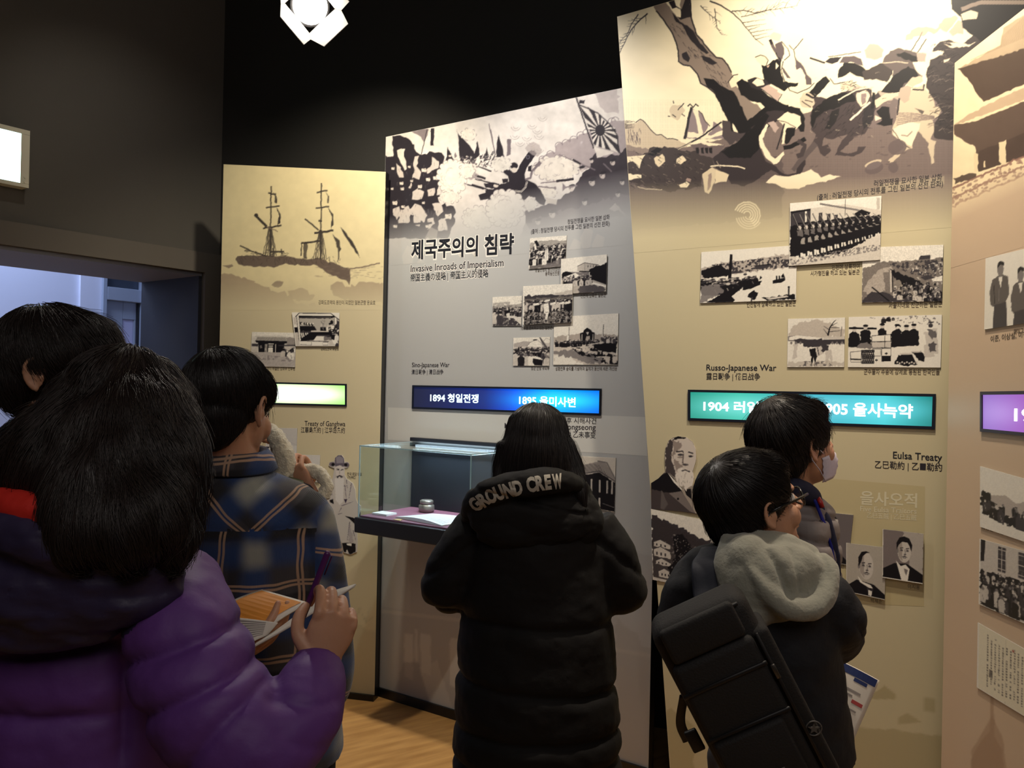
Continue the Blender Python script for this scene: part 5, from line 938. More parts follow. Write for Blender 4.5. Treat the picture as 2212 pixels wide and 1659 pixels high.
def face(c, cx, cy, s, hair, beard=None, bald=0, mous=True, side=1):
    c.ell(cx, cy, s * 0.62, s * 0.9, PL_, 1, 0, 24); c.poly([(cx - side * s * 0.62, cy - s * 0.5), (cx - side * s * 0.2, cy - s * 0.8), (cx - side * s * 0.15, cy + s * 0.8), (cx - side * s * 0.5, cy + s * 0.5)], (150, 140, 132), 0.8)
    c.ell(cx - side * s * 0.62, cy + s * 0.05, s * 0.1, s * 0.2, PM)
    if bald: c.poly([(cx - s * 0.66, cy + s * 0.1), (cx - s * 0.68, cy - s * 0.5), (cx - s * 0.4, cy - s * 0.9), (cx, cy - s * 0.98), (cx + s * 0.3, cy - s * 0.92), (cx, cy - s * 0.85), (cx - s * 0.3, cy - s * 0.62), (cx - s * 0.45, cy - s * 0.2)], hair, 1, 0.2)
    else: c.poly([(cx - s * 0.68, cy), (cx - s * 0.72, cy - s * 0.5), (cx - s * 0.45, cy - s * 0.95), (cx, cy - s * 1.08), (cx + s * 0.45, cy - s * 0.95), (cx + s * 0.72, cy - s * 0.5), (cx + s * 0.66, cy), (cx + s * 0.5, cy - s * 0.35), (cx + s * 0.3, cy - s * 0.62), (cx - s * 0.2, cy - s * 0.66), (cx - s * 0.5, cy - s * 0.4)], hair, 1, 0.2)
    for e in (-0.24, 0.3): c.line([(cx + s * (e - 0.14), cy - s * 0.16), (cx + s * (e + 0.14), cy - s * 0.2)], s * 0.09, PD); c.ell(cx + s * e, cy - s * 0.02, s * 0.12, s * 0.06, PD); c.ell(cx + s * e, cy + s * 0.04, s * 0.14, s * 0.04, PM, 0.6)
    c.line([(cx + s * 0.06, cy - s * 0.1), (cx + s * 0.12, cy + s * 0.25)], s * 0.06, PM); c.ell(cx + s * 0.08, cy + s * 0.28, s * 0.12, s * 0.05, PD, 0.8)
    if mous: c.poly([(cx - s * 0.25, cy + s * 0.5), (cx + s * 0.05, cy + s * 0.36), (cx + s * 0.35, cy + s * 0.5), (cx + s * 0.05, cy + s * 0.46)], PD)
    c.line([(cx - s * 0.12, cy + s * 0.54), (cx + s * 0.2, cy + s * 0.54)], s * 0.05, PD)
    if beard: c.poly([(cx - s * 0.4, cy + s * 0.4), (cx - s * 0.1, cy + s * 0.46), (cx + s * 0.3, cy + s * 0.46), (cx + s * 0.5, cy + s * 0.5), (cx + s * 0.36, cy + s * 1.2), (cx + s * 0.1, cy + s * 1.5), (cx - s * 0.2, cy + s * 1.1)], beard, 1, 0.5)
def p_man1(c):
    c.poly([(0, 0), (100, 0), (100, 100), (0, 100)], (120, 110, 108)); c.poly([(45, 0), (100, 0), (100, 100), (70, 100), (60, 40)], (178, 170, 160), 0.9, 2); c.poly([(0, 82), (28, 68), (60, 66), (100, 84), (100, 100), (0, 100)], PB); c.poly([(32, 62), (44, 72), (56, 68), (66, 76), (62, 100), (46, 100)], PW); c.poly([(52, 76), (62, 78), (58, 90), (54, 84)], PM); face(c, 52, 40, 27, PB); c.grain(0.08)
def p_man2(c):
    c.poly([(0, 0), (100, 0), (100, 100), (0, 100)], (172, 164, 152)); c.poly([(0, 88), (26, 72), (70, 76), (100, 92), (100, 100), (0, 100)], PB); c.poly([(28, 64), (40, 74), (62, 78), (68, 84), (58, 84), (34, 76)], PW); c.poly([(52, 82), (60, 88), (70, 82), (66, 92), (54, 92)], PD); c.poly([(56, 88), (66, 90), (64, 100), (56, 98)], PW); face(c, 50, 42, 30, PB, None, 1); c.grain(0.08)
def p_officer(c):
    c.poly([(0, 0), (100, 0), (100, 100), (0, 100)], (104, 96, 96)); c.poly([(0, 84), (30, 76), (70, 78), (100, 96), (100, 100), (0, 100)], PB); face(c, 36, 48, 26, PB, None, 0, False); c.poly([(12, 14), (30, 6), (56, 12), (62, 36), (30, 30), (10, 30)], PL_); c.poly([(10, 10), (36, 2), (56, 12), (36, 12), (12, 18)], PB); c.poly([(12, 30), (40, 30), (62, 38), (60, 44), (34, 36), (12, 36)], PB); c.ell(58, 90, 3, 3, PL_)
def p_town(c):
    c.poly([(0, 10), (30, 14), (60, 26), (100, 34), (100, 62), (0, 56)], PD, 1, 2); c.poly([(0, 8), (20, 16), (50, 26), (70, 34), (70, 52), (0, 56)], (58, 52, 54), 1, 2)
    c.poly([(0, 48), (100, 50), (100, 100), (0, 100)], (70, 64, 64), 1, 1)
    for (x, y, w, h) in ((2, 44, 22, 8), (2, 54, 22, 12), (4, 70, 20, 7), (48, 46, 20, 8), (50, 60, 18, 9), (44, 54, 14, 6), (8, 84, 18, 10), (30, 92, 18, 7), (70, 48, 24, 8), (60, 72, 20, 8)):
        c.poly([(x, y + 2), (x + w * 0.4, y - 3), (x + w, y + 2), (x + w, y + h), (x, y + h)], PL_, 1, 0.6); c.line([(x, y + 2), (x + w * 0.4, y - 3), (x + w, y + 2)], 1, PD)
        for k in range(3): c.poly([(x + 3 + k * w / 4, y + h * 0.45), (x + 5 + k * w / 4, y + h * 0.45), (x + 5 + k * w / 4, y + h * 0.8), (x + 3 + k * w / 4, y + h * 0.8)], PD)
    c.poly([(28, 34), (40, 26), (50, 40), (56, 60), (52, 90), (40, 99), (24, 92), (20, 80), (30, 64)], PB, 1, 2); c.blot([(26, 28), (60, 40), (56, 90), (24, 90)], PM, 0.68, 3); c.line([(80, 28), (80, 54)], 0.8, PL_); c.poly([(0, 96), (60, 99), (60, 100), (0, 100)], PL_); c.grain(0.2, 3)
def p_house(c):
    c.poly([(0, 0), (50, 2), (100, 0), (100, 100), (0, 100)], (206, 198, 186)); c.poly([(0, 20), (30, 16), (60, 8), (75, 10), (100, 40), (100, 46), (60, 30), (0, 42)], (150, 142, 136), 1, 0.6)
    for i in range(24): c.line([(5 + i * 3.2, 18 - i * 0.3 + (i > 16) * (i - 16) * 3), (2 + i * 3.2, 38 - i * 0.5 + (i > 16) * (i - 16) * 2)], 0.8, PD)
    c.poly([(0, 42), (60, 30), (100, 46), (100, 100), (0, 100)], PB, 1, 0.5); c.line([(0, 40), (60, 27), (100, 44)], 2, PD); c.line([(56, 8), (78, 10), (100, 40)], 3, PM)
    for x in (20, 40, 60, 78, 90): c.poly([(x, 44), (x + 4, 44), (x + 4, 68), (x, 68)], PL_, 0.9)
    c.poly([(60, 78), (64, 78), (64, 96), (60, 96)], PL_); c.line([(8, 38), (24, 36)], 4, PW); c.line([(70, 88), (98, 92)], 1.4, PM); c.grain(0.12)
def p_twomen(c):
    c.poly([(0, 0), (100, 0), (100, 100), (0, 100)], PW)
    for (cx, top, w) in ((26, 16, 1.0), (64, 30, 0.9), (95, 24, 0.9)):
        c.poly([(cx - 15 * w, top + 16), (cx, top + 10), (cx + 14 * w, top + 16), (cx + 17 * w, top + 40), (cx + 10, top + 52), (cx - 12, top + 54), (cx - 18 * w, top + 50), (cx - 20 * w, top + 32)], (90, 84, 82), 1, 0.5); c.poly([(cx - 11, top + 52), (cx + 12, top + 50), (cx + 14, 100), (cx - 13, 100)], PD); c.poly([(cx - 4, top + 14), (cx + 4, top + 14), (cx + 1, top + 30)], PW); c.ell(cx, top + 4, 6, 9, PM); c.poly([(cx - 6.5, top + 2), (cx - 5, top - 6), (cx, top - 8), (cx + 6, top - 5), (cx + 6, top), (cx, top - 3)], PB)
    c.line([(14, 40), (16, 66)], 1, PB); c.line([(24, 46), (24, 64)], 0.8, PM); c.grain(0.06)
def p_mount(c):
    c.poly([(0, 46), (20, 42), (40, 36), (60, 44), (80, 34), (100, 30), (100, 70), (0, 70)], (176, 166, 158), 1, 1); c.poly([(0, 40), (14, 42), (22, 60), (40, 72), (60, 66), (100, 72), (100, 84), (50, 84), (0, 78)], PB, 1, 3); crowd(c, 4, 98, 54, 66, 40, 16, (PB, PB, PD)); c.poly([(0, 80), (60, 86), (100, 92), (100, 100), (0, 100)], PW, 1, 1.5); c.grain(0.12)
def p_group(c):
    c.poly([(0, 0), (100, 0), (100, 100), (0, 100)], PL_); c.poly([(0, 0), (8, 0), (6, 32), (0, 34)], PB)
    for x in (30, 66): 
        c.poly([(x, 4), (x + 14, 4), (x + 14, 40), (x, 40)], PD)
        for k in range(5): c.line([(x, 8 + k * 7), (x + 14, 8 + k * 7)], 0.8, PL_)
        c.line([(x + 7, 4), (x + 7, 40)], 0.8, PL_)
    c.poly([(0, 46), (100, 44), (100, 100), (0, 100)], PB, 1, 2); crowd(c, 2, 98, 46, 82, 90, 15, (PB, PB, PD, PL_)); c.grain(0.15)
def p_doc(c):
    c.poly([(0, 0), (100, 0), (100, 100), (0, 100)], (222, 214, 190)); rs = np.random.default_rng(3); c.poly([(18, 62), (24, 62), (24, 74), (18, 74)], (90, 84, 80), 0.8, 0.4)
    for x in np.arange(14, 97, 6.5):
        y = 10 + rs.uniform(0, 8)
        while y < 88:
            h = rs.uniform(1.6, 3.4); 
            if rs.random() < 0.85: c.poly([(x, y), (x + 2.6, y + 0.5), (x + 2.4, y + h), (x + 0.2, y + h)], (80, 74, 70), 0.8, 0.6)
            y += h + 1.3
    c.ell(58, 14, 1.5, 2, (150, 60, 50)); c.line([(46, 0), (46, 100)], 0.5, (180, 170, 150)); c.grain(0.06)
picture(PL1, [(542, 791), (638, 793), (640, 719), (545, 717)], 'mounted old photograph of a tiled gate building, lower left pair on tan panel', p_gate)
picture(PL1, [(640, 748), (733, 748), (735, 676), (632, 675)], 'mounted print of officials meeting round a table, on tan panel', p_hall, lift=0.0042)
picture(PL1, [(574, 987), (641, 989), (643, 925), (576, 924)], 'pale mounted photograph of a small boat on water, beside the fleece collar', p_sea)
picture(PL1, [(600, 1038), (691, 1041), (693, 983), (602, 981)], 'pale mounted photograph of a flat coast, behind the fleece sleeve', p_sea2, lift=0.0042)
picture(PL2, [(1143, 582), (1222, 575), (1225, 509), (1146, 515)], 'mounted photograph of a dense crowd on a hillside, topmost on grey panel', p_crowd)
picture(PL2, [(1213, 636), (1311, 630), (1313, 550), (1214, 560)], 'mounted photograph of a street with a two-storey building on grey panel', p_street, lift=0.0042)
picture(PL2, [(1065, 704), (1127, 704), (1129, 639), (1065, 642)], 'small mounted photograph of a marching line in a field, leftmost on grey panel', p_field1)
picture(PL2, [(1132, 702), (1238, 697), (1240, 613), (1133, 619)], 'mounted photograph of a man in white with a straw hat among soldiers', p_field2, lift=0.0084)
picture(PL2, [(1109, 790), (1187, 790), (1189, 728), (1110, 730)], 'small mounted photograph of a crowd with tents and a banner, lowest left on grey panel', p_camp)
picture(PL2, [(1196, 788), (1335, 788), (1337, 677), (1198, 685)], 'large mounted photograph of a dark triumphal arch in open ground', p_arch)
picture(PL2, [(1240, 1090), (1328, 1106), (1331, 989), (1240, 984)], 'mounted photograph of a tiled wooden house, behind the black hooded coat', p_house)
picture(PL3, [(1513, 655), (1720, 648), (1722, 530), (1516, 545)], 'wide mounted photograph of boats and troops at a harbour', p_harbour)
picture(PL3, [(1862, 654), (2035, 651), (2038, 529), (1864, 535)], 'mounted photograph of a column of people on a road through fields', p_railway)
picture(PL3, [(1706, 575), (1902, 562), (1905, 424), (1708, 440)], 'large mounted photograph of soldiers marching with rifles past a building', p_march, lift=0.0042)
picture(PL3, [(1701, 793), (1824, 793), (1826, 686), (1703, 689)], 'mounted photograph of villagers in white loading a pack animal', p_market)
picture(PL3, [(1832, 793), (2032, 794), (2035, 680), (1834, 685)], 'mounted photograph of soldiers behind crates and woven baskets', p_supplies)
picture(PL3, [(1411, 1252), (1572, 1283), (1572, 1134), (1407, 1099)], 'mounted photograph of a hillside town, below the bearded portrait', p_town)
picture(PL3, [(1760, 1210), (1832, 1220), (1844, 1112), (1770, 1105)], 'mounted portrait of an officer in a pale peaked cap', p_officer, cat='portrait')
picture(PL3, [(1829, 1277), (1912, 1295), (1914, 1182), (1829, 1172)], 'mounted portrait of a balding man with a dark moustache and bow tie', p_man2, cat='portrait', lift=0.0042)
picture(PL3, [(1907, 1246), (1994, 1260), (1996, 1152), (1908, 1142)], 'mounted portrait of a young man with short dark hair and white scarf', p_man1, cat='portrait', lift=0.0084)
picture(PL4, [(2129, 712), (2245, 694), (2247, 530), (2132, 558)], 'mounted photograph of standing men in suits on the pink tan panel', p_twomen, step=2)
picture(PL4, [(2120, 1138), (2245, 1180), (2247, 1043), (2120, 1007)], 'mounted photograph of riflemen before a mountain on the pink tan panel', p_mount, step=2)
picture(PL4, [(2117, 1305), (2240, 1357), (2242, 1198), (2119, 1164)], 'mounted group photograph before tall windows on the pink tan panel', p_group, step=2)
picture(PL4, [(2113, 1485), (2240, 1562), (2242, 1417), (2115, 1345)], 'mounted cream document with columns of handwriting, lowest on the pink tan panel', p_doc, name='mounted_document', cat='document', step=2)
# cut-out portraits: boards sawn along the figure's outline
def cutout(pl, outline, label, draw, name='cutout_portrait', th=0.004):
    xs = [p[0] for p in outline]; ys = [p[1] for p in outline]; x0, x1, y0, y1 = min(xs), max(xs), min(ys), max(ys)
    c = Canvas(x0 - 3, y0 - 3, x1 + 3, y1 + 3, PW, 2.0); draw(c)
    bm = bmesh.new(); pts = rough_line(np.array(outline, float), 0.0, True, 5)
    vs = [bm.verts.new(pl.pt(*pl.hit(*p), th)) for p in pts]; f = bm.faces.new(vs); f.normal_update()
    bmesh.ops.triangulate(bm, faces=[f], ngon_method='EAR_CLIP')
    for it in range(6):
        lg = [e for e in bm.edges if (np.hypot(*(np.array(proj(e.verts[0].co)) - np.array(proj(e.verts[1].co)))) > 2.4)]
        if not lg: break
        bmesh.ops.subdivide_edges(bm, edges=lg, cuts=1, use_grid_fill=False); bmesh.ops.triangulate(bm, faces=[f for f in bm.faces if len(f.verts) > 3])
    front = bm.faces[:]; nfront = len(front); bnd = [e for e in bm.edges if e.is_boundary]
    r = bmesh.ops.extrude_edge_only(bm, edges=bnd); vv = [v for v in r['geom'] if isinstance(v, bmesh.types.BMVert)]
    for v in vv: v.co -= pl.n * (th - 0.0008)
    bm.verts.ensure_lookup_table(); P = np.array([v.co[:] for v in bm.verts]); rel = P - np.array(CAM); z = rel @ np.array(CF)
    col = lin_np(c.sample(W_PX / 2 + F_PX * (rel @ np.array(CR)) / z, H_PX / 2 - F_PX * (rel @ np.array(CU)) / z))
    o = bm_obj(name, bm, M_PHOTO); ca = o.data.color_attributes.new('ink', 'FLOAT_COLOR', 'POINT'); ca.data.foreach_set('color', np.concatenate([col, np.ones((len(col), 1))], 1).astype(np.float32).ravel())
    loc = pl.pt(pl.hit((x0 + x1) / 2, y1)[0], pl.hit((x0 + x1) / 2, y1)[1]); o.data.transform(Matrix.Translation(-loc)); o.location = loc
    return tag(o, label, 'portrait')
k5 = (0.1989, 1395, 930)
def tf(k, pts): return [(p[0] * k[0] + k[1], p[1] * k[0] + k[2]) for p in pts]
def d_bearded(c):
    c.a[:] = (150, 140, 128); c.tr = k5
    c.poly([(40, 540), (240, 440), (400, 640), (560, 900), (800, 940), (800, 1000), (40, 870)], (70, 62, 62), 1, 1); c.poly([(60, 560), (230, 450), (330, 560), (400, 660), (300, 690), (60, 640)], PB, 1, 1); c.poly([(250, 680), (380, 660), (560, 840), (540, 900), (480, 880)], (120, 110, 106)); c.poly([(380, 640), (500, 620), (560, 640), (800, 940), (540, 900)], (160, 148, 136)); c.poly([(170, 640), (240, 800), (200, 860), (160, 850)], (96, 88, 86)); c.poly([(420, 640), (490, 630), (500, 750), (440, 700)], PB); c.poly([(235, 455), (330, 560), (400, 640), (380, 640), (300, 560)], PW); c.ell(350, 742, 12, 12, PB)
    c.poly([(215, 440), (210, 220), (250, 110), (330, 70), (440, 75), (510, 130), (550, 210), (545, 340), (510, 440), (400, 560), (320, 500)], (206, 194, 182), 1, 0.3); c.poly([(215, 440), (210, 220), (250, 110), (300, 110), (290, 200), (280, 330), (320, 450), (330, 520)], (72, 64, 64), 1, 1); c.poly([(290, 110), (360, 110), (400, 160), (340, 220), (300, 300), (360, 330), (400, 400), (330, 440), (290, 300)], (140, 126, 118), 0.9, 2)
    c.poly([(285, 100), (330, 68), (440, 75), (430, 85), (340, 92), (290, 110)], PB, 1, 1); c.line([(330, 230), (400, 225), (410, 240)], 16, PD); c.line([(460, 232), (515, 250)], 14, PD); c.ell(375, 264, 30, 12, PD); c.ell(487, 280, 26, 12, PD); c.ell(375, 290, 34, 10, (120, 108, 102), 0.7); c.line([(410, 250), (400, 350), (440, 380)], 14, (110, 98, 94)); c.ell(430, 372, 34, 12, PD, 0.8); c.poly([(340, 430), (400, 410), (480, 430), (520, 470), (510, 590), (430, 650), (360, 600), (320, 520)], (222, 212, 200), 1, 2); c.line([(390, 440), (430, 428), (480, 450)], 14, PD)
    for i in range(40): x = RNG.uniform(330, 510); y = RNG.uniform(450, 600); c.line([(x, y), (x + RNG.uniform(-8, 8), y + RNG.uniform(14, 40))], 5, (RNG.choice([0, 1]) and (150, 140, 132)) or PW, 0.7)
OUT5 = tf(k5, [(64, 850), (62, 570), (140, 520), (220, 440), (210, 330), (215, 200), (250, 110), (300, 75), (360, 62), (440, 72), (510, 120), (545, 200), (550, 320), (515, 440), (525, 520), (510, 600), (640, 700), (820, 760), (820, 940), (560, 905), (400, 880)])
cutout(PL3, OUT5, 'cut-out portrait of a bearded man in a dark suit on khaki panel', d_bearded)
k7 = (0.1809, 600, 910)
def d_official(c):
    c.a[:] = (190, 182, 174); c.tr = k7
    c.poly([(685, 540), (680, 440), (720, 405), (760, 405), (790, 440), (800, 540)], (96, 88, 100)); c.poly([(695, 430), (740, 415), (785, 440), (780, 500), (700, 500)], (140, 132, 140)); c.ell(650, 515, 36, 28, (110, 100, 108)); c.ell(822, 520, 36, 28, (110, 100, 108)); c.ell(660, 515, 20, 18, PB); c.ell(812, 520, 20, 18, PB)
    c.poly([(685, 545), (740, 525), (795, 550), (790, 640), (740, 680), (695, 640)], (206, 196, 188)); c.line([(700, 578), (735, 584)], 9, PB); c.line([(750, 584), (785, 574)], 9, PB); c.line([(700, 560), (735, 572)], 5, PD); c.line([(742, 590), (740, 625)], 5, PM); c.poly([(700, 660), (740, 640), (780, 660), (760, 680), (740, 655), (715, 680)], PD); c.poly([(680, 680), (790, 680), (780, 960), (740, 1000), (690, 940)], (210, 204, 198)); 
    for (a, b) in (((550, 870), (600, 920)), ((620, 780), (660, 940)), ((560, 760), (600, 850)), ((800, 760), (820, 940)), ((880, 740), (850, 920)), ((640, 700), (610, 840)), ((820, 700), (830, 800)), ((900, 1300), (930, 1420)), ((860, 1200), (830, 1430)), ((720, 1110), (770, 1100)), ((540, 780), (530, 880)), ((760, 1010), (900, 960)), ((760, 1030), (730, 1090))): c.line([a, b], 9, (70, 60, 78), 0.85, 3)
    c.poly([(620, 940), (660, 930), (670, 990), (630, 970)], PB); c.poly([(790, 930), (830, 930), (810, 980)], (60, 50, 70)); c.poly([(800, 1130), (900, 1150), (990, 1200), (1010, 1270), (950, 1320), (920, 1230), (860, 1170)], PB); c.poly([(960, 1130), (990, 1080), (1000, 1220), (960, 1200)], PB); c.poly([(765, 1455), (830, 1450), (930, 1460), (930, 1560), (870, 1590), (790, 1560)], PB); c.poly([(820, 1460), (880, 1455), (880, 1490), (830, 1480)], PW); c.poly([(820, 1540), (830, 1530), (850, 1580), (810, 1580)], PL_)
    c.poly([(840, 1340), (860, 1200), (900, 1440), (850, 1450)], (150, 140, 142), 0.6, 1)
OUT7 = tf(k7, [(680, 560), (650, 550), (612, 530), (620, 490), (680, 475), (690, 430), (730, 402), (770, 405), (795, 440), (800, 480), (845, 490), (856, 520), (840, 550), (800, 560), (800, 640), (830, 690), (900, 740), (930, 820), (935, 920), (960, 980), (995, 1010), (990, 1120), (1012, 1270), (950, 1320), (955, 1440), (950, 1560), (870, 1592), (790, 1565), (765, 1450), (700, 1300), (660, 1100), (560, 1000), (525, 880), (550, 770), (620, 710), (660, 680)])
cutout(PL1, OUT7, 'cut-out picture of a seated white-bearded official in robe and winged hat', d_official)

# ------------------------------------------------------------------ display case on the second panel
BU = PL2.u; BN = PL2.n
uW = PL2.hit(895, 953)[0]; zTop = 1.315; zB1, zB0 = 0.985, 0.915; CW, CD = 0.64, 0.385
uL = uW
case_root = empty('display_case', PL2.pt(uL + CW / 2, zB0, CD / 2), 'glass display case with dark base fixed to the grey timeline panel', 'display case')
def cpt(u, d, z): return PL2.pt(uL + u, z, d)
def cbox(bm, u0, u1, d0, d1, z0, z1): prism(bm, [cpt(u0, d1, z0), cpt(u1, d1, z0), cpt(u1, d1, z1), cpt(u0, d1, z1)], -BN * (d1 - d0))
M_CASE = mat('case_dark_metal', (44, 46, 52), 0.35, metal=0.3)
M_CLOTH = mat('plum_display_cloth', (128, 66, 96), 0.9, bump=0.2, bump_scale=300, sheen=0.3)
M_CASEBK = mat('case_black_back', (34, 38, 44), 0.45)
def glass():
    m = bpy.data.materials.new('case_glass'); m.use_nodes = True; nt = m.node_tree; nt.nodes.clear()
    o = nt.nodes.new('ShaderNodeOutputMaterial'); g = nt.nodes.new('ShaderNodeBsdfGlossy'); g.inputs['Roughness'].default_value = 0.02; g.inputs[0].default_value = (0.9, 0.97, 0.97, 1)
    t = nt.nodes.new('ShaderNodeBsdfTransparent'); t.inputs[0].default_value = (0.93, 0.97, 0.965, 1); f = nt.nodes.new('ShaderNodeFresnel'); f.inputs[0].default_value = 1.5; ge = nt.nodes.new('ShaderNodeNewGeometry'); mr = nt.nodes.new('ShaderNodeMapRange'); mr.inputs[3].default_value = 1.45; mr.inputs[4].default_value = 1 / 1.45; nt.links.new(ge.outputs['Backfacing'], mr.inputs[0]); nt.links.new(mr.outputs[0], f.inputs[0])
    mx = nt.nodes.new('ShaderNodeMixShader'); nt.links.new(f.outputs[0], mx.inputs[0]); nt.links.new(t.outputs[0], mx.inputs[1]); nt.links.new(g.outputs[0], mx.inputs[2]); nt.links.new(mx.outputs[0], o.inputs[0]); return m
M_GLASS = glass(); M_GLEDGE = mat('polished_glass_edge', (150, 182, 190), 0.15, spec=0.8)
g = 0.002
bm = bmesh.new(); cbox(bm, -0.012, CW + 0.012, g, CD + 0.012, zB0, zB1); bevel(bm, 0.004, 2); adopt(bm_obj('base', bm, M_CASE), case_root)
bm = bmesh.new(); cbox(bm, 0.006, CW - 0.006, 0.02, CD - 0.008, zB1 + 0.0005, zB1 + 0.007); adopt(bm_obj('display_cloth', bm, M_CLOTH), case_root)
bm = bmesh.new(); cbox(bm, 0.0, CW, g, 0.016, zB1 + 0.001, zTop - 0.012); adopt(bm_obj('back_board', bm, M_CASEBK), case_root)
bm = bmesh.new(); cbox(bm, -0.005, CW + 0.005, g, 0.03, zTop + 0.004, zTop + 0.022); bevel(bm, 0.002, 1); adopt(bm_obj('top_rail', bm, M_CASE), case_root)
th = 0.006
for nm, b in (('front_pane', (0, CW, CD - th, CD, zB1, zTop - th)), ('side_pane', (0, th, 0.017, CD - th - 0.0005, zB1, zTop - th)), ('side_pane', (CW - th, CW, 0.017, CD - th - 0.0005, zB1, zTop - th)), ('top_pane', (0, CW, 0.017, CD, zTop - th + 0.0005, zTop))):
    bm = bmesh.new(); cbox(bm, *b); adopt(bm_obj(nm, bm, M_GLASS), case_root)
for nm, b in (('glass_edge', (0.0, 0.005, CD - 0.001, CD + 0.001, zB1, zTop)), ('glass_edge', (CW - 0.005, CW, CD - 0.001, CD + 0.001, zB1, zTop)), ('glass_edge', (0, CW, CD - 0.0005, CD + 0.001, zTop - 0.005, zTop + 0.0005)), ('glass_edge', (-0.001, 0.001, 0.017, CD, zTop - 0.004, zTop + 0.0005)), ('glass_edge', (CW - 0.001, CW + 0.001, 0.017, CD, zTop - 0.004, zTop + 0.0005))):
    bm = bmesh.new(); cbox(bm, *b); adopt(bm_obj(nm, bm, M_GLEDGE), case_root)
# lamp strip under the top, at the wall side
bm = bmesh.new(); cbox(bm, 0.05, CW - 0.05, 0.03, 0.05, zTop - 0.022, zTop - 0.010)
adopt(bm_obj('lamp_strip', bm, mat('case_lamp_diffuser', (225, 238, 255), 0.4, emit=(215, 235, 255), emit_s=5.0)), case_root)
al = bpy.data.lights.new('case_lamp', 'AREA'); al.shape = 'RECTANGLE'; al.size = CW - 0.1; al.size_y = 0.03; al.energy = 2.6; al.color = (0.72, 0.86, 1.0)
alo = bpy.data.objects.new('case_lamp', al); COL.objects.link(alo); alo.location = cpt(CW / 2, 0.06, zTop - 0.028); aim(alo, cpt(CW / 2, 0.30, zB1)); 
w_ = alo.location.copy(); alo.parent = case_root; alo.location = w_ - case_root.location
# things inside
zc = zB1 + 0.0075
root = empty('lidded_jar', cpt(0.17, 0.10, zc), 'small round grey metal jar with a stepped lid inside the glass case', 'jar')
def lathe(name, prof, m, parent, c, n=28):
    vs = []; fs = []
    for (r, z) in prof:
        for k in range(n): a = 2 * math.pi * k / n; vs.append((c[0] + r * math.cos(a), c[1] + r * math.sin(a), c[2] + z))
    for i in range(len(prof) - 1):
        for k in range(n): fs.append((i * n + k, i * n + (k + 1) % n, (i + 1) * n + (k + 1) % n, (i + 1) * n + k))
    fs.append(tuple(range(n))[::-1]); fs.append(tuple((len(prof) - 1) * n + k for k in range(n)))
    return mesh_obj(name, vs, fs, m, parent, True)
M_JAR = mat('aged_metal', (150, 144, 138), 0.35, metal=0.6, noise_amt=0.2, noise_scale=60)
lathe('body', [(0.026, 0), (0.036, 0.004), (0.038, 0.016), (0.037, 0.032), (0.030, 0.038)], M_JAR, root, (0, 0, 0)); lathe('lid', [(0.029, 0.0385), (0.032, 0.041), (0.032, 0.054), (0.026, 0.058), (0.0, 0.059)], M_JAR, root, (0, 0, 0))
M_PAPER = mat('white_paper', (232, 236, 240), 0.6, bump=0.05); M_PAPERLINE = mat('paper_print', (120, 124, 140), 0.6)
def sheet_on_case(name, label, cat, pts, z, th_, m, lines=0, curl=0.0):
    loc = cpt(sum(p[0] for p in pts) / 4, sum(p[1] for p in pts) / 4, zc)
    bm = bmesh.new(); N = 8; top = []
    for j in range(N + 1):
        row = []
        for i in range(N + 1):
            s, t = i / N, j / N; u = (pts[0][0] * (1 - s) + pts[1][0] * s) * (1 - t) + (pts[3][0] * (1 - s) + pts[2][0] * s) * t; d = (pts[0][1] * (1 - s) + pts[1][1] * s) * (1 - t) + (pts[3][1] * (1 - s) + pts[2][1] * s) * t
            row.append(bm.verts.new(cpt(u, d, z + th_ + curl * math.sin(math.pi * s) * (0.4 + 0.6 * t)) - loc))
        top.append(row)
    for j in range(N):
        for i in range(N): bm.faces.new((top[j][i], top[j][i + 1], top[j + 1][i + 1], top[j + 1][i]))
    r = bmesh.ops.extrude_face_region(bm, geom=bm.faces[:])
    for v in r['geom']:
        if isinstance(v, bmesh.types.BMVert): v.co.z = z + 0.0003 - loc.z
    o = bm_obj(name, bm, m); o.location = loc; tag(o, label, cat)
    if lines:
        bm = bmesh.new()
        for k in range(lines):
            s = 0.08 + 0.84 * k / (lines - 1)
            def q(s, t): 
                u = (pts[0][0] * (1 - s) + pts[1][0] * s) * (1 - t) + (pts[3][0] * (1 - s) + pts[2][0] * s) * t; d = (pts[0][1] * (1 - s) + pts[1][1] * s) * (1 - t) + (pts[3][1] * (1 - s) + pts[2][1] * s) * t
                return cpt(u, d, z + th_ + 0.0008 + curl * math.sin(math.pi * s) * (0.4 + 0.6 * t)) - loc
            a = [q(s, 0.1), q(s + 0.012, 0.1), q(s + 0.012, 0.9), q(s, 0.9)]; bm.faces.new([bm.verts.new(p) for p in a])
        bm_obj('writing', bm, M_PAPERLINE, o)
    return o
sheet_on_case('open_booklet', 'brightly lit open white booklet lying on plum cloth in the glass case', 'booklet', [(0.24, 0.14), (0.50, 0.14), (0.47, 0.36), (0.17, 0.32)], zc, 0.004, M_PAPER, 14, 0.012)
sheet_on_case('label_card', 'small white label card at the left end of the glass case', 'card', [(0.025, 0.25), (0.115, 0.25), (0.115, 0.32), (0.025, 0.32)], zc, 0.008, M_PAPER, 5)
sheet_on_case('paper_tab', 'small tan paper tab at the front edge of the open booklet', 'paper', [(0.21, 0.34), (0.235, 0.345), (0.245, 0.375), (0.20, 0.37)], zc, 0.002, mat('tan_paper', (206, 178, 120), 0.7))

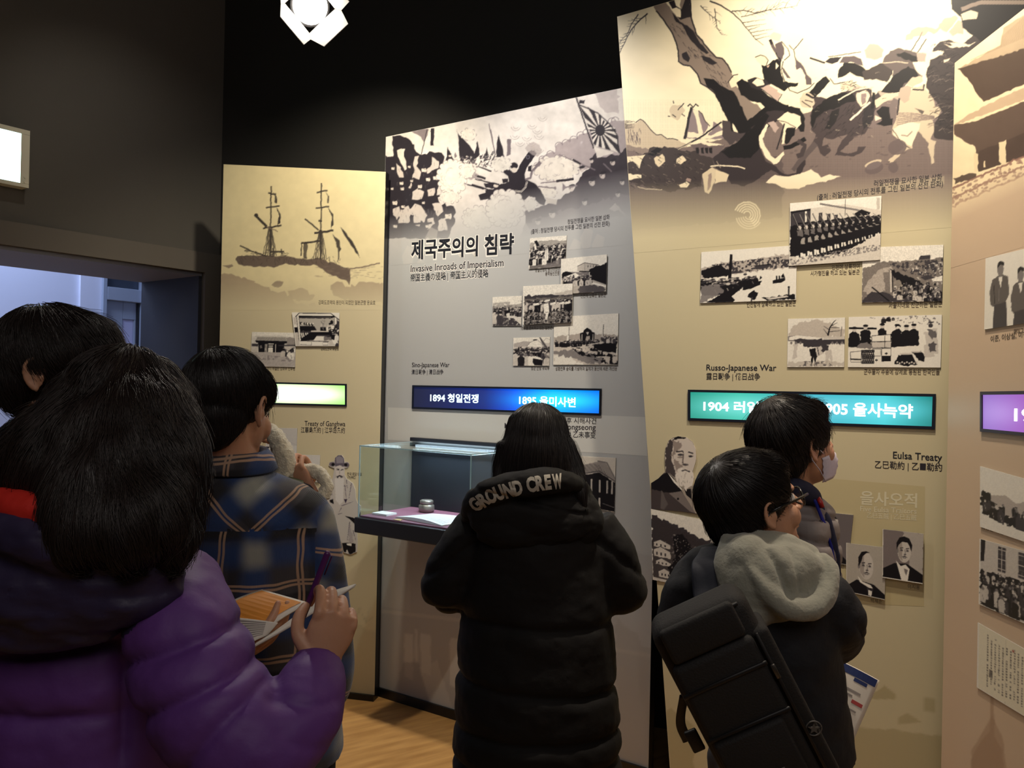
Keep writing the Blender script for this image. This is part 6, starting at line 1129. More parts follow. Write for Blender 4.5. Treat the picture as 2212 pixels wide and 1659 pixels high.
# ------------------------------------------------------------------ exit sign on the left wall
def sign():
    c = W1 + WU * -1.205 + V((0, 0, 2.645)); root = empty('exit_sign', c, 'glowing white exit sign box with cream frame on the dark left wall', 'sign')
    hw, hh, d = 0.225, 0.138, 0.07
    def bx(name, u0, u1, v0, v1, z0, z1, m, bv=0.0):
        bm = bmesh.new(); p = W1 + WU * -1.205; fr = [p + WU * u + WV * v0 + V((0, 0, 2.645 + z)) for u, z in ((u0, z0), (u1, z0), (u1, z1), (u0, z1))]
        prism(bm, fr, WV * (v1 - v0)); 
        if bv: bevel(bm, bv, 2)
        return adopt(bm_obj(name, bm, m), root)
    cream = mat('cream_sign_plastic', (226, 222, 200), 0.4)
    bx('back_box', -hw, hw, -d, -0.003, -hh, hh, cream, 0.006)
    bx('frame', -hw, hw, -d - 0.004, -d - 0.0005, hh - 0.022, hh, cream); bx('frame', -hw, hw, -d - 0.004, -d - 0.0005, -hh, -hh + 0.018, cream); bx('frame', hw - 0.038, hw, -d - 0.004, -d - 0.0005, -hh + 0.019, hh - 0.023, cream); bx('frame', -hw, -hw + 0.03, -d - 0.004, -d - 0.0005, -hh + 0.019, hh - 0.023, cream)
    bx('lit_panel', -hw + 0.03, hw - 0.038, -d - 0.003, -d - 0.0006, -hh + 0.018, hh - 0.022, mat('sign_lit_face', (220, 255, 250), 0.4, emit=(205, 255, 248), emit_s=3.2))
    for dz in (-0.09, -0.112): 
        bm = bmesh.new(); tube(bm, [W1 + WU * (-1.205 + hw - 0.02) + WV * (-d - 0.0045) + V((0, 0, 2.645 + dz)), W1 + WU * (-1.205 + hw - 0.02) + WV * (-d - 0.008) + V((0, 0, 2.645 + dz))], 0.005, 10); adopt(bm_obj('button', bm, cream), root)
    bm = bmesh.new(); add_box(bm, W1 + WU * -1.205 + WV * -0.035 + V((0, 0, 2.645 - hh - 0.014)), (0.09, 0.03, 0.013), Matrix.Rotation(math.atan2(0.8, 0.6), 3, 'Z')); adopt(bm_obj('mounting_bracket', bm, M_EDGE), root)
sign()

# ------------------------------------------------------------------ track and visible spotlight
SPC = at(668, 12, 3.0)
root = empty('ceiling_track', (SPC.x, 3.0, 4.17), 'black lighting track fixed under the dark ceiling', 'track')
bm = bmesh.new(); add_box(bm, (0.5, 0, 0.0), (1.6, 0.018, 0.028)); bm_obj('rail', bm, M_EDGE, root)
for x in (-0.8, 0.3, 1.5):
    bm = bmesh.new(); add_box(bm, (x, 0, 0.04), (0.02, 0.012, 0.02)); bm_obj('ceiling_clip', bm, M_EDGE, root)
def spotlight(c, target, label, lit=True, scale=1.0):
    root = empty('spotlight', c, label, 'spotlight')
    d = (V(target) - c).normalized(); rt = d.cross(V((0, 0, 1))).normalized(); up = rt.cross(d).normalized(); rt, up = rt * 0.80 + up * 0.60, up * 0.80 - rt * 0.60
    L = lambda x, y, z: rt * x * scale + up * y * scale + d * z * scale
    bk = mat('spotlight_housing', (40, 38, 38), 0.45)
    bm = bmesh.new(); tube(bm, [L(0, 0, -0.13), L(0, 0, -0.12), L(0, 0, -0.01), L(0, 0, 0.012)], [0.045 * scale, 0.062 * scale, 0.068 * scale, 0.074 * scale], 28); bm_obj('housing', bm, bk, root)
    bm = bmesh.new(); tube(bm, [L(0, 0, 0.0125), L(0, 0, 0.0185)], 0.064 * scale, 28); bm_obj('lens', bm, mat('spotlight_lens', (255, 250, 240), 0.3, emit=(255, 249, 238), emit_s=30.0 if lit else 0.0), root)
    # four barn doors around the lens: the lamp light catches their inner faces
    dm = mat('barn_door_white', (206, 202, 196), 0.5)
    for (x, y, ax) in ((0, 1, 0), (0, -1, 0), (1, 0, 1), (-1, 0, 1)):
        w = 0.086
        a = L(x * 0.066 - (w if not ax else 0), y * 0.066 - (w if ax else 0), 0.015); b = L(x * 0.066 + (w if not ax else 0), y * 0.066 + (w if ax else 0), 0.015)
        c2 = L(x * 0.115 + (w * 0.72 if not ax else 0), y * 0.115 + (w * 0.72 if ax else 0), 0.085); e = L(x * 0.115 - (w * 0.72 if not ax else 0), y * 0.115 - (w * 0.72 if ax else 0), 0.085)
        n = L(x, y, -0.4).normalized() * 0.002; bm = bmesh.new(); prism(bm, [a, b, c2, e], n); bm_obj('barn_door', bm, dm, root)
    bm = bmesh.new(); tube(bm, [L(0.074, 0, -0.05), L(0.08, 0, -0.05), L(0.08, 0.09, -0.05), L(0, 0.13, -0.05), L(-0.08, 0.09, -0.05), L(-0.08, 0, -0.05), L(-0.074, 0, -0.05)], 0.005, 8); bm_obj('yoke', bm, bk, root)
    q = L(0, 0.13, -0.05); bm = bmesh.new(); tube(bm, [q, V((q.x, q.y, 4.14 - c.z))], 0.009, 10); add_box(bm, (q.x, q.y, 4.128 - c.z), (0.035, 0.016, 0.012)); bm_obj('stem', bm, bk, root)
    return root
spotlight(SPC, (0.5, 0.9, 1.6), 'lit track spotlight with white barn doors hanging at the top of the view')

# ------------------------------------------------------------------ organic modelling helpers
_t3 = np.random.default_rng(42).random((32, 32, 32))
def vnoise3(P, scale, octaves=2):
    P = P / scale; r = 0; tot = 0; a = 1.0
    for _ in range(octaves):
        I = np.floor(P).astype(int); F = P - I; F = F * F * (3 - 2 * F); v = 0
        for dx in (0, 1):
            for dy in (0, 1):
                for dz in (0, 1):
                    w = (F[:, 0] if dx else 1 - F[:, 0]) * (F[:, 1] if dy else 1 - F[:, 1]) * (F[:, 2] if dz else 1 - F[:, 2])
                    v = v + w * _t3[(I[:, 0] + dx) % 32, (I[:, 1] + dy) % 32, (I[:, 2] + dz) % 32]
        r = r + a * v; tot += a; a *= 0.5; P = P * 2.1 + 5.3
    return r / tot - 0.5
def loft(path, rx, ry=None, hint=(1, 0, 0), n=24, subdiv=6, puff=None):
    'closed tube through points; rx along the hint side, ry the other way; Catmull-Rom smoothed'
    P = np.array([tuple(p) for p in path], float); rx = np.array(rx, float); ry = rx if ry is None else np.array(ry, float)
    if len(P) > 2 or subdiv > 1:
        E = np.vstack([2 * P[0] - P[1], P, 2 * P[-1] - P[-2]]); ex = np.concatenate([[rx[0]], rx, [rx[-1]]]); ey = np.concatenate([[ry[0]], ry, [ry[-1]]])
        out, ox, oy = [], [], []
        for i in range(1, len(E) - 2):
            for k in range(subdiv):
                t = k / subdiv; c = [(-t + 2 * t * t - t ** 3) / 2, (2 - 5 * t * t + 3 * t ** 3) / 2, (t + 4 * t * t - 3 * t ** 3) / 2, (t ** 3 - t * t) / 2]
                out.append(sum(c[j] * E[i - 1 + j] for j in range(4))); ox.append(sum(c[j] * ex[i - 1 + j] for j in range(4))); oy.append(sum(c[j] * ey[i - 1 + j] for j in range(4)))
        out.append(P[-1]); ox.append(rx[-1]); oy.append(ry[-1]); P = np.array(out); rx = np.array(ox); ry = np.array(oy)
    L = np.concatenate([[0], np.cumsum(np.linalg.norm(np.diff(P, axis=0), axis=1))])
    vs, fs = [], []; h = np.array(hint, float)
    for i in range(len(P)):
        t = P[min(i + 1, len(P) - 1)] - P[max(i - 1, 0)]; t /= np.linalg.norm(t) + 1e-12
        s = h - t * h.dot(t)
        if np.linalg.norm(s) < 1e-3: s = np.cross(t, (0, 0, 1.0))
        s /= np.linalg.norm(s); f = np.cross(t, s); q = 1.0 + (puff(L[i]) if puff else 0)
        for k in range(n):
            a = 2 * math.pi * k / n; vs.append(P[i] + s * rx[i] * q * math.cos(a) + f * ry[i] * q * math.sin(a))
    m = len(P)
    for i in range(m - 1):
        for k in range(n): fs.append((i * n + k, i * n + (k + 1) % n, (i + 1) * n + (k + 1) % n, (i + 1) * n + k))
    vs.append(P[0]); vs.append(P[-1]); c0, c1 = m * n, m * n + 1
    for k in range(n): fs.append((c0, (k + 1) % n, k)); fs.append((c1, (m - 1) * n + k, (m - 1) * n + (k + 1) % n))
    return np.array(vs), fs
def ellip(c, r, rot=None, n=20):
    'ellipsoid; rot = 3x3 numpy with the axes as columns'
    vs, fs = [], []; m = n // 2
    for i in range(m + 1):
        th = math.pi * i / m
        for k in range(n): a = 2 * math.pi * k / n; vs.append((r[0] * math.sin(th) * math.cos(a), r[1] * math.sin(th) * math.sin(a), r[2] * math.cos(th)))
    vs = np.array(vs)
    if rot is not None: vs = vs @ np.array(rot).T
    for i in range(m):
        for k in range(n): fs.append((i * n + k, (i + 1) * n + k, (i + 1) * n + (k + 1) % n, i * n + (k + 1) % n))
    return vs + np.array(tuple(c)), fs
def fuse(parts, voxel, smooth=3, factor=0.5):
    'union of closed shapes into one continuous skin (voxel remesh), returned as arrays'
    vs, fs, b = [], [], 0
    for v, f in parts:
        vs.append(v); fs += [tuple(i + b for i in q) for q in f]; b += len(v)
    me = bpy.data.meshes.new('fuse_source'); me.from_pydata(np.concatenate(vs).tolist(), [], fs); me.update()
    bm = bmesh.new(); bm.from_mesh(me); bmesh.ops.remove_doubles(bm, verts=bm.verts, dist=1e-6); bmesh.ops.recalc_face_normals(bm, faces=bm.faces); bm.to_mesh(me); bm.free()
    o = bpy.data.objects.new('fuse_source', me); COL.objects.link(o)
    r = o.modifiers.new('r', 'REMESH'); r.mode = 'VOXEL'; r.voxel_size = voxel
    if smooth: s = o.modifiers.new('s', 'SMOOTH'); s.iterations = smooth; s.factor = factor
    dg = bpy.context.evaluated_depsgraph_get(); e = o.evaluated_get(dg).to_mesh()
    V_ = np.empty(len(e.vertices) * 3); e.vertices.foreach_get('co', V_); V_ = V_.reshape(-1, 3)
    F_ = np.array([p.vertices[:] if len(p.vertices) == 4 else (*p.vertices[:], p.vertices[0]) for p in e.polygons])[:, :4]
    N_ = np.empty(len(e.vertices) * 3); e.vertex_normals.foreach_get('vector', N_); N_ = N_.reshape(-1, 3)
    o.evaluated_get(dg).to_mesh_clear(); bpy.data.objects.remove(o); bpy.data.meshes.remove(me)
    return V_, F_, N_
def joinm(*ms):
    vs, fs, b = [], [], 0
    for v, f in ms: vs.append(v); fs.append(np.asarray(f) + b); b += len(v)
    return np.concatenate(vs), np.concatenate(fs)
def put(name, V_, F_, m, root, smooth=True, mats=None, midx=None):
    F_ = [tuple(dict.fromkeys(f)) for f in (F_.tolist() if isinstance(F_, np.ndarray) else F_)]
    loc = np.array(root.location); o = mesh_obj(name, V_ - loc, F_, m, root, smooth)
    if mats:
        for q in mats: o.data.materials.append(q)
        o.data.polygons.foreach_set('material_index', np.asarray(midx, np.int32))
    return o
def creases(V_, N_, planes):
    'press seams into a quilted garment: planes = (point, normal, mask centre, mask radius, depth, width)'
    d = np.zeros(len(V_))
    for p, n, c, R, amp, w in planes:
        n = np.array(tuple(n), float); n /= np.linalg.norm(n); s = (V_ - np.array(tuple(p))) @ n + 0.006 * vnoise3(V_, 0.05, 1)
        dist = np.linalg.norm(V_ - np.array(tuple(c)), axis=1); mk = np.clip((R - dist) / (0.25 * R), 0, 1)
        d -= amp * mk * np.exp(-np.abs(s / w) ** 1.3)
    return V_ + N_ * d[:, None]
def wrinkle(V_, N_, amp, scale=0.06, stretch=(1, 1, 1), octv=3):
    return V_ + N_ * (vnoise3(V_ * np.array(stretch), scale, octv) * amp)[:, None]

class Frame:
    'head or hand frame: f forward, u up, r right'
    def __init__(s, c, f, u=(0, 0, 1), sc=1.0):
        s.c = np.array(tuple(c), float); s.f = np.array(tuple(f), float); s.f /= np.linalg.norm(s.f); u = np.array(tuple(u), float)
        s.r = np.cross(s.f, u); s.r /= np.linalg.norm(s.r); s.u = np.cross(s.r, s.f); s.s = sc; s.R = np.stack([s.r, s.f, s.u], 1)
    def p(s, x, y, z): return s.c + s.s * (s.r * x + s.f * y + s.u * z)
    def e(s, x, y, z, a, b, c, n=18): return ellip(s.p(x, y, z), (a * s.s, b * s.s, c * s.s), s.R, n)
def facing(yaw, pitch=0.0):
    'yaw 0 looks away from the camera (+Y), 90 looks right (+X)'
    y, p = math.radians(yaw), math.radians(pitch); return (math.sin(y) * math.cos(p), math.cos(y) * math.cos(p), math.sin(p))
def head_parts(F, neck_to, neck_r=0.052):
    e = F.e; P = [e(0, -0.012, 0.035, .073, .094, .084, 28), e(0, .028, -.028, .060, .060, .076, 24), e(0, .04, -.074, .046, .046, .034), e(0, .074, -.094, .021, .018, .017), e(0, .080, .028, .048, .014, .014), e(0, .093, -.056, .021, .009, .006), e(0, .088, -.068, .018, .010, .006)]
    for s in (-1, 1):
        P += [e(s * .036, .062, -.030, .025, .024, .028), e(s * .011, .100, -.030, .009, .010, .008)]
        c = (.074, -.008, -.004)
        rim = [(c[0] - .004, .006, .004), (c[0] + .004, .004, .020), (c[0] + .010, -.006, .030), (c[0] + .013, -.020, .027), (c[0] + .013, -.027, .010), (c[0] + .010, -.024, -.008), (c[0] + .005, -.014, -.022), (c[0] + .001, -.004, -.028)]
        P.append(loft([F.p(s * x, y, z) for x, y, z in rim], [.0042 * F.s] * 6 + [.0055 * F.s, .005 * F.s], hint=F.f, n=10, subdiv=4)); P.append(e(s * (c[0] + .002), -.010, -.002, .0045, .017, .024)); P.append(e(s * (c[0] + .005), .001, -.004, .004, .004, .006)); P.append(e(s * (c[0] + .006), -.017, .003, .0035, .004, .017))
    P.append(loft([F.p(0, .090, .018), F.p(0, .103, -.008), F.p(0, .112, -.026), F.p(0, .104, -.034)], [.008 * F.s, .009 * F.s, .0125 * F.s, .008 * F.s], hint=F.r, n=12))
    a = F.p(0, -.022, -.03); P.append(loft([a, (a * 0.45 + np.array(tuple(neck_to)) * 0.55), tuple(neck_to)], [neck_r * F.s, neck_r * F.s * 0.96, neck_r * F.s * 1.15], hint=(1, 0, 0)))
    return P
TIPS = []
def hand_parts(W, d, palm_n, thumb_side, curls=(0.5, 0.55, 0.6, 0.65), thumb=0.4, sc=1.0, spread=0.06, finger_sc=1.0):
    'five-fingered hand: W wrist, d towards the knuckles, palm_n out of the palm, thumb_side across'
    d = np.array(tuple(d), float); d /= np.linalg.norm(d); t = np.array(tuple(thumb_side), float); t -= d * t.dot(d); t /= np.linalg.norm(t); n = np.array(tuple(palm_n), float); n -= d * n.dot(d) + t * n.dot(t); n /= np.linalg.norm(n)
    W = np.array(tuple(W), float); P = [loft([W - d * .03 * sc, W + d * .02 * sc, W + d * .055 * sc, W + d * .088 * sc], [.024 * sc, .032 * sc, .040 * sc, .036 * sc], [.020 * sc, .016 * sc, .014 * sc, .011 * sc], hint=t, n=16)]
    P.append(ellip(W + d * .04 * sc + t * .022 * sc + n * .008 * sc, (.016 * sc, .016 * sc, .026 * sc), np.stack([t, n, d], 1)))
    base = [(.030, .085), (.010, .090), (-.011, .087), (-.030, .078)]; lens = [(.042, .026, .021), (.046, .029, .022), (.043, .027, .021), (.034, .021, .019)]
    tips0 = None
    for i in range(4):
        p = W + t * base[i][0] * sc + d * (base[i][1] - .012) * sc; dd = d + t * (1.5 - i) * spread; dd /= np.linalg.norm(dd); pts = [p, p + dd * .012 * sc]; a = 0
        for j, ln in enumerate(lens[i]):
            a += curls[i] * (0.9, 1.0, 0.75)[j] * 1.3; dv = dd * math.cos(a) + n * math.sin(a); pts.append(pts[-1] + dv * ln * sc * finger_sc)
        tips0 = pts[-1] if i == 0 else tips0; r = (.0092, .009, .0085, .0078, .0062)[:len(pts)]; k = .92 if i == 3 else 1.0
        P.append(loft(pts, [q * sc * k for q in r], hint=t, n=12, subdiv=4)); P.append(ellip(pts[-1], (.0064 * sc * k,) * 3, None, 10))
    p = W + t * .022 * sc + d * .018 * sc; d1 = t * 0.75 + d * 0.62 + n * 0.25 * (1 + thumb); d1 /= np.linalg.norm(d1); d2 = d1 * (1 - thumb * 0.55) + (n * 0.7 - t * 0.45 + d * 0.5) * thumb; d2 /= np.linalg.norm(d2); d3 = d2 * 0.75 + (n * 0.4 - t * 0.6 + d * 0.3) * thumb; d3 /= np.linalg.norm(d3)
    q = [p, p + d1 * .034 * sc, p + d1 * .034 * sc + d2 * .032 * sc, p + d1 * .034 * sc + d2 * .032 * sc + d3 * .026 * sc]
    P.append(loft(q, [.0145 * sc, .0115 * sc, .0102 * sc, .0078 * sc], hint=t, n=12, subdiv=4)); P.append(ellip(q[-1], (.0078 * sc,) * 3, None, 10))
    TIPS.clear(); TIPS.extend([tips0, q[-1]])
    return P
def tubes_mesh(paths, r0=0.0006, r1=0.0003):
    'many thin three-sided strands in one mesh; paths = array (n, k, 3)'
    A = np.array(paths); n, k, _ = A.shape; T_ = np.gradient(A, axis=1); T_ /= np.linalg.norm(T_, axis=2, keepdims=True) + 1e-9
    s = np.cross(T_, np.array([0.3, 0.5, 0.81])); s /= np.linalg.norm(s, axis=2, keepdims=True) + 1e-9; b = np.cross(T_, s)
    rr = np.linspace(r0, r1, k)[None, :, None]; rings = [A + rr * (s * math.cos(a) + b * math.sin(a)) for a in (0, 2.094, 4.189)]
    Vv = np.stack(rings, 2).reshape(-1, 3); base = (np.arange(n)[:, None] * k + np.arange(k - 1)[None, :]) * 3; F_ = []
    for j in range(3): F_.append(np.stack([base + j, base + (j + 1) % 3, base + 3 + (j + 1) % 3, base + 3 + j], -1).reshape(-1, 4))
    return Vv, np.concatenate(F_)
def strands(shell, flow, count, steps, step, lift=0.002, jit=0.25, keep=None, seed=1, fly=0.0, rootf=None):
    'hair strands traced over a shell surface along a flow field'
    V_, F_, N_ = shell; rs = np.random.default_rng(seed); bv = BVHTree.FromPolygons(V_.tolist(), [tuple(dict.fromkeys(f)) for f in F_.tolist()]); out = []
    c = V_[F_].mean(1); a = np.linalg.norm(np.cross(V_[F_[:, 2]] - V_[F_[:, 0]], V_[F_[:, 3]] - V_[F_[:, 1]]), axis=1)
    if rootf is not None: a = a * rootf(c)
    idx = rs.choice(len(c), size=count, p=a / a.sum())
    for i in idx:
        p = V(c[i]); path = []; L = lift * rs.uniform(0.2, 1.6); tw = rs.normal(0, jit, 3); fl = rs.uniform(0, fly) * (rs.random() < 0.35)
        for k in range(steps):
            co, nn, _, _ = bv.find_nearest(p)
            if co is None: break
            if nn.dot(p - co) < -1e-4: pass
            path.append(co + nn * (L + fl * (k / steps) ** 2)); g = V(flow(np.array(co))) + V(tw * 0.5); g = g - nn * g.dot(nn)
            if g.length < 1e-4: g = V((0, 0, -1))
            p = co + g.normalized() * step * rs.uniform(0.8, 1.2)
        if len(path) == steps: out.append([q[:] for q in path])
    return tubes_mesh(out) if out else None
def hair_obj(name, root, shell, flow, count, steps, step, m, **kw):
    V_, F_, N_ = shell; st = strands(shell, flow, count, steps, step, **kw)
    A = joinm((V_, F_), st) if st else (V_, F_); return put(name, A[0], A[1], m, root)
def conform(name, pts2d, tri, project, m, root):
    P = np.array([project(*q) for q in pts2d]); return put(name, P, tri, m, root, smooth=False)
def caster(shell, lift=0.0015):
    bv = BVHTree.FromPolygons(shell[0].tolist(), [tuple(dict.fromkeys(f)) for f in shell[1].tolist()])
    def f(px, py):
        d = ray(px, py).normalized(); co, nn, _, _ = bv.ray_cast(CAM, d)
        if co is None: co, nn, _, _ = bv.find_nearest(CAM + d * 2); 
        if nn.dot(d) > 0: nn = -nn
        return np.array((co + nn * lift)[:])
    return f
def patch(name, poly_px, shell, m, root, lift=0.0015, cut=6.0):
    'cloth appliqué laid on a garment: outline in photo pixels, draped on the surface'
    bm = bmesh.new(); pts = rough_line(np.array(poly_px, float), 0.0, True, cut); f = bm.faces.new([bm.verts.new((x, y, 0)) for x, y in pts]); f.normal_update(); bmesh.ops.triangulate(bm, faces=[f], ngon_method='EAR_CLIP')
    for _ in range(7):
        lg = [e for e in bm.edges if e.calc_length() > cut * 1.5]
        if not lg: break
        bmesh.ops.subdivide_edges(bm, edges=lg, cuts=1); bmesh.ops.triangulate(bm, faces=[f for f in bm.faces if len(f.verts) > 3])
    c = caster(shell, lift); P = np.array([c(v.co.x, v.co.y) for v in bm.verts]); bm.verts.index_update(); F_ = [tuple(v.index for v in f.verts) for f in bm.faces]; bm.free()
    return put(name, P, F_, m, root, True)

M_SKIN = mat('skin', (196, 146, 116), 0.5, noise_amt=0.06, noise_scale=30, bump=0.08, bump_scale=250)
M_SKIN.node_tree.nodes['Principled BSDF'].inputs['Subsurface Weight'].default_value = 0.12; M_SKIN.node_tree.nodes['Principled BSDF'].inputs['Subsurface Scale'].default_value = 0.01
M_HAIR = mat('black_hair', (34, 28, 27), 0.42, spec=0.5); M_HAIR2 = mat('dark_brown_hair', (44, 34, 31), 0.45, spec=0.5)
M_EYE = mat('eye_white', (225, 220, 214), 0.2); M_IRIS = mat('dark_iris', (30, 20, 16), 0.15)
def put_sub(name, V_, F_, m, root, parent, smooth=True):
    F_ = [tuple(dict.fromkeys(f)) for f in (F_.tolist() if isinstance(F_, np.ndarray) else F_)]
    o = mesh_obj(name, V_ - np.array(root.location), F_, m, parent, smooth); return o
def add_eyes(F, root):
    for s in (-1, 1):
        v, f = ellip(F.p(s * .031, .0745, .006), (.0125 * F.s,) * 3, None, 16); o = put('eye', v, f, M_EYE, root)
        v, f = ellip(F.p(s * .031, .083, .006), (.0058 * F.s, .0058 * F.s, .0045 * F.s), F.R, 12); put_sub('iris', v, f, M_IRIS, root, o)
def body_core(HC, yaw, hipz, sh, arms, sc, feet):
    'hidden figure under the clothes: torso, arms and legs that taper and bend at the joints'
    fx = np.array(facing(yaw)); rx = np.cross(fx, (0, 0, 1)); P = []
    nb = np.array(tuple(HC)) + np.array((0, 0, -.15 * sc)); hip = np.array((sh[0], sh[1], hipz))
    P.append(loft([hip + (0, 0, -.05), hip + (0, 0, .06), (hip + nb) / 2, nb + (0, 0, -.10 * sc), nb + (0, 0, -.03)], np.array([.11, .11, .09, .092, .055]) * sc, np.array([.08, .08, .065, .062, .045]) * sc, hint=rx))
    for a in arms: P.append(loft(a, np.array([.028, .028, .026, .024, .022])[:len(a)] * sc, hint=(0, 0, 1)))
    for s, ft in zip((-1, 1), feet):
        h = hip + rx * s * .08 * sc; kn = (h * 0.5 + np.array(ft) * 0.5) + fx * .02; P.append(loft([h, (h + kn) / 2, kn, (kn + np.array(ft)) / 2 + (0, 0, .02), np.array(ft) + (0, 0, .06)], np.array([.085, .075, .055, .05, .035]) * sc, hint=rx))
    return P
def legs_and_shoes(root, hip, yaw, feet, m_tr, m_shoe, sc=1.0, width=0.095, name='trousers'):
    fx = np.array(facing(yaw)); rx = np.cross(fx, (0, 0, 1)); hip = np.array(tuple(hip)); P = [ellip(hip + (0, 0, -.02), (.165 * sc, .125 * sc, .12 * sc), np.stack([rx, fx, (0, 0, 1)], 1))]
    for s, ft in zip((-1, 1), feet):
        ft = np.array(ft); h = hip + rx * s * .085 * sc; kn = h * 0.5 + ft * 0.5 + fx * .015; P.append(loft([h, (h + kn) / 2, kn, (kn + ft) / 2, ft + (0, 0, .065)], np.array([width * 1.1, width, width * .78, width * .7, width * .64]) * sc, hint=rx))
    V_, F_, N_ = fuse(P, 0.011, 4); V_ = wrinkle(V_, N_, 0.014, 0.09, (1, 1, 0.8)); o = put(name, V_, F_, m_tr, root)
    for ft in feet:
        ft = np.array(ft); q = [ellip(ft + fx * .045 + (0, 0, .036), (.045, .125, .036), np.stack([rx, fx, (0, 0, 1)], 1)), ellip(ft + (0, 0, .06), (.042, .06, .05), np.stack([rx, fx, (0, 0, 1)], 1)), ellip(ft + fx * .12 + (0, 0, .030), (.043, .05, .028), np.stack([rx, fx, (0, 0, 1)], 1))]
        V_, F_, N_ = fuse(q, 0.008, 2); V_[:, 2] = np.maximum(V_[:, 2], 0.004); put('shoe', V_, F_, m_shoe, root)

def sub_text(ch, bold):
    v, f = text_mesh(ch, bold); bm = bmesh.new(); vs = [bm.verts.new(q) for q in v]
    for g in f:
        try: bm.faces.new([vs[i] for i in g])
        except ValueError: pass
    for q in bm.faces: q.normal_update()
    bmesh.ops.triangulate(bm, faces=bm.faces[:])
    for _ in range(4):
        lg = [e for e in bm.edges if e.calc_length() > .09]
        if not lg: break
        bmesh.ops.subdivide_edges(bm, edges=lg, cuts=1); bmesh.ops.triangulate(bm, faces=[f for f in bm.faces if len(f.verts) > 3])
    bm.verts.index_update(); r = (np.array([q.co[:] for q in bm.verts]), [tuple(q.index for q in g.verts) for g in bm.faces]); bm.free(); return r

# ------------------------------------------------------------------ the visitors
def A3(px, py, d): return np.array(at(px, py, d)[:])
def path(*q): return [A3(*p) for p in q]
def zpx(px, py, d): return at(px, py, d).z
PEOPLE = {}
def person(label, base):
    r = empty('person', (base[0], base[1], 0.0), label, 'person'); return r
def make_body(root, HF, neck_to, core, arms_hands=(), eyes=True, voxel=0.0036):
    a = fuse(head_parts(HF, neck_to), voxel, 2); b = fuse(core, 0.012, 3); parts = [(a[0], a[1]), (b[0], b[1])]
    for h in arms_hands: q = fuse(h, 0.0026, 2); parts.append((q[0], q[1]))
    A = joinm(*parts); put('body', A[0], A[1], M_SKIN, root)
    if eyes: add_eyes(HF, root)
def short_shell(F, puff=1.0, extra=()):
    e = F.e; P = [e(0, -.018, .046, .083 * puff, .103 * puff, .087 * puff, 30), e(0, -.052, -.008, .066 * puff, .058 * puff, .062, 24), e(0, -.060, -.045, .050, .040, .034), e(.052, .012, .045, .034, .05, .045), e(-.052, .012, .045, .034, .05, .045), e(0, .058, .070, .055, .034, .040)]
    P += [e(*q) for q in extra]; return fuse(P, 0.0045, 4)
def whorl_flow(F, wx=.015, wy=-.055, wz=.13, down=0.5, fwd=0.25):
    w = F.p(wx, wy, wz)
    def fl(p): g = p - w; g = g / (np.linalg.norm(g) + 1e-6); return g - F.u * down + F.f * fwd
    return fl

# ---- woman in the long black coat ------------------------------------------------
HF = Frame(A3(1160, 972, 2.20), facing(4, -10), sc=0.97)
base = (HF.c[0] + 0.005, 2.22); rt = person('person in long black padded coat with hood lettered GROUND CREW, before the glass case', base)
fE = [(base[0] - .09, base[1] + .0, 0), (base[0] + .09, base[1] + .03, 0)]
aL = path((1055, 1120, 2.2), (1000, 1195, 2.2), (968, 1268, 2.23), (1030, 1255, 2.40), (1100, 1235, 2.50)); aR = path((1275, 1130, 2.2), (1315, 1200, 2.2), (1338, 1275, 2.23), (1290, 1255, 2.40), (1225, 1235, 2.50))
nE = HF.p(0, -.03, -.13)
hands = [hand_parts(aL[-1] + (0.02, .03, 0), (0.6, 0.7, 0.1), (0, 0.3, -1), (0.3, 0.4, 0.9), sc=.9), hand_parts(aR[-1] + (-0.02, .03, 0), (-0.6, 0.7, 0.1), (0, 0.3, -1), (-0.3, 0.4, 0.9), sc=.9)]
make_body(rt, HF, nE, body_core(HF.c, 4, 0.80, (base[0], base[1]), [aL, aR], .92, fE), hands)
cs = lambda y: A3(1159, y, 2.2)
tors = [loft([cs(1052), cs(1085), cs(1125), cs(1200), cs(1320), cs(1460), cs(1600), cs(1760), cs(1880)], [.075, .12, .172, .196, .208, .222, .230, .238, .240], [.07, .10, .135, .150, .155, .165, .172, .178, .18], n=40),
        loft(aL[:4] + [aL[4]], [.070, .076, .074, .062, .046], n=24), loft(aR, [.070, .076, .074, .062, .046], n=24)]
cp = fuse(tors, 0.0075, 3); Vc, Fc, Nc = cp
pl_ = []
for y, tilt in ((1328, .02), (1462, .06), (1560, 0), (1625, -.02), (1720, 0)): pl_.append((cs(y), (tilt, 0, 1), cs(y), .45, .014, .012))
pl_ += [(A3(1000, 1180, 2.2), (.6, 0, -.8), A3(985, 1190, 2.2), .13, .011, .011), (A3(1320, 1185, 2.2), (-.6, 0, -.8), A3(1322, 1190, 2.2), .13, .011, .011), (cs(1215), (0, 0, 1), cs(1215), .15, .008, .012)]
Vc = creases(Vc, Nc, pl_); Vc = wrinkle(Vc, Nc, 0.014, 0.075, (1, 1, 1.6)); 
M_COAT = mat('black_coat_nylon', (22, 20, 20), 0.75, spec=0.25, noise_amt=0.15, noise_scale=8, bump=0.25, bump_scale=60)
put('coat', Vc, Fc, M_COAT, rt)
roll = loft(path((1008, 1118, 2.17), (1024, 1086, 2.10), (1064, 1063, 2.055), (1130, 1047, 2.035), (1195, 1040, 2.045), (1245, 1050, 2.10), (1272, 1080, 2.17)), [.018, .030, .034, .035, .034, .028, .016], [.026, .034, .034, .034, .034, .030, .022], n=20)
bag = ellip(A3(1148, 1118, 2.085), (.165, .055, .085)); bag2 = ellip(A3(1120, 1150, 2.085), (.11, .045, .055)); bag3 = ellip(A3(1250, 1120, 2.12), (.065, .05, .075))
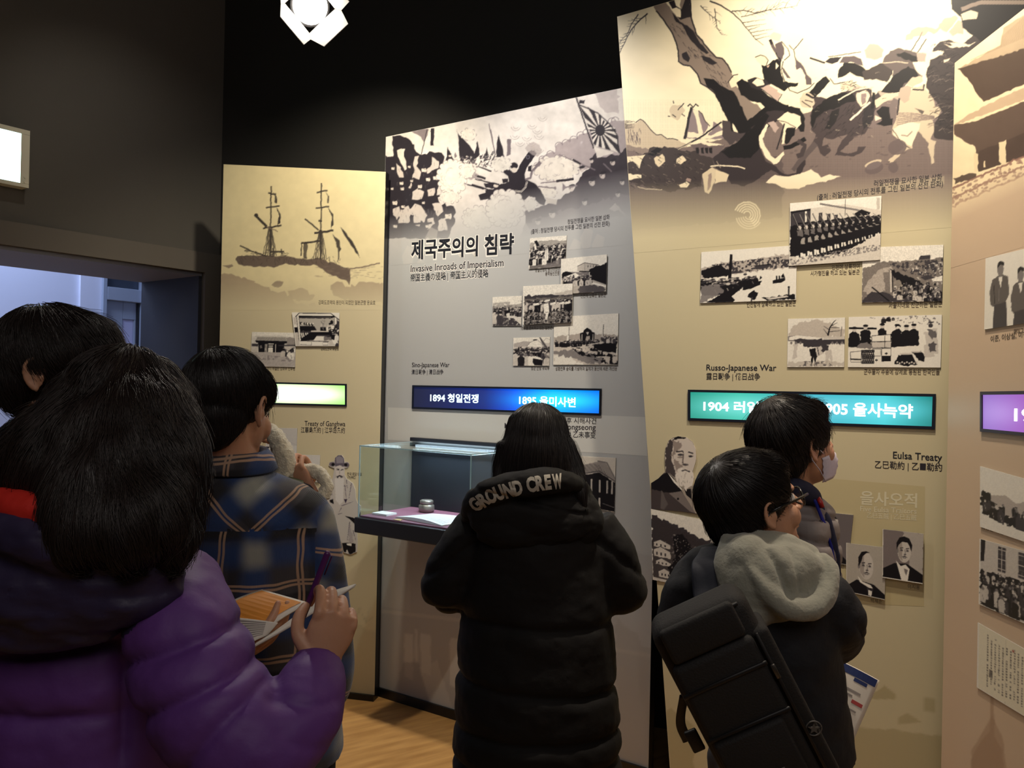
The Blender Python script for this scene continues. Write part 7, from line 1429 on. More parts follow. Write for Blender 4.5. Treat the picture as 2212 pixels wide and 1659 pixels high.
hd = fuse([roll, bag, bag2, bag3], 0.005, 3); Vh = wrinkle(hd[0], hd[2], 0.018, 0.05, (0.6, 1, 1.4)); Vh = creases(Vh, hd[2], [(A3(1150, 1085, 2.05), (0.22, 0, 1), A3(1150, 1085, 2.05), .17, .010, .008)])
put('hood', Vh, hd[1], M_COAT, rt)
M_LET = mat('silver_grey_lettering', (186, 178, 164), 0.5)
cst = caster((Vh, hd[1]), 0.0024); vsl, fsl, bb = [], [], 0
cen = [('G', 1027, 1089, -48), ('R', 1044, 1078, -40), ('O', 1060, 1070, -30), ('U', 1078, 1063, -24), ('N', 1098, 1058, -18), ('D', 1118, 1053, -14), ('C', 1147, 1046, -12), ('R', 1166, 1043, -9), ('E', 1183, 1041, -7), ('W', 1203, 1039, -6)]
for ch, x, y, ang in cen:
    v, f = sub_text(ch, 0.05); w = v[:, 0].max() - v[:, 0].min(); k = 29.0 / 0.72; ccx = (v[:, 0].max() + v[:, 0].min()) / 2; a = math.radians(ang); kx = k * min(0.68, 0.52 / w)
    for q in v: dx, dy = (q[0] - ccx) * kx, -(q[1] - 0.36) * k; vsl.append(cst(x + dx * math.cos(a) - dy * math.sin(a), y + dx * math.sin(a) + dy * math.cos(a)))
    fsl += [tuple(i + bb for i in g) for g in f]; bb += len(v)
put('lettering', np.array(vsl), fsl, M_LET, rt, smooth=False)['label'] = 'grey lettering GROUND CREW on the hood'
e = HF.e
sh = fuse([e(0, -.02, .040, .088, .105, .090, 30), e(.066, -.012, -.01, .030, .05, .06), e(-.066, -.012, -.01, .030, .05, .06), e(0, -.05, -.02, .085, .070, .09, 24), loft(path((1160, 905, 2.19), (1160, 970, 2.16), (1161, 1020, 2.145), (1163, 1055, 2.14), (1165, 1075, 2.14)), [.076, .094, .108, .112, .10], [.075, .082, .07, .055, .03], n=36), loft(path((1215, 960, 2.15), (1238, 1020, 2.13), (1252, 1060, 2.09), (1264, 1100, 2.075)), [.03, .028, .018, .006], n=14), loft(path((1100, 960, 2.15), (1088, 1010, 2.14), (1078, 1050, 2.11)), [.03, .026, .014], n=14)], 0.005, 4)
def flE(p): w = HF.p(0, -.03, .13); g = p - w; g = g / (np.linalg.norm(g) + 1e-6); t = np.clip((HF.c[2] + .08 - p[2]) / .08, 0, 1); return g * (1 - t) + np.array((g[0] * 0.2, 0, -1.0)) * (0.4 + t)
hair_obj('hair', rt, sh, flE, 5200, 16, .011, M_HAIR, lift=.0018, jit=.10, seed=3, fly=.012)
M_BLK = mat('black_trousers', (26, 26, 30), 0.8); M_SHOE = mat('dark_shoes', (30, 30, 32), 0.5)
legs_and_shoes(rt, (base[0], base[1], .82), 4, fE, M_BLK, M_SHOE, .92)

# ---- boy with the glasses, grey hood, black jacket -----------------------------
HF = Frame(A3(1627, 1100, 1.70), facing(73, 17), sc=0.96)
base = (A3(1660, 1500, 1.70)[0], 1.72); rt = person('child with black glasses in dark jacket with light grey hood, facing right', base)
fG = [(base[0] - .02, base[1] + .09, 0), (base[0] + .06, base[1] - .08, 0)]
gL = path((1545, 1232, 1.72), (1500, 1290, 1.70), (1482, 1345, 1.72), (1500, 1370, 1.79), (1580, 1350, 1.84)); gR = path((1735, 1262, 1.66), (1782, 1302, 1.65), (1808, 1342, 1.67), (1805, 1385, 1.78), (1788, 1418, 1.84))
hR = hand_parts(A3(1792, 1412, 1.83), (0.12, .35, -1), (-0.9, 0.2, -.1), (.3, .7, .3), curls=(.5, .6, .7, .8), sc=.86); hL = hand_parts(gL[-1], (.7, .5, 0.2), (0, .2, -1), (0, .3, 1), sc=.86)
make_body(rt, HF, A3(1630, 1195, 1.70), body_core(HF.c, 65, 0.74, (base[0], base[1]), [gL, gR], .88, fG), [hR, hL])
P = [loft(path((1622, 1185, 1.70), (1625, 1215, 1.70), (1635, 1265, 1.70), (1650, 1350, 1.70), (1672, 1440, 1.70), (1695, 1530, 1.70), (1712, 1600, 1.70), (1722, 1640, 1.70)), [.085, .128, .150, .148, .135, .128, .122, .118], [.075, .11, .14, .145, .14, .135, .13, .125], n=36),
     loft(gL, [.068, .066, .06, .05, .04], n=22), loft(gR[:4] + [gR[4] + (0, 0, .02)], [.064, .060, .058, .050, .040], n=22), ellip(A3(1735, 1265, 1.68), (.065, .065, .055)), ellip(A3(1540, 1235, 1.71), (.07, .07, .06))]
jk = fuse(P, 0.007, 3); Vj = wrinkle(jk[0], jk[2], 0.016, 0.07, (1, 1, 1.3)); Vj = creases(Vj, jk[2], [(A3(1770, 1265, 1.66), (.8, 0, -.5), A3(1775, 1265, 1.66), .09, .008, .008), (A3(1815, 1350, 1.66), (.5, .3, .8), A3(1815, 1350, 1.66), .08, .007, .006)])
M_JK = mat('black_navy_jacket', (24, 25, 31), 0.8, noise_amt=0.15, noise_scale=12, bump=0.3, bump_scale=90); put('jacket', Vj, jk[1], M_JK, rt)
M_HOODG = mat('light_grey_jersey', (150, 148, 134), 0.9, noise_amt=0.14, noise_scale=26, bump=0.35, bump_scale=160, sheen=0.3)
P = [ellip(A3(1655, 1262, 1.575), (.088, .055, .078)), ellip(A3(1610, 1215, 1.60), (.052, .06, .062)), ellip(A3(1690, 1240, 1.59), (.09, .05, .060)), ellip(A3(1625, 1310, 1.575), (.055, .045, .045)), loft(path((1572, 1160, 1.64), (1568, 1210, 1.60), (1582, 1270, 1.575), (1612, 1325, 1.56), (1650, 1345, 1.552)), [.016, .024, .026, .024, .018], n=16), loft(path((1580, 1165, 1.68), (1640, 1172, 1.63), (1700, 1178, 1.62), (1760, 1202, 1.63)), [.024, .026, .024, .020], n=16), ellip(A3(1640, 1190, 1.70), (.075, .075, .035))]
hd = fuse(P, 0.005, 3); rimp = path((1598, 1178, 1.585), (1618, 1222, 1.545), (1652, 1272, 1.52), (1695, 1310, 1.51), (1735, 1322, 1.515), (1772, 1308, 1.53), (1794, 1272, 1.55), (1796, 1232, 1.575), (1776, 1204, 1.60)); rim = loft(rimp, [.006, .010, .012, .012, .012, .012, .012, .011, .008], n=14)
lipp = loft([q + (0, .012, .0) for q in rimp[1:]], [.012, .020, .024, .022, .022, .020, .018, .012], n=14)
hd = fuse([(hd[0], hd[1].tolist()), rim, lipp], 0.0045, 2); Vh = wrinkle(hd[0], hd[2], 0.012, 0.05); Vh = creases(Vh, hd[2], [(A3(1680, 1235, 1.55), (1, 0, .42), A3(1682, 1245, 1.54), .055, .012, .008), (A3(1720, 1240, 1.55), (1, 0, .1), A3(1722, 1235, 1.55), .05, .006, .006)])
put('hood', Vh, hd[1], M_HOODG, rt)['label'] = 'light grey jersey hood'
sh = short_shell(HF, 1.04, [(0, .05, .078, .06, .045, .035), (0, -.075, .02, .055, .04, .06)]); hair_obj('hair', rt, sh, whorl_flow(HF, .01, -.06, .12, .35, .45), 4200, 8, .010, M_HAIR, lift=.0022, jit=.18, seed=4, fly=.01)
# glasses
M_GLS = mat('black_glasses_frame', (14, 14, 16), 0.25, spec=0.7); p = HF.p; bm = bmesh.new()
for s in (-1, 1): tube(bm, [V(p(s * .083, -.012, .010)), V(p(s * .081, .02, .013)), V(p(s * .076, .075, .014)), V(p(s * .066, .098, .013))], .0030, 8); tube(bm, [V(p(s * .083, -.012, .010)), V(p(s * .082, -.022, .002)), V(p(s * .080, -.027, -.012))], .0026, 8)
for s in (-1, 1):
    loop = [V(p(s * (.035 + .028 * math.cos(a)), .100 - .012 * abs(math.cos(a)) * (1 if s * math.cos(a) * s > 0 else .2), .004 + .020 * math.sin(a))) for a in np.linspace(0, 2 * math.pi, 17)]; tube(bm, loop, .0024, 6, False)
tube(bm, [V(p(-.008, .103, .010)), V(p(0, .107, .012)), V(p(.008, .103, .010))], .0022, 6)
gl = bm_obj('glasses', bm, M_GLS, None, True); adopt(gl, rt)
for s in (-1, 1):
    vv = [p(s * .035, .0985, .004)] + [p(s * (.035 + .0265 * math.cos(a)), .099 - .010 * abs(math.cos(a)), .004 + .0185 * math.sin(a)) for a in np.linspace(0, 2 * math.pi, 17)[:-1]]
    put_sub('lens', np.array(vv), [(0, 1 + i, 1 + (i + 1) % 16) for i in range(16)], M_GLASS, rt, gl)
M_TRG = mat('grey_trousers', (108, 104, 104), 0.85, bump=0.2); legs_and_shoes(rt, (base[0] + .02, base[1], .80), 65, fG, M_TRG, M_SHOE, .88)
BVH_G = (Vj, jk[1])

# ---- boy with the white mask and grey padded vest ------------------------------
HF = Frame(A3(1717, 966, 2.06), facing(67, 14), sc=0.98)
base = (A3(1705, 1200, 2.10)[0], 2.12); rt = person('child in white face mask and grey padded jacket, looking up at the panel', base)
fF = [(base[0] - .04, base[1] + .08, 0), (base[0] + .06, base[1] - .07, 0)]
a1 = path((1655, 1110, 2.18), (1640, 1220, 2.20), (1650, 1330, 2.22), (1700, 1390, 2.3)); a2 = path((1740, 1120, 2.02), (1752, 1220, 2.0), (1760, 1300, 2.02), (1800, 1330, 2.14))
hh = [hand_parts(a2[-1], (.8, .6, 0), (-.2, .3, -1), (.2, .2, 1), sc=.9), hand_parts(a1[-1], (.8, .5, 0), (0, .3, -1), (0, 0, 1), sc=.9)]
make_body(rt, HF, A3(1706, 1058, 2.09), body_core(HF.c, 60, 0.80, (base[0], base[1]), [a1, a2], .93, fF), hh)
P = [loft(path((1712, 1055, 2.10), (1708, 1085, 2.10), (1706, 1130, 2.10), (1704, 1220, 2.10), (1702, 1330, 2.10), (1702, 1440, 2.10)), [.062, .105, .125, .132, .132, .135], [.06, .10, .115, .122, .125, .128], n=34), loft(a1, [.058, .058, .055, .044], n=20), loft(a2, [.056, .056, .052, .044], n=20)]
vj = fuse(P, 0.007, 3); Vv = creases(vj[0], vj[2], [(A3(1720, y, 2.1), (.15, 0, 1), A3(1720, y, 2.1), .25, .012, .009) for y in (1100, 1150, 1205, 1262, 1320, 1380)]); Vv = wrinkle(Vv, vj[2], .008, .05)
M_VEST = mat('grey_padded_nylon', (128, 120, 118), 0.6, noise_amt=.1, bump=.2, bump_scale=80); put('padded_jacket', Vv, vj[1], M_VEST, rt)
M_NAVY = mat('navy_fabric', (28, 32, 58), 0.8, bump=.2); M_BLUE = mat('bright_blue_cord', (24, 34, 140), 0.5)
P = [loft(path((1680, 1050, 2.02), (1720, 1056, 2.00), (1752, 1072, 2.01), (1772, 1095, 2.03)), [.026, .028, .024, .012], n=16), loft(path((1760, 1075, 2.03), (1785, 1130, 2.02), (1801, 1190, 2.02), (1808, 1245, 2.03)), [.012, .014, .013, .010], n=12)]
q = fuse(P, 0.005, 2); put('collar', wrinkle(q[0], q[2], .006, .04), q[1], M_NAVY, rt)
bm = bmesh.new(); tube(bm, [V(t) for t in loft_path] if False else [V(A3(*t)) for t in ((1742, 1052, 1.985), (1762, 1085, 1.99), (1780, 1130, 1.985), (1795, 1180, 1.985), (1803, 1225, 1.99), (1806, 1252, 2.0))], .0045, 8); adopt(bm_obj('blue_cord', bm, M_BLUE, None, True), rt)
bm = bmesh.new(); tube(bm, [V(A3(*t)) for t in ((1765, 1072, 2.0), (1772, 1084, 1.985), (1776, 1096, 1.985))], .006, 8); adopt(bm_obj('red_toggle', bm, mat('red_toggle_plastic', (170, 34, 34), .4), None, True), rt)
sh = short_shell(HF, 1.07, [(0, -.03, .095, .06, .07, .05), (0, .075, .075, .045, .03, .03)]); hair_obj('hair', rt, sh, whorl_flow(HF, 0, -.05, .14, .3, .3), 4200, 8, .011, M_HAIR, lift=.004, jit=.25, seed=5, fly=.022)
M_MASK = mat('white_face_mask', (214, 208, 224), 0.8, bump=.2, bump_scale=120); p = HF.p; vs, fs = [], []; nu, nv = 14, 9
for j in range(nv):
    for i in range(nu):
        a = math.radians(-84 + 168 * i / (nu - 1)); t = j / (nv - 1); z = -.034 - .076 * t; w = .064 - .012 * t; dpt = .066 + .040 * math.sin(math.pi * (0.15 + .6 * (1 - t))) ; vs.append(p(w * math.sin(a), .012 + dpt * max(math.cos(a), 0.0) ** .85 + (0.003 if j % 2 else 0), z * (1 - .12 * abs(math.sin(a)))))
n_ = len(vs); cen_ = np.array(p(0, .0, -.06)); vs2 = [v_ + (cen_ - v_) / np.linalg.norm(cen_ - v_) * .002 for v_ in vs]; vs = np.array(vs + vs2)
for j in range(nv - 1):
    for i in range(nu - 1): a = j * nu + i; fs += [(a, a + 1, a + nu + 1, a + nu), (n_ + a, n_ + a + nu, n_ + a + nu + 1, n_ + a + 1)]
ring = [i for i in range(nu)] + [j * nu + nu - 1 for j in range(1, nv)] + [(nv - 1) * nu + i for i in range(nu - 2, -1, -1)] + [j * nu for j in range(nv - 2, 0, -1)]
for i in range(len(ring)): a, b = ring[i], ring[(i + 1) % len(ring)]; fs.append((a, n_ + a, n_ + b, b))
mk = put('face_mask', vs, fs, M_MASK, rt)
bm = bmesh.new()
for s in (-1, 1):
    a = math.radians(74) * s; q1 = p(.062 * math.sin(a), .036, -.022); q2 = p(.052 * math.sin(a), .036, -.098); tube(bm, [V(q1), V(p(s * .072, .02, -.012)), V(p(s * .083, -.012, .020)), V(p(s * .086, -.028, .01)), V(p(s * .082, -.024, -.02)), V(p(s * .066, .01, -.06)), V(q2)], .0014, 6)
lp = bm_obj('ear_loop', bm, M_MASK, None, True); adopt(lp, rt)
legs_and_shoes(rt, (base[0], base[1], .86), 60, fF, M_BLK, M_SHOE, .92)

# ---- boy in the plaid shirt ------------------------------------------------------
HF = Frame(A3(496, 889, 1.68), facing(14, -6), sc=1.0)
base = (A3(520, 1500, 1.68)[0], 1.70); rt = person('boy with short black hair in blue plaid flannel shirt, seen from behind', base)
fC = [(base[0] - .10, base[1] + .02, 0), (base[0] + .10, base[1] - .02, 0)]
cL = path((375, 1120, 1.70), (340, 1280, 1.70), (335, 1430, 1.72), (420, 1480, 1.82), (500, 1460, 1.88)); cR = path((650, 1115, 1.68), (692, 1290, 1.68), (704, 1470, 1.70), (660, 1500, 1.80), (600, 1480, 1.87))
hh = [hand_parts(cL[-1], (.6, .6, .2), (0, .2, -1), (.3, 0, 1)), hand_parts(cR[-1], (-.6, .6, .2), (0, .2, -1), (-.3, 0, 1))]
make_body(rt, HF, A3(504, 1015, 1.69), body_core(HF.c, 8, 0.84, (base[0], base[1]), [cL, cR], 1.0, fC), hh)
S = lambda x, y: A3(x, y, 1.69)
P = [loft([S(505, 1012), S(506, 1035), S(508, 1070), S(512, 1130), S(516, 1220), S(522, 1350), S(530, 1480), S(538, 1600), S(540, 1640)], [.064, .105, .160, .182, .186, .184, .190, .196, .196], [.06, .08, .11, .125, .13, .13, .14, .145, .145], n=40), loft(cL, [.066, .060, .056, .048, .038], n=22), loft(cR, [.068, .060, .056, .048, .038], n=22), ellip(A3(640, 1115, 1.68), (.075, .075, .06)), ellip(A3(385, 1118, 1.69), (.075, .075, .06))]
sj = fuse(P, 0.007, 3); Vs = creases(sj[0], sj[2], [(A3(510, 1146, 1.57), (0.03, 0, 1), A3(510, 1146, 1.57), .17, .005, .004), (A3(672, 1200, 1.62), (1, 0, .25), A3(672, 1215, 1.62), .10, .008, .007), (A3(560, 1500, 1.55), (.9, 0, .5), A3(560, 1500, 1.55), .12, .008, .015)]); Vs = wrinkle(Vs, sj[2], .013, .10, (1, 1, .6))
def plaid(name, rot, T_=0.144, ox=0.0, oz=0.0):
    m = bpy.data.materials.new(name); m.use_nodes = True; nt = m.node_tree; b = nt.nodes['Principled BSDF']; b.inputs['Roughness'].default_value = .9; b.inputs['Sheen Weight'].default_value = .25; N = nt.nodes; Lk = nt.links
    tc = N.new('ShaderNodeTexCoord'); nz = N.new('ShaderNodeTexNoise'); nz.inputs['Scale'].default_value = 9; nz.inputs['Detail'].default_value = 2; Lk.new(tc.outputs['Object'], nz.inputs['Vector'])
    vm = N.new('ShaderNodeVectorMath'); vm.operation = 'SCALE'; vm.inputs['Scale'].default_value = .02; Lk.new(nz.outputs['Color'], vm.inputs[0]); va = N.new('ShaderNodeVectorMath'); va.operation = 'ADD'; Lk.new(tc.outputs['Object'], va.inputs[0]); Lk.new(vm.outputs[0], va.inputs[1])
    mp = N.new('ShaderNodeMapping'); mp.vector_type = 'POINT'; mp.inputs['Rotation'].default_value = (0, rot, 0); mp.inputs['Location'].default_value = (ox, 0, oz); Lk.new(va.outputs[0], mp.inputs[0]); sx = N.new('ShaderNodeSeparateXYZ'); Lk.new(mp.outputs[0], sx.inputs[0])
    def mth(op, a, b_=None, c=None):
        n = N.new('ShaderNodeMath'); n.operation = op
        for i, q in enumerate((a, b_, c)):
            if q is None: continue
            if isinstance(q, (int, float)): n.inputs[i].default_value = q
            else: Lk.new(q, n.inputs[i])
        return n.outputs[0]
    def ph(o): return mth('FRACT', mth('ADD', mth('DIVIDE', o, T_), 50.0))
    def pulse(f, c, w, s):
        d = mth('ABSOLUTE', mth('SUBTRACT', f, c)); mr = N.new('ShaderNodeMapRange'); mr.interpolation_type = 'SMOOTHSTEP'; Lk.new(d, mr.inputs[0]); mr.inputs[1].default_value = w; mr.inputs[2].default_value = w + s; mr.inputs[3].default_value = 1; mr.inputs[4].default_value = 0; return mr.outputs[0]
    fx, fz = ph(sx.outputs['X']), ph(sx.outputs['Z']); bx, bz = pulse(fx, .5, .05, .22), pulse(fz, .5, .05, .22)
    lx = mth('MAXIMUM', pulse(fx, .028, .010, .012), pulse(fx, .085, .010, .012)); lz = mth('MAXIMUM', pulse(fz, .028, .010, .012), pulse(fz, .085, .010, .012)); dk = mth('MAXIMUM', pulse(fz, .80, .10, .05), mth('MULTIPLY', pulse(fx, .25, .06, .05), .6))
    def mix(f, c1, c2):
        n = N.new('ShaderNodeMix'); n.data_type = 'RGBA'; Lk.new(f, n.inputs[0])
        for i, q in ((6, c1), (7, c2)):
            if isinstance(q, tuple): n.inputs[i].default_value = (*lin(q), 1)
            else: Lk.new(q, n.inputs[i])
        return n.outputs[2]
    c = mix(dk, (62, 58, 62), (30, 28, 32)); c = mix(mth('MULTIPLY', mth('MAXIMUM', bx, bz), .75), c, (34, 66, 120)); c = mix(mth('MULTIPLY', mth('MULTIPLY', bx, bz), .8), c, (170, 168, 152)); tw = N.new('ShaderNodeTexWave'); tw.inputs['Scale'].default_value = 180; Lk.new(mp.outputs[0], tw.inputs['Vector'])
    c = mix(mth('MULTIPLY', mth('MAXIMUM', lx, lz), .75), c, (196, 158, 128)); Lk.new(c, b.inputs['Base Color']); bp = N.new('ShaderNodeBump'); bp.inputs['Strength'].default_value = .25; bp.inputs['Distance'].default_value = .002; Lk.new(tw.outputs['Fac'], bp.inputs['Height']); Lk.new(bp.outputs[0], b.inputs['Normal']); return m
M_PL = plaid('blue_plaid_flannel', 0.0, ox=.005, oz=-.045); M_PLY = plaid('blue_plaid_flannel_bias', math.radians(47), ox=.03, oz=.02); M_PLS = plaid('blue_plaid_sleeve', math.radians(-14), ox=.05, oz=.03)
fc = Vs[np.asarray(sj[1])].mean(1); zy = zpx(510, 1146, 1.57); mi = np.zeros(len(fc), int); mi[(fc[:, 2] > zy)] = 1
xs_r = A3(680, 1200, 1.62)[0]; mi[(fc[:, 0] > xs_r) & (fc[:, 2] < zpx(700, 1100, 1.6))] = 2
o = put('plaid_shirt', Vs, sj[1], M_PL, rt, True, [M_PLY, M_PLS], mi)
# collar: standing band folded over
ring_ = [(a, .066, .060) for a in np.linspace(0, 2 * math.pi, 33)[:-1]]; cx0 = A3(505, 1003, 1.69); vs, fs = [], []
prof = [(0.0, .030, .92), (.004, .032, .98), (.008, .018, 1.10), (.010, -.008, 1.22), (.007, -.012, 1.20), (.0, .0, 1.05), (-.002, -.014, .98), (-.004, .02, .90)]
for (dr, z, k) in prof:
    for a, rx_, ry_ in ring_: vs.append(cx0 + ((rx_ * k + dr) * math.cos(a), (ry_ * k + dr) * math.sin(a), z + .006 * math.sin(a)))
for i in range(len(prof)):
    for k in range(32): j = (i + 1) % len(prof); fs.append((i * 32 + k, i * 32 + (k + 1) % 32, j * 32 + (k + 1) % 32, j * 32 + k))
put('collar', np.array(vs), fs, plaid('plaid_collar', math.radians(4), oz=.005, ox=.06), rt)
sh = short_shell(HF, 1.0, [(0, -.058, -.03, .060, .046, .045)]); hair_obj('hair', rt, sh, whorl_flow(HF, -.02, -.06, .12, .55, .1), 4600, 8, .0095, M_HAIR, lift=.0018, jit=.2, seed=6, fly=.008)
legs_and_shoes(rt, (base[0] + .01, base[1], .86), 8, fC, mat('dark_jeans', (30, 32, 44), .85, bump=.2), M_SHOE, 1.0)

# ---- girl in the fleece-lined coat, behind the plaid shirt ------------------------
HF = Frame(A3(503, 912, 2.15), facing(84, -12), sc=0.94)
base = (A3(500, 1200, 2.15)[0], 2.16); rt = person('person in cream fleece-lined coat writing with an orange pen, mostly hidden by the plaid shirt', base)
fD = [(base[0] - .02, base[1] + .08, 0), (base[0] + .03, base[1] - .08, 0)]
d1_ = path((520, 1095, 2.05), (550, 1180, 2.02), (600, 1150, 2.03), (640, 1080, 2.06), (652, 1050, 2.08)); d2_ = path((510, 1090, 2.25), (530, 1180, 2.27), (590, 1130, 2.22), (612, 1055, 2.16))
hD = hand_parts(A3(668, 1062, 2.08), (-.55, -.1, .75), (-.3, .9, -.2), (-.5, .2, -.4), curls=(.7, .8, .85, .9), sc=.86); hD2 = hand_parts(A3(600, 1062, 2.13), (.75, -.05, .55), (.2, .95, -.2), (-.1, .3, .9), curls=(.8, .9, .9, .9), sc=.86)
make_body(rt, HF, A3(508, 1010, 2.15), body_core(HF.c, 84, 0.78, (base[0], base[1]), [d1_, d2_], .9, fD), [hD, hD2])
M_COATD = mat('dark_navy_coat', (34, 34, 48), .8, bump=.2); M_FLEECE = mat('cream_fleece', (224, 214, 190), .95, bump=.9, bump_scale=220, sheen=.6)
P = [loft(path((520, 1000, 2.15), (525, 1040, 2.15), (530, 1110, 2.15), (530, 1250, 2.15), (528, 1420, 2.15), (528, 1560, 2.15)), [.07, .12, .145, .15, .155, .16], [.06, .085, .10, .11, .115, .12], n=30), loft(d1_, [.055, .055, .050, .042, .036], n=18), loft(d2_, [.05, .05, .045, .036], n=18)]
q = fuse(P, .008, 3); put('coat', wrinkle(q[0], q[2], .01, .07), q[1], M_COATD, rt)
def fleece(name, pth, r):
    v, f = loft(pth, r, n=18, subdiv=10); q = fuse([(v, f)], .0045, 1); put(name, q[0] + q[2] * (vnoise3(q[0], .008, 2) * .010)[:, None], q[1], M_FLEECE, rt)
fleece('fleece_collar', path((580, 925, 2.10), (602, 955, 2.08), (617, 1000, 2.07), (612, 1045, 2.07), (600, 1080, 2.07)), [.018, .024, .026, .024, .018])
cuffc = np.array(A3(668, 1052, 2.07)); fleece('fleece_cuff', [cuffc + (.048 * math.cos(a) - .004, .02 * math.sin(a * .5), .042 * math.sin(a)) for a in np.linspace(-1.2, 2.6, 12)], [.012] + [.017] * 10 + [.012])
sh = fuse([HF.e(0, -.02, .04, .088, .107, .09, 28), HF.e(0, -.05, -.03, .08, .07, .09), loft([HF.p(0, -.03, 0), HF.p(0, -.05, -.10), HF.p(0, -.055, -.2), HF.p(.01, -.05, -.28)], [.085, .09, .085, .05], [.07, .06, .05, .03], hint=HF.r), HF.e(.078, .02, .0, .016, .035, .05)], .0055, 3)
hair_obj('hair', rt, sh, lambda p_: np.array((0.15, 0, -1.0)), 1800, 9, .014, M_HAIR2, lift=.004, jit=.3, seed=8, fly=.05)
legs_and_shoes(rt, (base[0], base[1], .80), 84, fD, M_BLK, M_SHOE, .88)

# ---- tall person in black on the far left -----------------------------------------
HF = Frame(A3(130, 812, 1.72), facing(84, -4), sc=1.09)
base = (A3(118, 1200, 1.76)[0], 1.76); rt = person('person with thick dark hair in black jacket with white stripes, at the left edge', base)
fA = [(base[0] - .03, base[1] + .10, 0), (base[0] + .03, base[1] - .10, 0)]
b1 = path((85, 1010, 1.60), (50, 1180, 1.58), (70, 1340, 1.60), (60, 1400, 1.66), (62, 1380, 1.68)); b2 = path((115, 1010, 1.92), (105, 1180, 1.93), (90, 1330, 1.93), (110, 1370, 1.90))
hh = [hand_parts(b1[-1], (1, .2, -.2), (0, .9, -.2), (0, .2, 1), curls=(.8, .8, .9, .9)), hand_parts(b2[-1], (1, -.2, -.2), (0, -.9, -.2), (0, -.2, 1), curls=(.8, .8, .9, .9))]
make_body(rt, HF, A3(100, 935, 1.76), body_core(HF.c, 82, 0.92, (base[0], base[1]), [b1, b2], 1.05, fA), hh)
P = [loft(path((106, 905, 1.76), (100, 935, 1.76), (96, 985, 1.76), (92, 1080, 1.76), (96, 1220, 1.76), (100, 1400, 1.76), (102, 1480, 1.76)), [.062, .115, .20, .235, .22, .21, .21], [.06, .085, .115, .13, .13, .13, .13], hint=(0, 1, 0), n=36), loft(b1, [.075, .068, .06, .05, .04], n=20), loft(b2, [.07, .066, .058, .045], n=20)]
q = fuse(P, .0075, 3); VA = wrinkle(q[0], q[2], .012, .09); M_BLJ = mat('black_track_jacket', (17, 17, 21), .65, bump=.2); put('jacket', VA, q[1], M_BLJ, rt)
shA = (VA, q[1])
M_STR = mat('white_jacket_stripe', (206, 202, 196), .6)
patch('stripe', [(6, 978), (20, 968), (38, 962), (46, 966), (34, 974), (16, 984), (8, 990)], shA, M_STR, rt, .004, 5); patch('stripe', [(-24, 1004), (-4, 996), (14, 985), (22, 990), (10, 1001), (-10, 1012), (-24, 1016)], shA, M_STR, rt, .004, 5)
sh = short_shell(HF, 1.05, [(0, .02, .085, .065, .08, .042), (0, .080, .05, .050, .030, .05), (0, -.075, .03, .055, .045, .06)]); hair_obj('hair', rt, sh, whorl_flow(HF, 0, -.05, .14, .4, .25), 5200, 9, .012, M_HAIR2, lift=.005, jit=.22, seed=9, fly=.02)
legs_and_shoes(rt, (base[0], base[1], .94), 82, fA, M_BLK, M_SHOE, 1.05)

# ---- girl in the purple padded jacket, nearest the camera -------------------------
HF = Frame(A3(287, 945, 1.25), facing(32, -18), sc=0.97)
base = (A3(190, 1500, 1.25)[0], 1.27); rt = person('person with long dark hair in purple padded jacket, writing in a booklet, nearest the camera', base)
fB = [(base[0] - .09, base[1] + .04, 0), (base[0] + .09, base[1] - .02, 0)]
pR = path((372, 1296, 1.21), (402, 1392, 1.15), (450, 1510, 1.10), (530, 1598, 1.08), (612, 1585, 1.10), (664, 1505, 1.14), (689, 1432, 1.19)); pL = path((-10, 1310, 1.27), (-60, 1430, 1.27), (-40, 1560, 1.32), (120, 1560, 1.48), (330, 1450, 1.46), (440, 1425, 1.42))
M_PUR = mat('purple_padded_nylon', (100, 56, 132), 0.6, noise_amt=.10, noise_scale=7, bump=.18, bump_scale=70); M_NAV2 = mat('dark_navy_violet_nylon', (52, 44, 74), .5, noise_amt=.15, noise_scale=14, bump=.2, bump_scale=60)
WR = A3(688, 1428, 1.19)
hR = hand_parts(WR + (0, .0, -.008), (.30, .16, .94), (-.55, .82, -.05), (-.85, -.4, .1), curls=(.80, .90, 1.0, 1.05), thumb=.75, sc=.92, spread=.02); PINCH = (TIPS[0] + TIPS[1]) / 2
hL = hand_parts(A3(452, 1425, 1.42), (.9, .1, .3), (0, .5, .8), (.2, -.6, .5), curls=(.3, .3, .3, .3), sc=.92)
make_body(rt, HF, A3(262, 1120, 1.26), body_core(HF.c, 20, 0.82, (base[0], base[1]), [[pL[i] for i in (0, 2, 3, 4, 5)], [pR[i] for i in (0, 1, 3, 5, 6)]], .95, fB), [hR, hL])
B_ = lambda x, y: A3(x, y, 1.27)
P = [loft([B_(235, 1150), B_(225, 1200), B_(205, 1260), B_(185, 1360), B_(178, 1500), B_(178, 1660), B_(180, 1800), B_(182, 1880)], [.085, .125, .168, .185, .19, .19, .195, .195], [.08, .105, .125, .14, .145, .15, .15, .15], n=40), loft(pR, [.078, .086, .084, .076, .066, .054, .036], n=26, subdiv=8), loft(pL, [.075, .08, .075, .065, .048, .034], n=22), ellip(A3(372, 1300, 1.22), (.08, .09, .085)), ellip(A3(10, 1310, 1.27), (.09, .09, .08))]
jk = fuse(P, 0.0065, 3); cr = [(B_(180, y), (tl_, 0, 1), B_(120, y), .22, .016, .013) for y, tl_ in ((1352, -.12), (1478, -.02), (1608, .03), (1740, 0))]
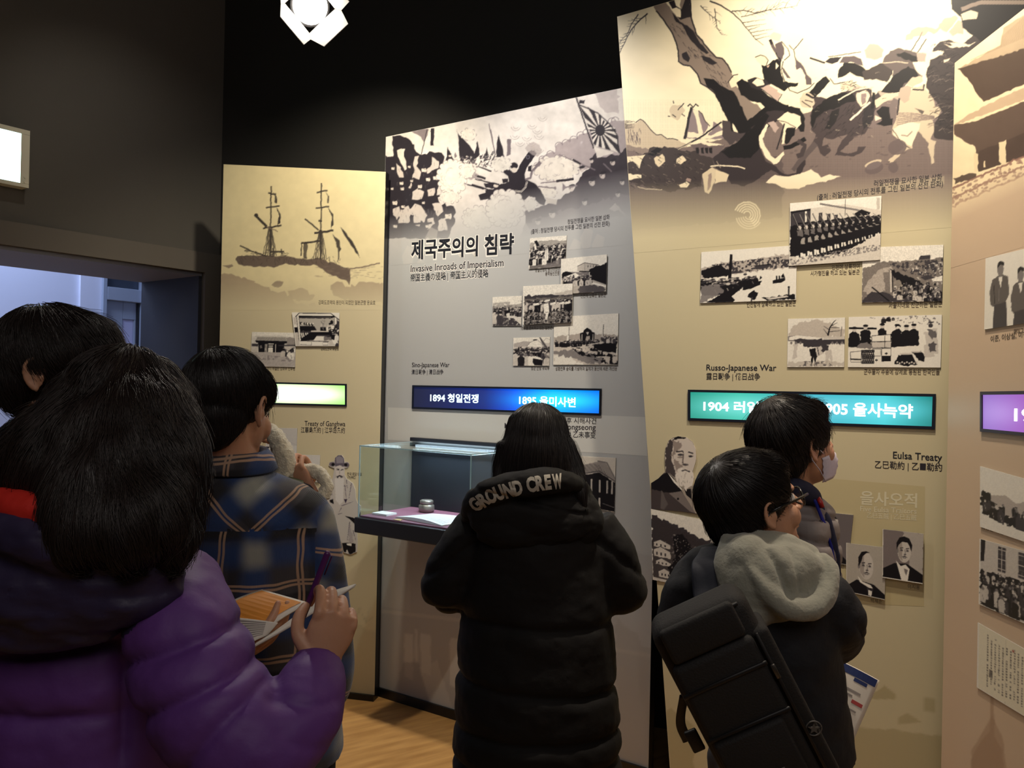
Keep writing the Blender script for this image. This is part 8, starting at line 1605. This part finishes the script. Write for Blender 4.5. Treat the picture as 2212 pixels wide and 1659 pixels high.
cr += [(A3(395, 1385, 1.15), (-.35, .1, .9), A3(400, 1395, 1.12), .115, .015, .012), (A3(420, 1490, 1.1), (-.45, .1, .85), A3(420, 1490, 1.08), .12, .015, .012), (A3(490, 1570, 1.08), (-.75, .1, .6), A3(490, 1570, 1.08), .10, .010, .010), (A3(272, 1460, 1.16), (1, 0, .02), A3(272, 1470, 1.14), .14, .014, .010)]
cr += [(A3(628, 1545, 1.10), (.55, 0, .8), A3(628, 1545, 1.1), .07, .009, .006), (A3(600, 1560, 1.1), (.8, 0, .6), A3(600, 1560, 1.1), .07, .008, .006), (A3(655, 1490, 1.12), (.25, 0, 1), A3(650, 1490, 1.1), .06, .006, .006)]
Vp = creases(jk[0], jk[2], cr); Vp = wrinkle(Vp, jk[2], .013, .065, (1, 1, 1.2), 3)
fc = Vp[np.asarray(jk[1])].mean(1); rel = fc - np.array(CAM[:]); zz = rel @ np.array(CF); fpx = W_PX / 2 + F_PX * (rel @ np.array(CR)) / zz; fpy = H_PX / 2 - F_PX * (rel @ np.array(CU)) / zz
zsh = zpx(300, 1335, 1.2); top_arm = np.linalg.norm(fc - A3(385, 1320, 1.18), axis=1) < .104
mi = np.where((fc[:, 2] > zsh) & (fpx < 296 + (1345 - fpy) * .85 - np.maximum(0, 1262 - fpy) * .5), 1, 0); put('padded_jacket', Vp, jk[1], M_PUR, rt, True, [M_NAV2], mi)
P = [ellip(A3(95, 1255, 1.115), (.155, .06, .095)), ellip(A3(215, 1240, 1.11), (.12, .055, .075)), loft(path((-60, 1126, 1.11), (30, 1148, 1.08), (110, 1172, 1.07), (190, 1195, 1.08), (300, 1215, 1.09), (385, 1210, 1.13)), [.03, .036, .036, .034, .030, .022], n=18), ellip(A3(80, 1330, 1.12), (.13, .05, .05))]
hd = fuse(P, .0055, 3); Vh = wrinkle(hd[0], hd[2], .024, .045, (.6, 1, 1.5), 3); put('hood', Vh, hd[1], M_NAV2, rt)['label'] = 'dark navy violet hood'
P = [loft(path((-70, 1078, 1.11), (0, 1090, 1.095), (70, 1106, 1.08), (130, 1132, 1.07), (185, 1162, 1.075)), [.020, .024, .025, .022, .012], n=16), ellip(A3(60, 1100, 1.12), (.09, .03, .022))]
q = fuse(P, .005, 2); put('hood_lining', wrinkle(q[0], q[2], .008, .03), q[1], mat('red_lining', (214, 46, 36), .55, bump=.2), rt)['label'] = 'bright red hood lining'
e = HF.e
P = [e(0, -.02, .045, .088, .106, .092, 30), e(-.01, -.05, -.02, .086, .075, .10, 24), loft(path((292, 860, 1.24), (284, 960, 1.18), (262, 1050, 1.13), (268, 1120, 1.085), (285, 1175, 1.065), (295, 1222, 1.06)), [.075, .096, .104, .090, .070, .035], [.07, .085, .08, .06, .045, .02], n=36), loft(path((200, 880, 1.22), (150, 950, 1.17), (95, 1010, 1.13), (40, 1058, 1.11)), [.06, .062, .05, .016], [.06, .06, .045, .02], n=20), loft(path((352, 930, 1.22), (374, 1020, 1.18), (378, 1110, 1.13), (372, 1180, 1.10), (362, 1225, 1.08)), [.040, .038, .034, .026, .008], n=18), loft(path((120, 930, 1.2), (60, 975, 1.17), (-30, 1025, 1.15)), [.045, .040, .02], n=16)]
sh = fuse(P, .006, 4)
def flB(p_): w = HF.p(0, -.04, .12); g = p_ - w; g = g / (np.linalg.norm(g) + 1e-6); t = np.clip((HF.c[2] + .06 - p_[2]) / .1, 0, 1); return g * (1 - t) + np.array((g[0] * .9, 0, -1.0)) * (.3 + t)
Vb = sh[0] + sh[2] * (vnoise3(sh[0] * np.array((1, 1, .35)), .035, 2) * .022)[:, None]; sh = (Vb, sh[1], sh[2])
hair_obj('hair', rt, sh, flB, 9500, 14, .012, M_HAIR2, lift=.003, jit=.26, seed=11, fly=.016)
legs_and_shoes(rt, (base[0], base[1], .84), 20, fB, M_BLK, M_SHOE, .95)

# ------------------------------------------------------------------ things carried
def quad_sheet(name, corners, th_, m, root, n=10, bulge=0.0, normal=None):
    'thin bent sheet with thickness; corners tl tr br bl'
    C4 = [np.array(c[:]) if not isinstance(c, np.ndarray) else c for c in corners]; nrm = np.cross(C4[1] - C4[0], C4[3] - C4[0]); nrm /= np.linalg.norm(nrm)
    if nrm.dot(np.array(CAM[:]) - C4[0]) < 0: nrm = -nrm
    V_ = []; 
    for lay in (0, 1):
        for j in range(n + 1):
            for i in range(n + 1):
                s, t = i / n, j / n; p = (C4[0] * (1 - s) + C4[1] * s) * (1 - t) + (C4[3] * (1 - s) + C4[2] * s) * t; V_.append(p + nrm * (bulge * math.sin(math.pi * s) - lay * th_))
    k = (n + 1) ** 2; F_ = []
    for j in range(n):
        for i in range(n): a = j * (n + 1) + i; F_ += [(a, a + 1, a + n + 2, a + n + 1), (k + a, k + a + n + 1, k + a + n + 2, k + a + 1)]
    for i in range(n):
        for a, b in ((i, i + 1), (n * (n + 1) + i + 1, n * (n + 1) + i), ((i + 1) * (n + 1), i * (n + 1)), (i * (n + 1) + n, (i + 1) * (n + 1) + n)): F_.append((a, k + a, k + b, b))
    surf = lambda s, t, off=.0006: (C4[0] * (1 - s) + C4[1] * s) * (1 - t) + (C4[3] * (1 - s) + C4[2] * s) * t + nrm * (bulge * math.sin(math.pi * s) + off)
    return put(name, np.array(V_), F_, m, root), surf
def print_on(name, surf, rects, m, root, off=.0007, n=8):
    V_, F_ = [], []
    for (s0, t0, s1, t1) in rects:
        b = len(V_)
        for j in range(2):
            for i in range(n + 1): V_.append(surf(s0 + (s1 - s0) * i / n, t0 + (t1 - t0) * j, off))
        for i in range(n): F_.append((b + i, b + i + 1, b + n + 2 + i, b + n + 1 + i))
    return put(name, np.array(V_), F_, m, root, False)
M_PG = mat('booklet_page', (226, 218, 206), .6); M_ORG = mat('orange_print', (226, 146, 52), .55, noise_amt=.15, noise_scale=18); M_GT = mat('grey_print_text', (150, 142, 138), .6); M_YL = mat('yellow_green_print', (196, 184, 90), .6); M_NVP = mat('navy_print', (32, 50, 104), .6); M_RDP = mat('red_print', (176, 70, 70), .6)
c0 = A3(590, 1345, 1.36); rt = empty('booklet', V(c0), 'open booklet with an orange page, held by the person in purple', 'booklet')
# left page lies back, right page rises towards the viewer's right
tlp, spt = A3(452, 1322, 1.42), A3(668, 1306, 1.46); spb, blp = A3(508, 1418, 1.36), A3(440, 1372, 1.37)
L1 = A3(556, 1272, 1.50)
o, sf = quad_sheet('left_page', (A3(455, 1324, 1.44), A3(566, 1273, 1.50), A3(668, 1302, 1.45), A3(560, 1372, 1.40)), .003, M_PG, rt, bulge=.006)
print_on('orange_picture', sf, [(0.08, .06, .94, .90)], M_ORG, rt, .0012)
o, sf2 = quad_sheet('middle_page', (A3(452, 1332, 1.415), A3(600, 1345, 1.405), A3(578, 1372, 1.40), A3(512, 1412, 1.38)), .002, M_PG, rt, bulge=.010)
print_on('text_lines', sf2, [(.12, .10 + .1 * k, .85, .14 + .1 * k) for k in range(8)], M_GT, rt, .0010)
o, sf3 = quad_sheet('right_page', (A3(560, 1388, 1.395), A3(690, 1288, 1.42), A3(770, 1264, 1.40), A3(510, 1419, 1.36)), .003, M_PG, rt, bulge=.004)
print_on('text_lines', sf3, [(.15, .14 + .16 * k, .8, .18 + .16 * k) for k in range(5)], M_GT, rt, .0009); print_on('yellow_band', sf3, [(.02, .02, .40, .22)], M_YL, rt, .0008)
o, _ = quad_sheet('cover', (A3(560, 1392, 1.405), A3(690, 1292, 1.43), A3(767, 1268, 1.41), A3(511, 1422, 1.37)), .002, M_PG, rt, bulge=.002)
# purple pen in the right hand
def pen(label, a, b, r, m, tipm):
    a, b = np.array(a), np.array(b); d = b - a; L = np.linalg.norm(d); root = empty('pen', V(a), label, 'pen'); f = lambda t: V(a + d * t)
    bm = bmesh.new(); tube(bm, [f(0), f(.03), f(.62), f(.86)], [r * .7, r, r, r * .95], 12); adopt(bm_obj('barrel', bm, m, None, True), root)
    bm = bmesh.new(); tube(bm, [f(.865), f(.96), f(1.0)], [r * .85, r * .4, r * .12], 12); adopt(bm_obj('tip', bm, tipm, None, True), root)
    s = np.cross(d / L, (0, 1, 0)); s /= np.linalg.norm(s); bm = bmesh.new(); tube(bm, [f(.03) + V(s * r * .9), f(.04) + V(s * r * 1.7), f(.28) + V(s * r * 1.6)], r * .25, 6); adopt(bm_obj('clip', bm, m, None, True), root); return root
pen('slim dark purple pen in the hand over the booklet', PINCH + np.array((.032, -.012, .085)), PINCH - np.array((.032, -.012, .085)) * .42, .0048, mat('purple_pen_plastic', (84, 34, 92), .35), M_EDGE)
pen('orange pen held above the plaid shoulder', A3(603, 997, 2.075), A3(613, 1048, 2.09), .006, mat('orange_pen_plastic', (224, 74, 30), .4), M_EDGE)
rt = empty('notebook', V(A3(632, 1050, 2.05)), 'olive covered notebook held at the cream fleece cuff', 'notebook')
quad_sheet('cover', (A3(590, 1018, 2.06), A3(655, 1038, 2.05), A3(657, 1046, 2.02), A3(590, 1028, 2.03)), .006, mat('olive_cover', (78, 82, 58), .7), rt); quad_sheet('pages', (A3(591, 1030, 2.045), A3(654, 1048, 2.04), A3(655, 1052, 2.02), A3(591, 1034, 2.025)), .004, M_PG, rt)
# brochure of the child with glasses
TLb, TRb, BRb, BLb = A3(1802, 1420, 1.86), A3(1900, 1470, 1.84), A3(1838, 1613, 1.80), A3(1748, 1560, 1.82)
rt = empty('brochure', V((TLb + BRb) / 2), 'white brochure with a dark blue header, hanging from the hand of the child with glasses', 'brochure')
o, sf = quad_sheet('sheet', (TLb, TRb, BRb, BLb), .0015, M_PG, rt, bulge=.008)
print_on('blue_header', sf, [(.10, .01, .96, .12)], M_NVP, rt); print_on('blue_header', sf, [(.5, .13, .80, .18)], M_NVP, rt); print_on('text_lines', sf, [(.2, .30, .75, .33), (.2, .37, .6, .395), (.45, .55, .8, .575), (.3, .62, .7, .64)], M_GT, rt); print_on('red_mark', sf, [(.62, .42, .88, .47), (.62, .86, .80, .93)], M_RDP, rt)
# ---- sling backpack
ax = (A3(1650, 1650, 1.52) - A3(1492, 1345, 1.50)); ax /= np.linalg.norm(ax); nv_ = np.array((-.18, -1, .05)); nv_ -= ax * nv_.dot(ax); nv_ /= np.linalg.norm(nv_); sd = np.cross(ax, nv_); sd = -sd if sd[0] < 0 else sd
ctr = A3(1602, 1512, 1.495); rt = empty('backpack', V(ctr), 'black rectangular backpack slung across the back of the child in the grey hood', 'backpack')
M_BAG = mat('black_bag_cloth', (28, 25, 24), .75, noise_amt=.12, noise_scale=30, bump=.3, bump_scale=260); M_BAG2 = mat('black_bag_trim', (24, 22, 23), .5, bump=.1); M_ZIP = mat('bag_zip_metal', (96, 92, 88), .35, metal=.8)
def lb(name, c, h, m, bev=.01, seg=3, parent=None):
    bm = bmesh.new(); add_box(bm, (0, 0, 0), h); bevel(bm, bev, seg); Rm = np.stack([sd, ax, nv_], 1)
    for v in bm.verts: q = ctr + Rm @ (np.array(v.co[:]) + np.array(c)); v.co = V(q)
    bmesh.ops.recalc_face_normals(bm, faces=bm.faces); o = bm_obj(name, bm, m, None, True); return adopt(o, rt)
HL = .205; lb('body', (0, 0, 0), (.093, HL, .050), M_BAG, .030, 5); lb('front_panel', (-.006, .022, .056), (.078, HL - .045, .014), M_BAG, .013, 3); lb('front_pocket', (-.012, .10, .074), (.066, .085, .008), M_BAG, .007, 2)
lb('top_flap', (-.004, -HL + .030, .060), (.070, .034, .010), M_BAG, .009, 3); lb('side_panel', (.085, .02, .012), (.018, HL - .05, .042), M_BAG, .012, 3)
for y in (-.085, .008): lb('seam_strap', (-.006, y, .072), (.080, .004, .0025), M_BAG2, .0015, 1)
lb('zipper', (.080, .02, .060), (.003, HL - .05, .003), M_BAG2, .001, 1); lb('zip_pull', (.080, -.06, .066), (.004, .014, .002), M_ZIP, .001, 1); lb('zipper', (0, -HL + .012, .048), (.075, .003, .004), M_BAG2, .001, 1)
for k in range(2): lb('printed_mark', (-.012 + k * .006, .098 + k * .013, .0832), (.030 - .008 * k, .0018, .0006), mat('pale_mark_print', (112, 108, 104), .6), .0003, 1)
def ring_l(name, c, R_, r_, m, n=28):
    bm = bmesh.new(); Rm = np.stack([sd, ax, nv_], 1); pts = [V(ctr + Rm @ (np.array(c) + (R_ * math.cos(a), R_ * math.sin(a), 0))) for a in np.linspace(0, 2 * math.pi, n)]; tube(bm, pts, r_, 6, False); return adopt(bm_obj(name, bm, m, None, True), rt)
M_EMB = mat('grey_emblem_rubber', (92, 88, 84), .5); ring_l('emblem_ring', (.094, .070, .0555), .0135, .0014, M_EMB)
bm = bmesh.new(); Rm = np.stack([sd, ax, nv_], 1); star = [V(ctr + Rm @ (np.array((.094, .070, .0575)) + ((.011 if k % 2 == 0 else .0045) * math.cos(k * math.pi / 5 - 2.4), (.011 if k % 2 == 0 else .0045) * math.sin(k * math.pi / 5 - 2.4), 0))) for k in range(10)]; prism(bm, star, V(nv_ * -.0015)); adopt(bm_obj('emblem_star', bm, M_EMB), rt)
def band(name, pts, w, t, m):
    v, f = loft(pts, [w] * len(pts), [t] * len(pts), hint=(1, .15, .25), n=14, subdiv=8); return put(name, v, f, m, rt)
band('shoulder_strap', path((1590, 1395, 1.52), (1552, 1345, 1.53), (1530, 1280, 1.575), (1528, 1222, 1.60), (1545, 1185, 1.66)), .030, .0055, mat('navy_strap_webbing', (28, 31, 44), .7, bump=.2))
band('carry_handle', path((1455, 1385, 1.50), (1470, 1355, 1.49), (1505, 1335, 1.49), (1545, 1325, 1.50)), .010, .004, M_BAG2); band('lower_strap', path((1478, 1500, 1.57), (1470, 1560, 1.60), (1485, 1600, 1.63)), .010, .002, M_BAG2); lb('buckle', (-.112, .03, .01), (.012, .022, .005), M_BAG2, .003, 2)
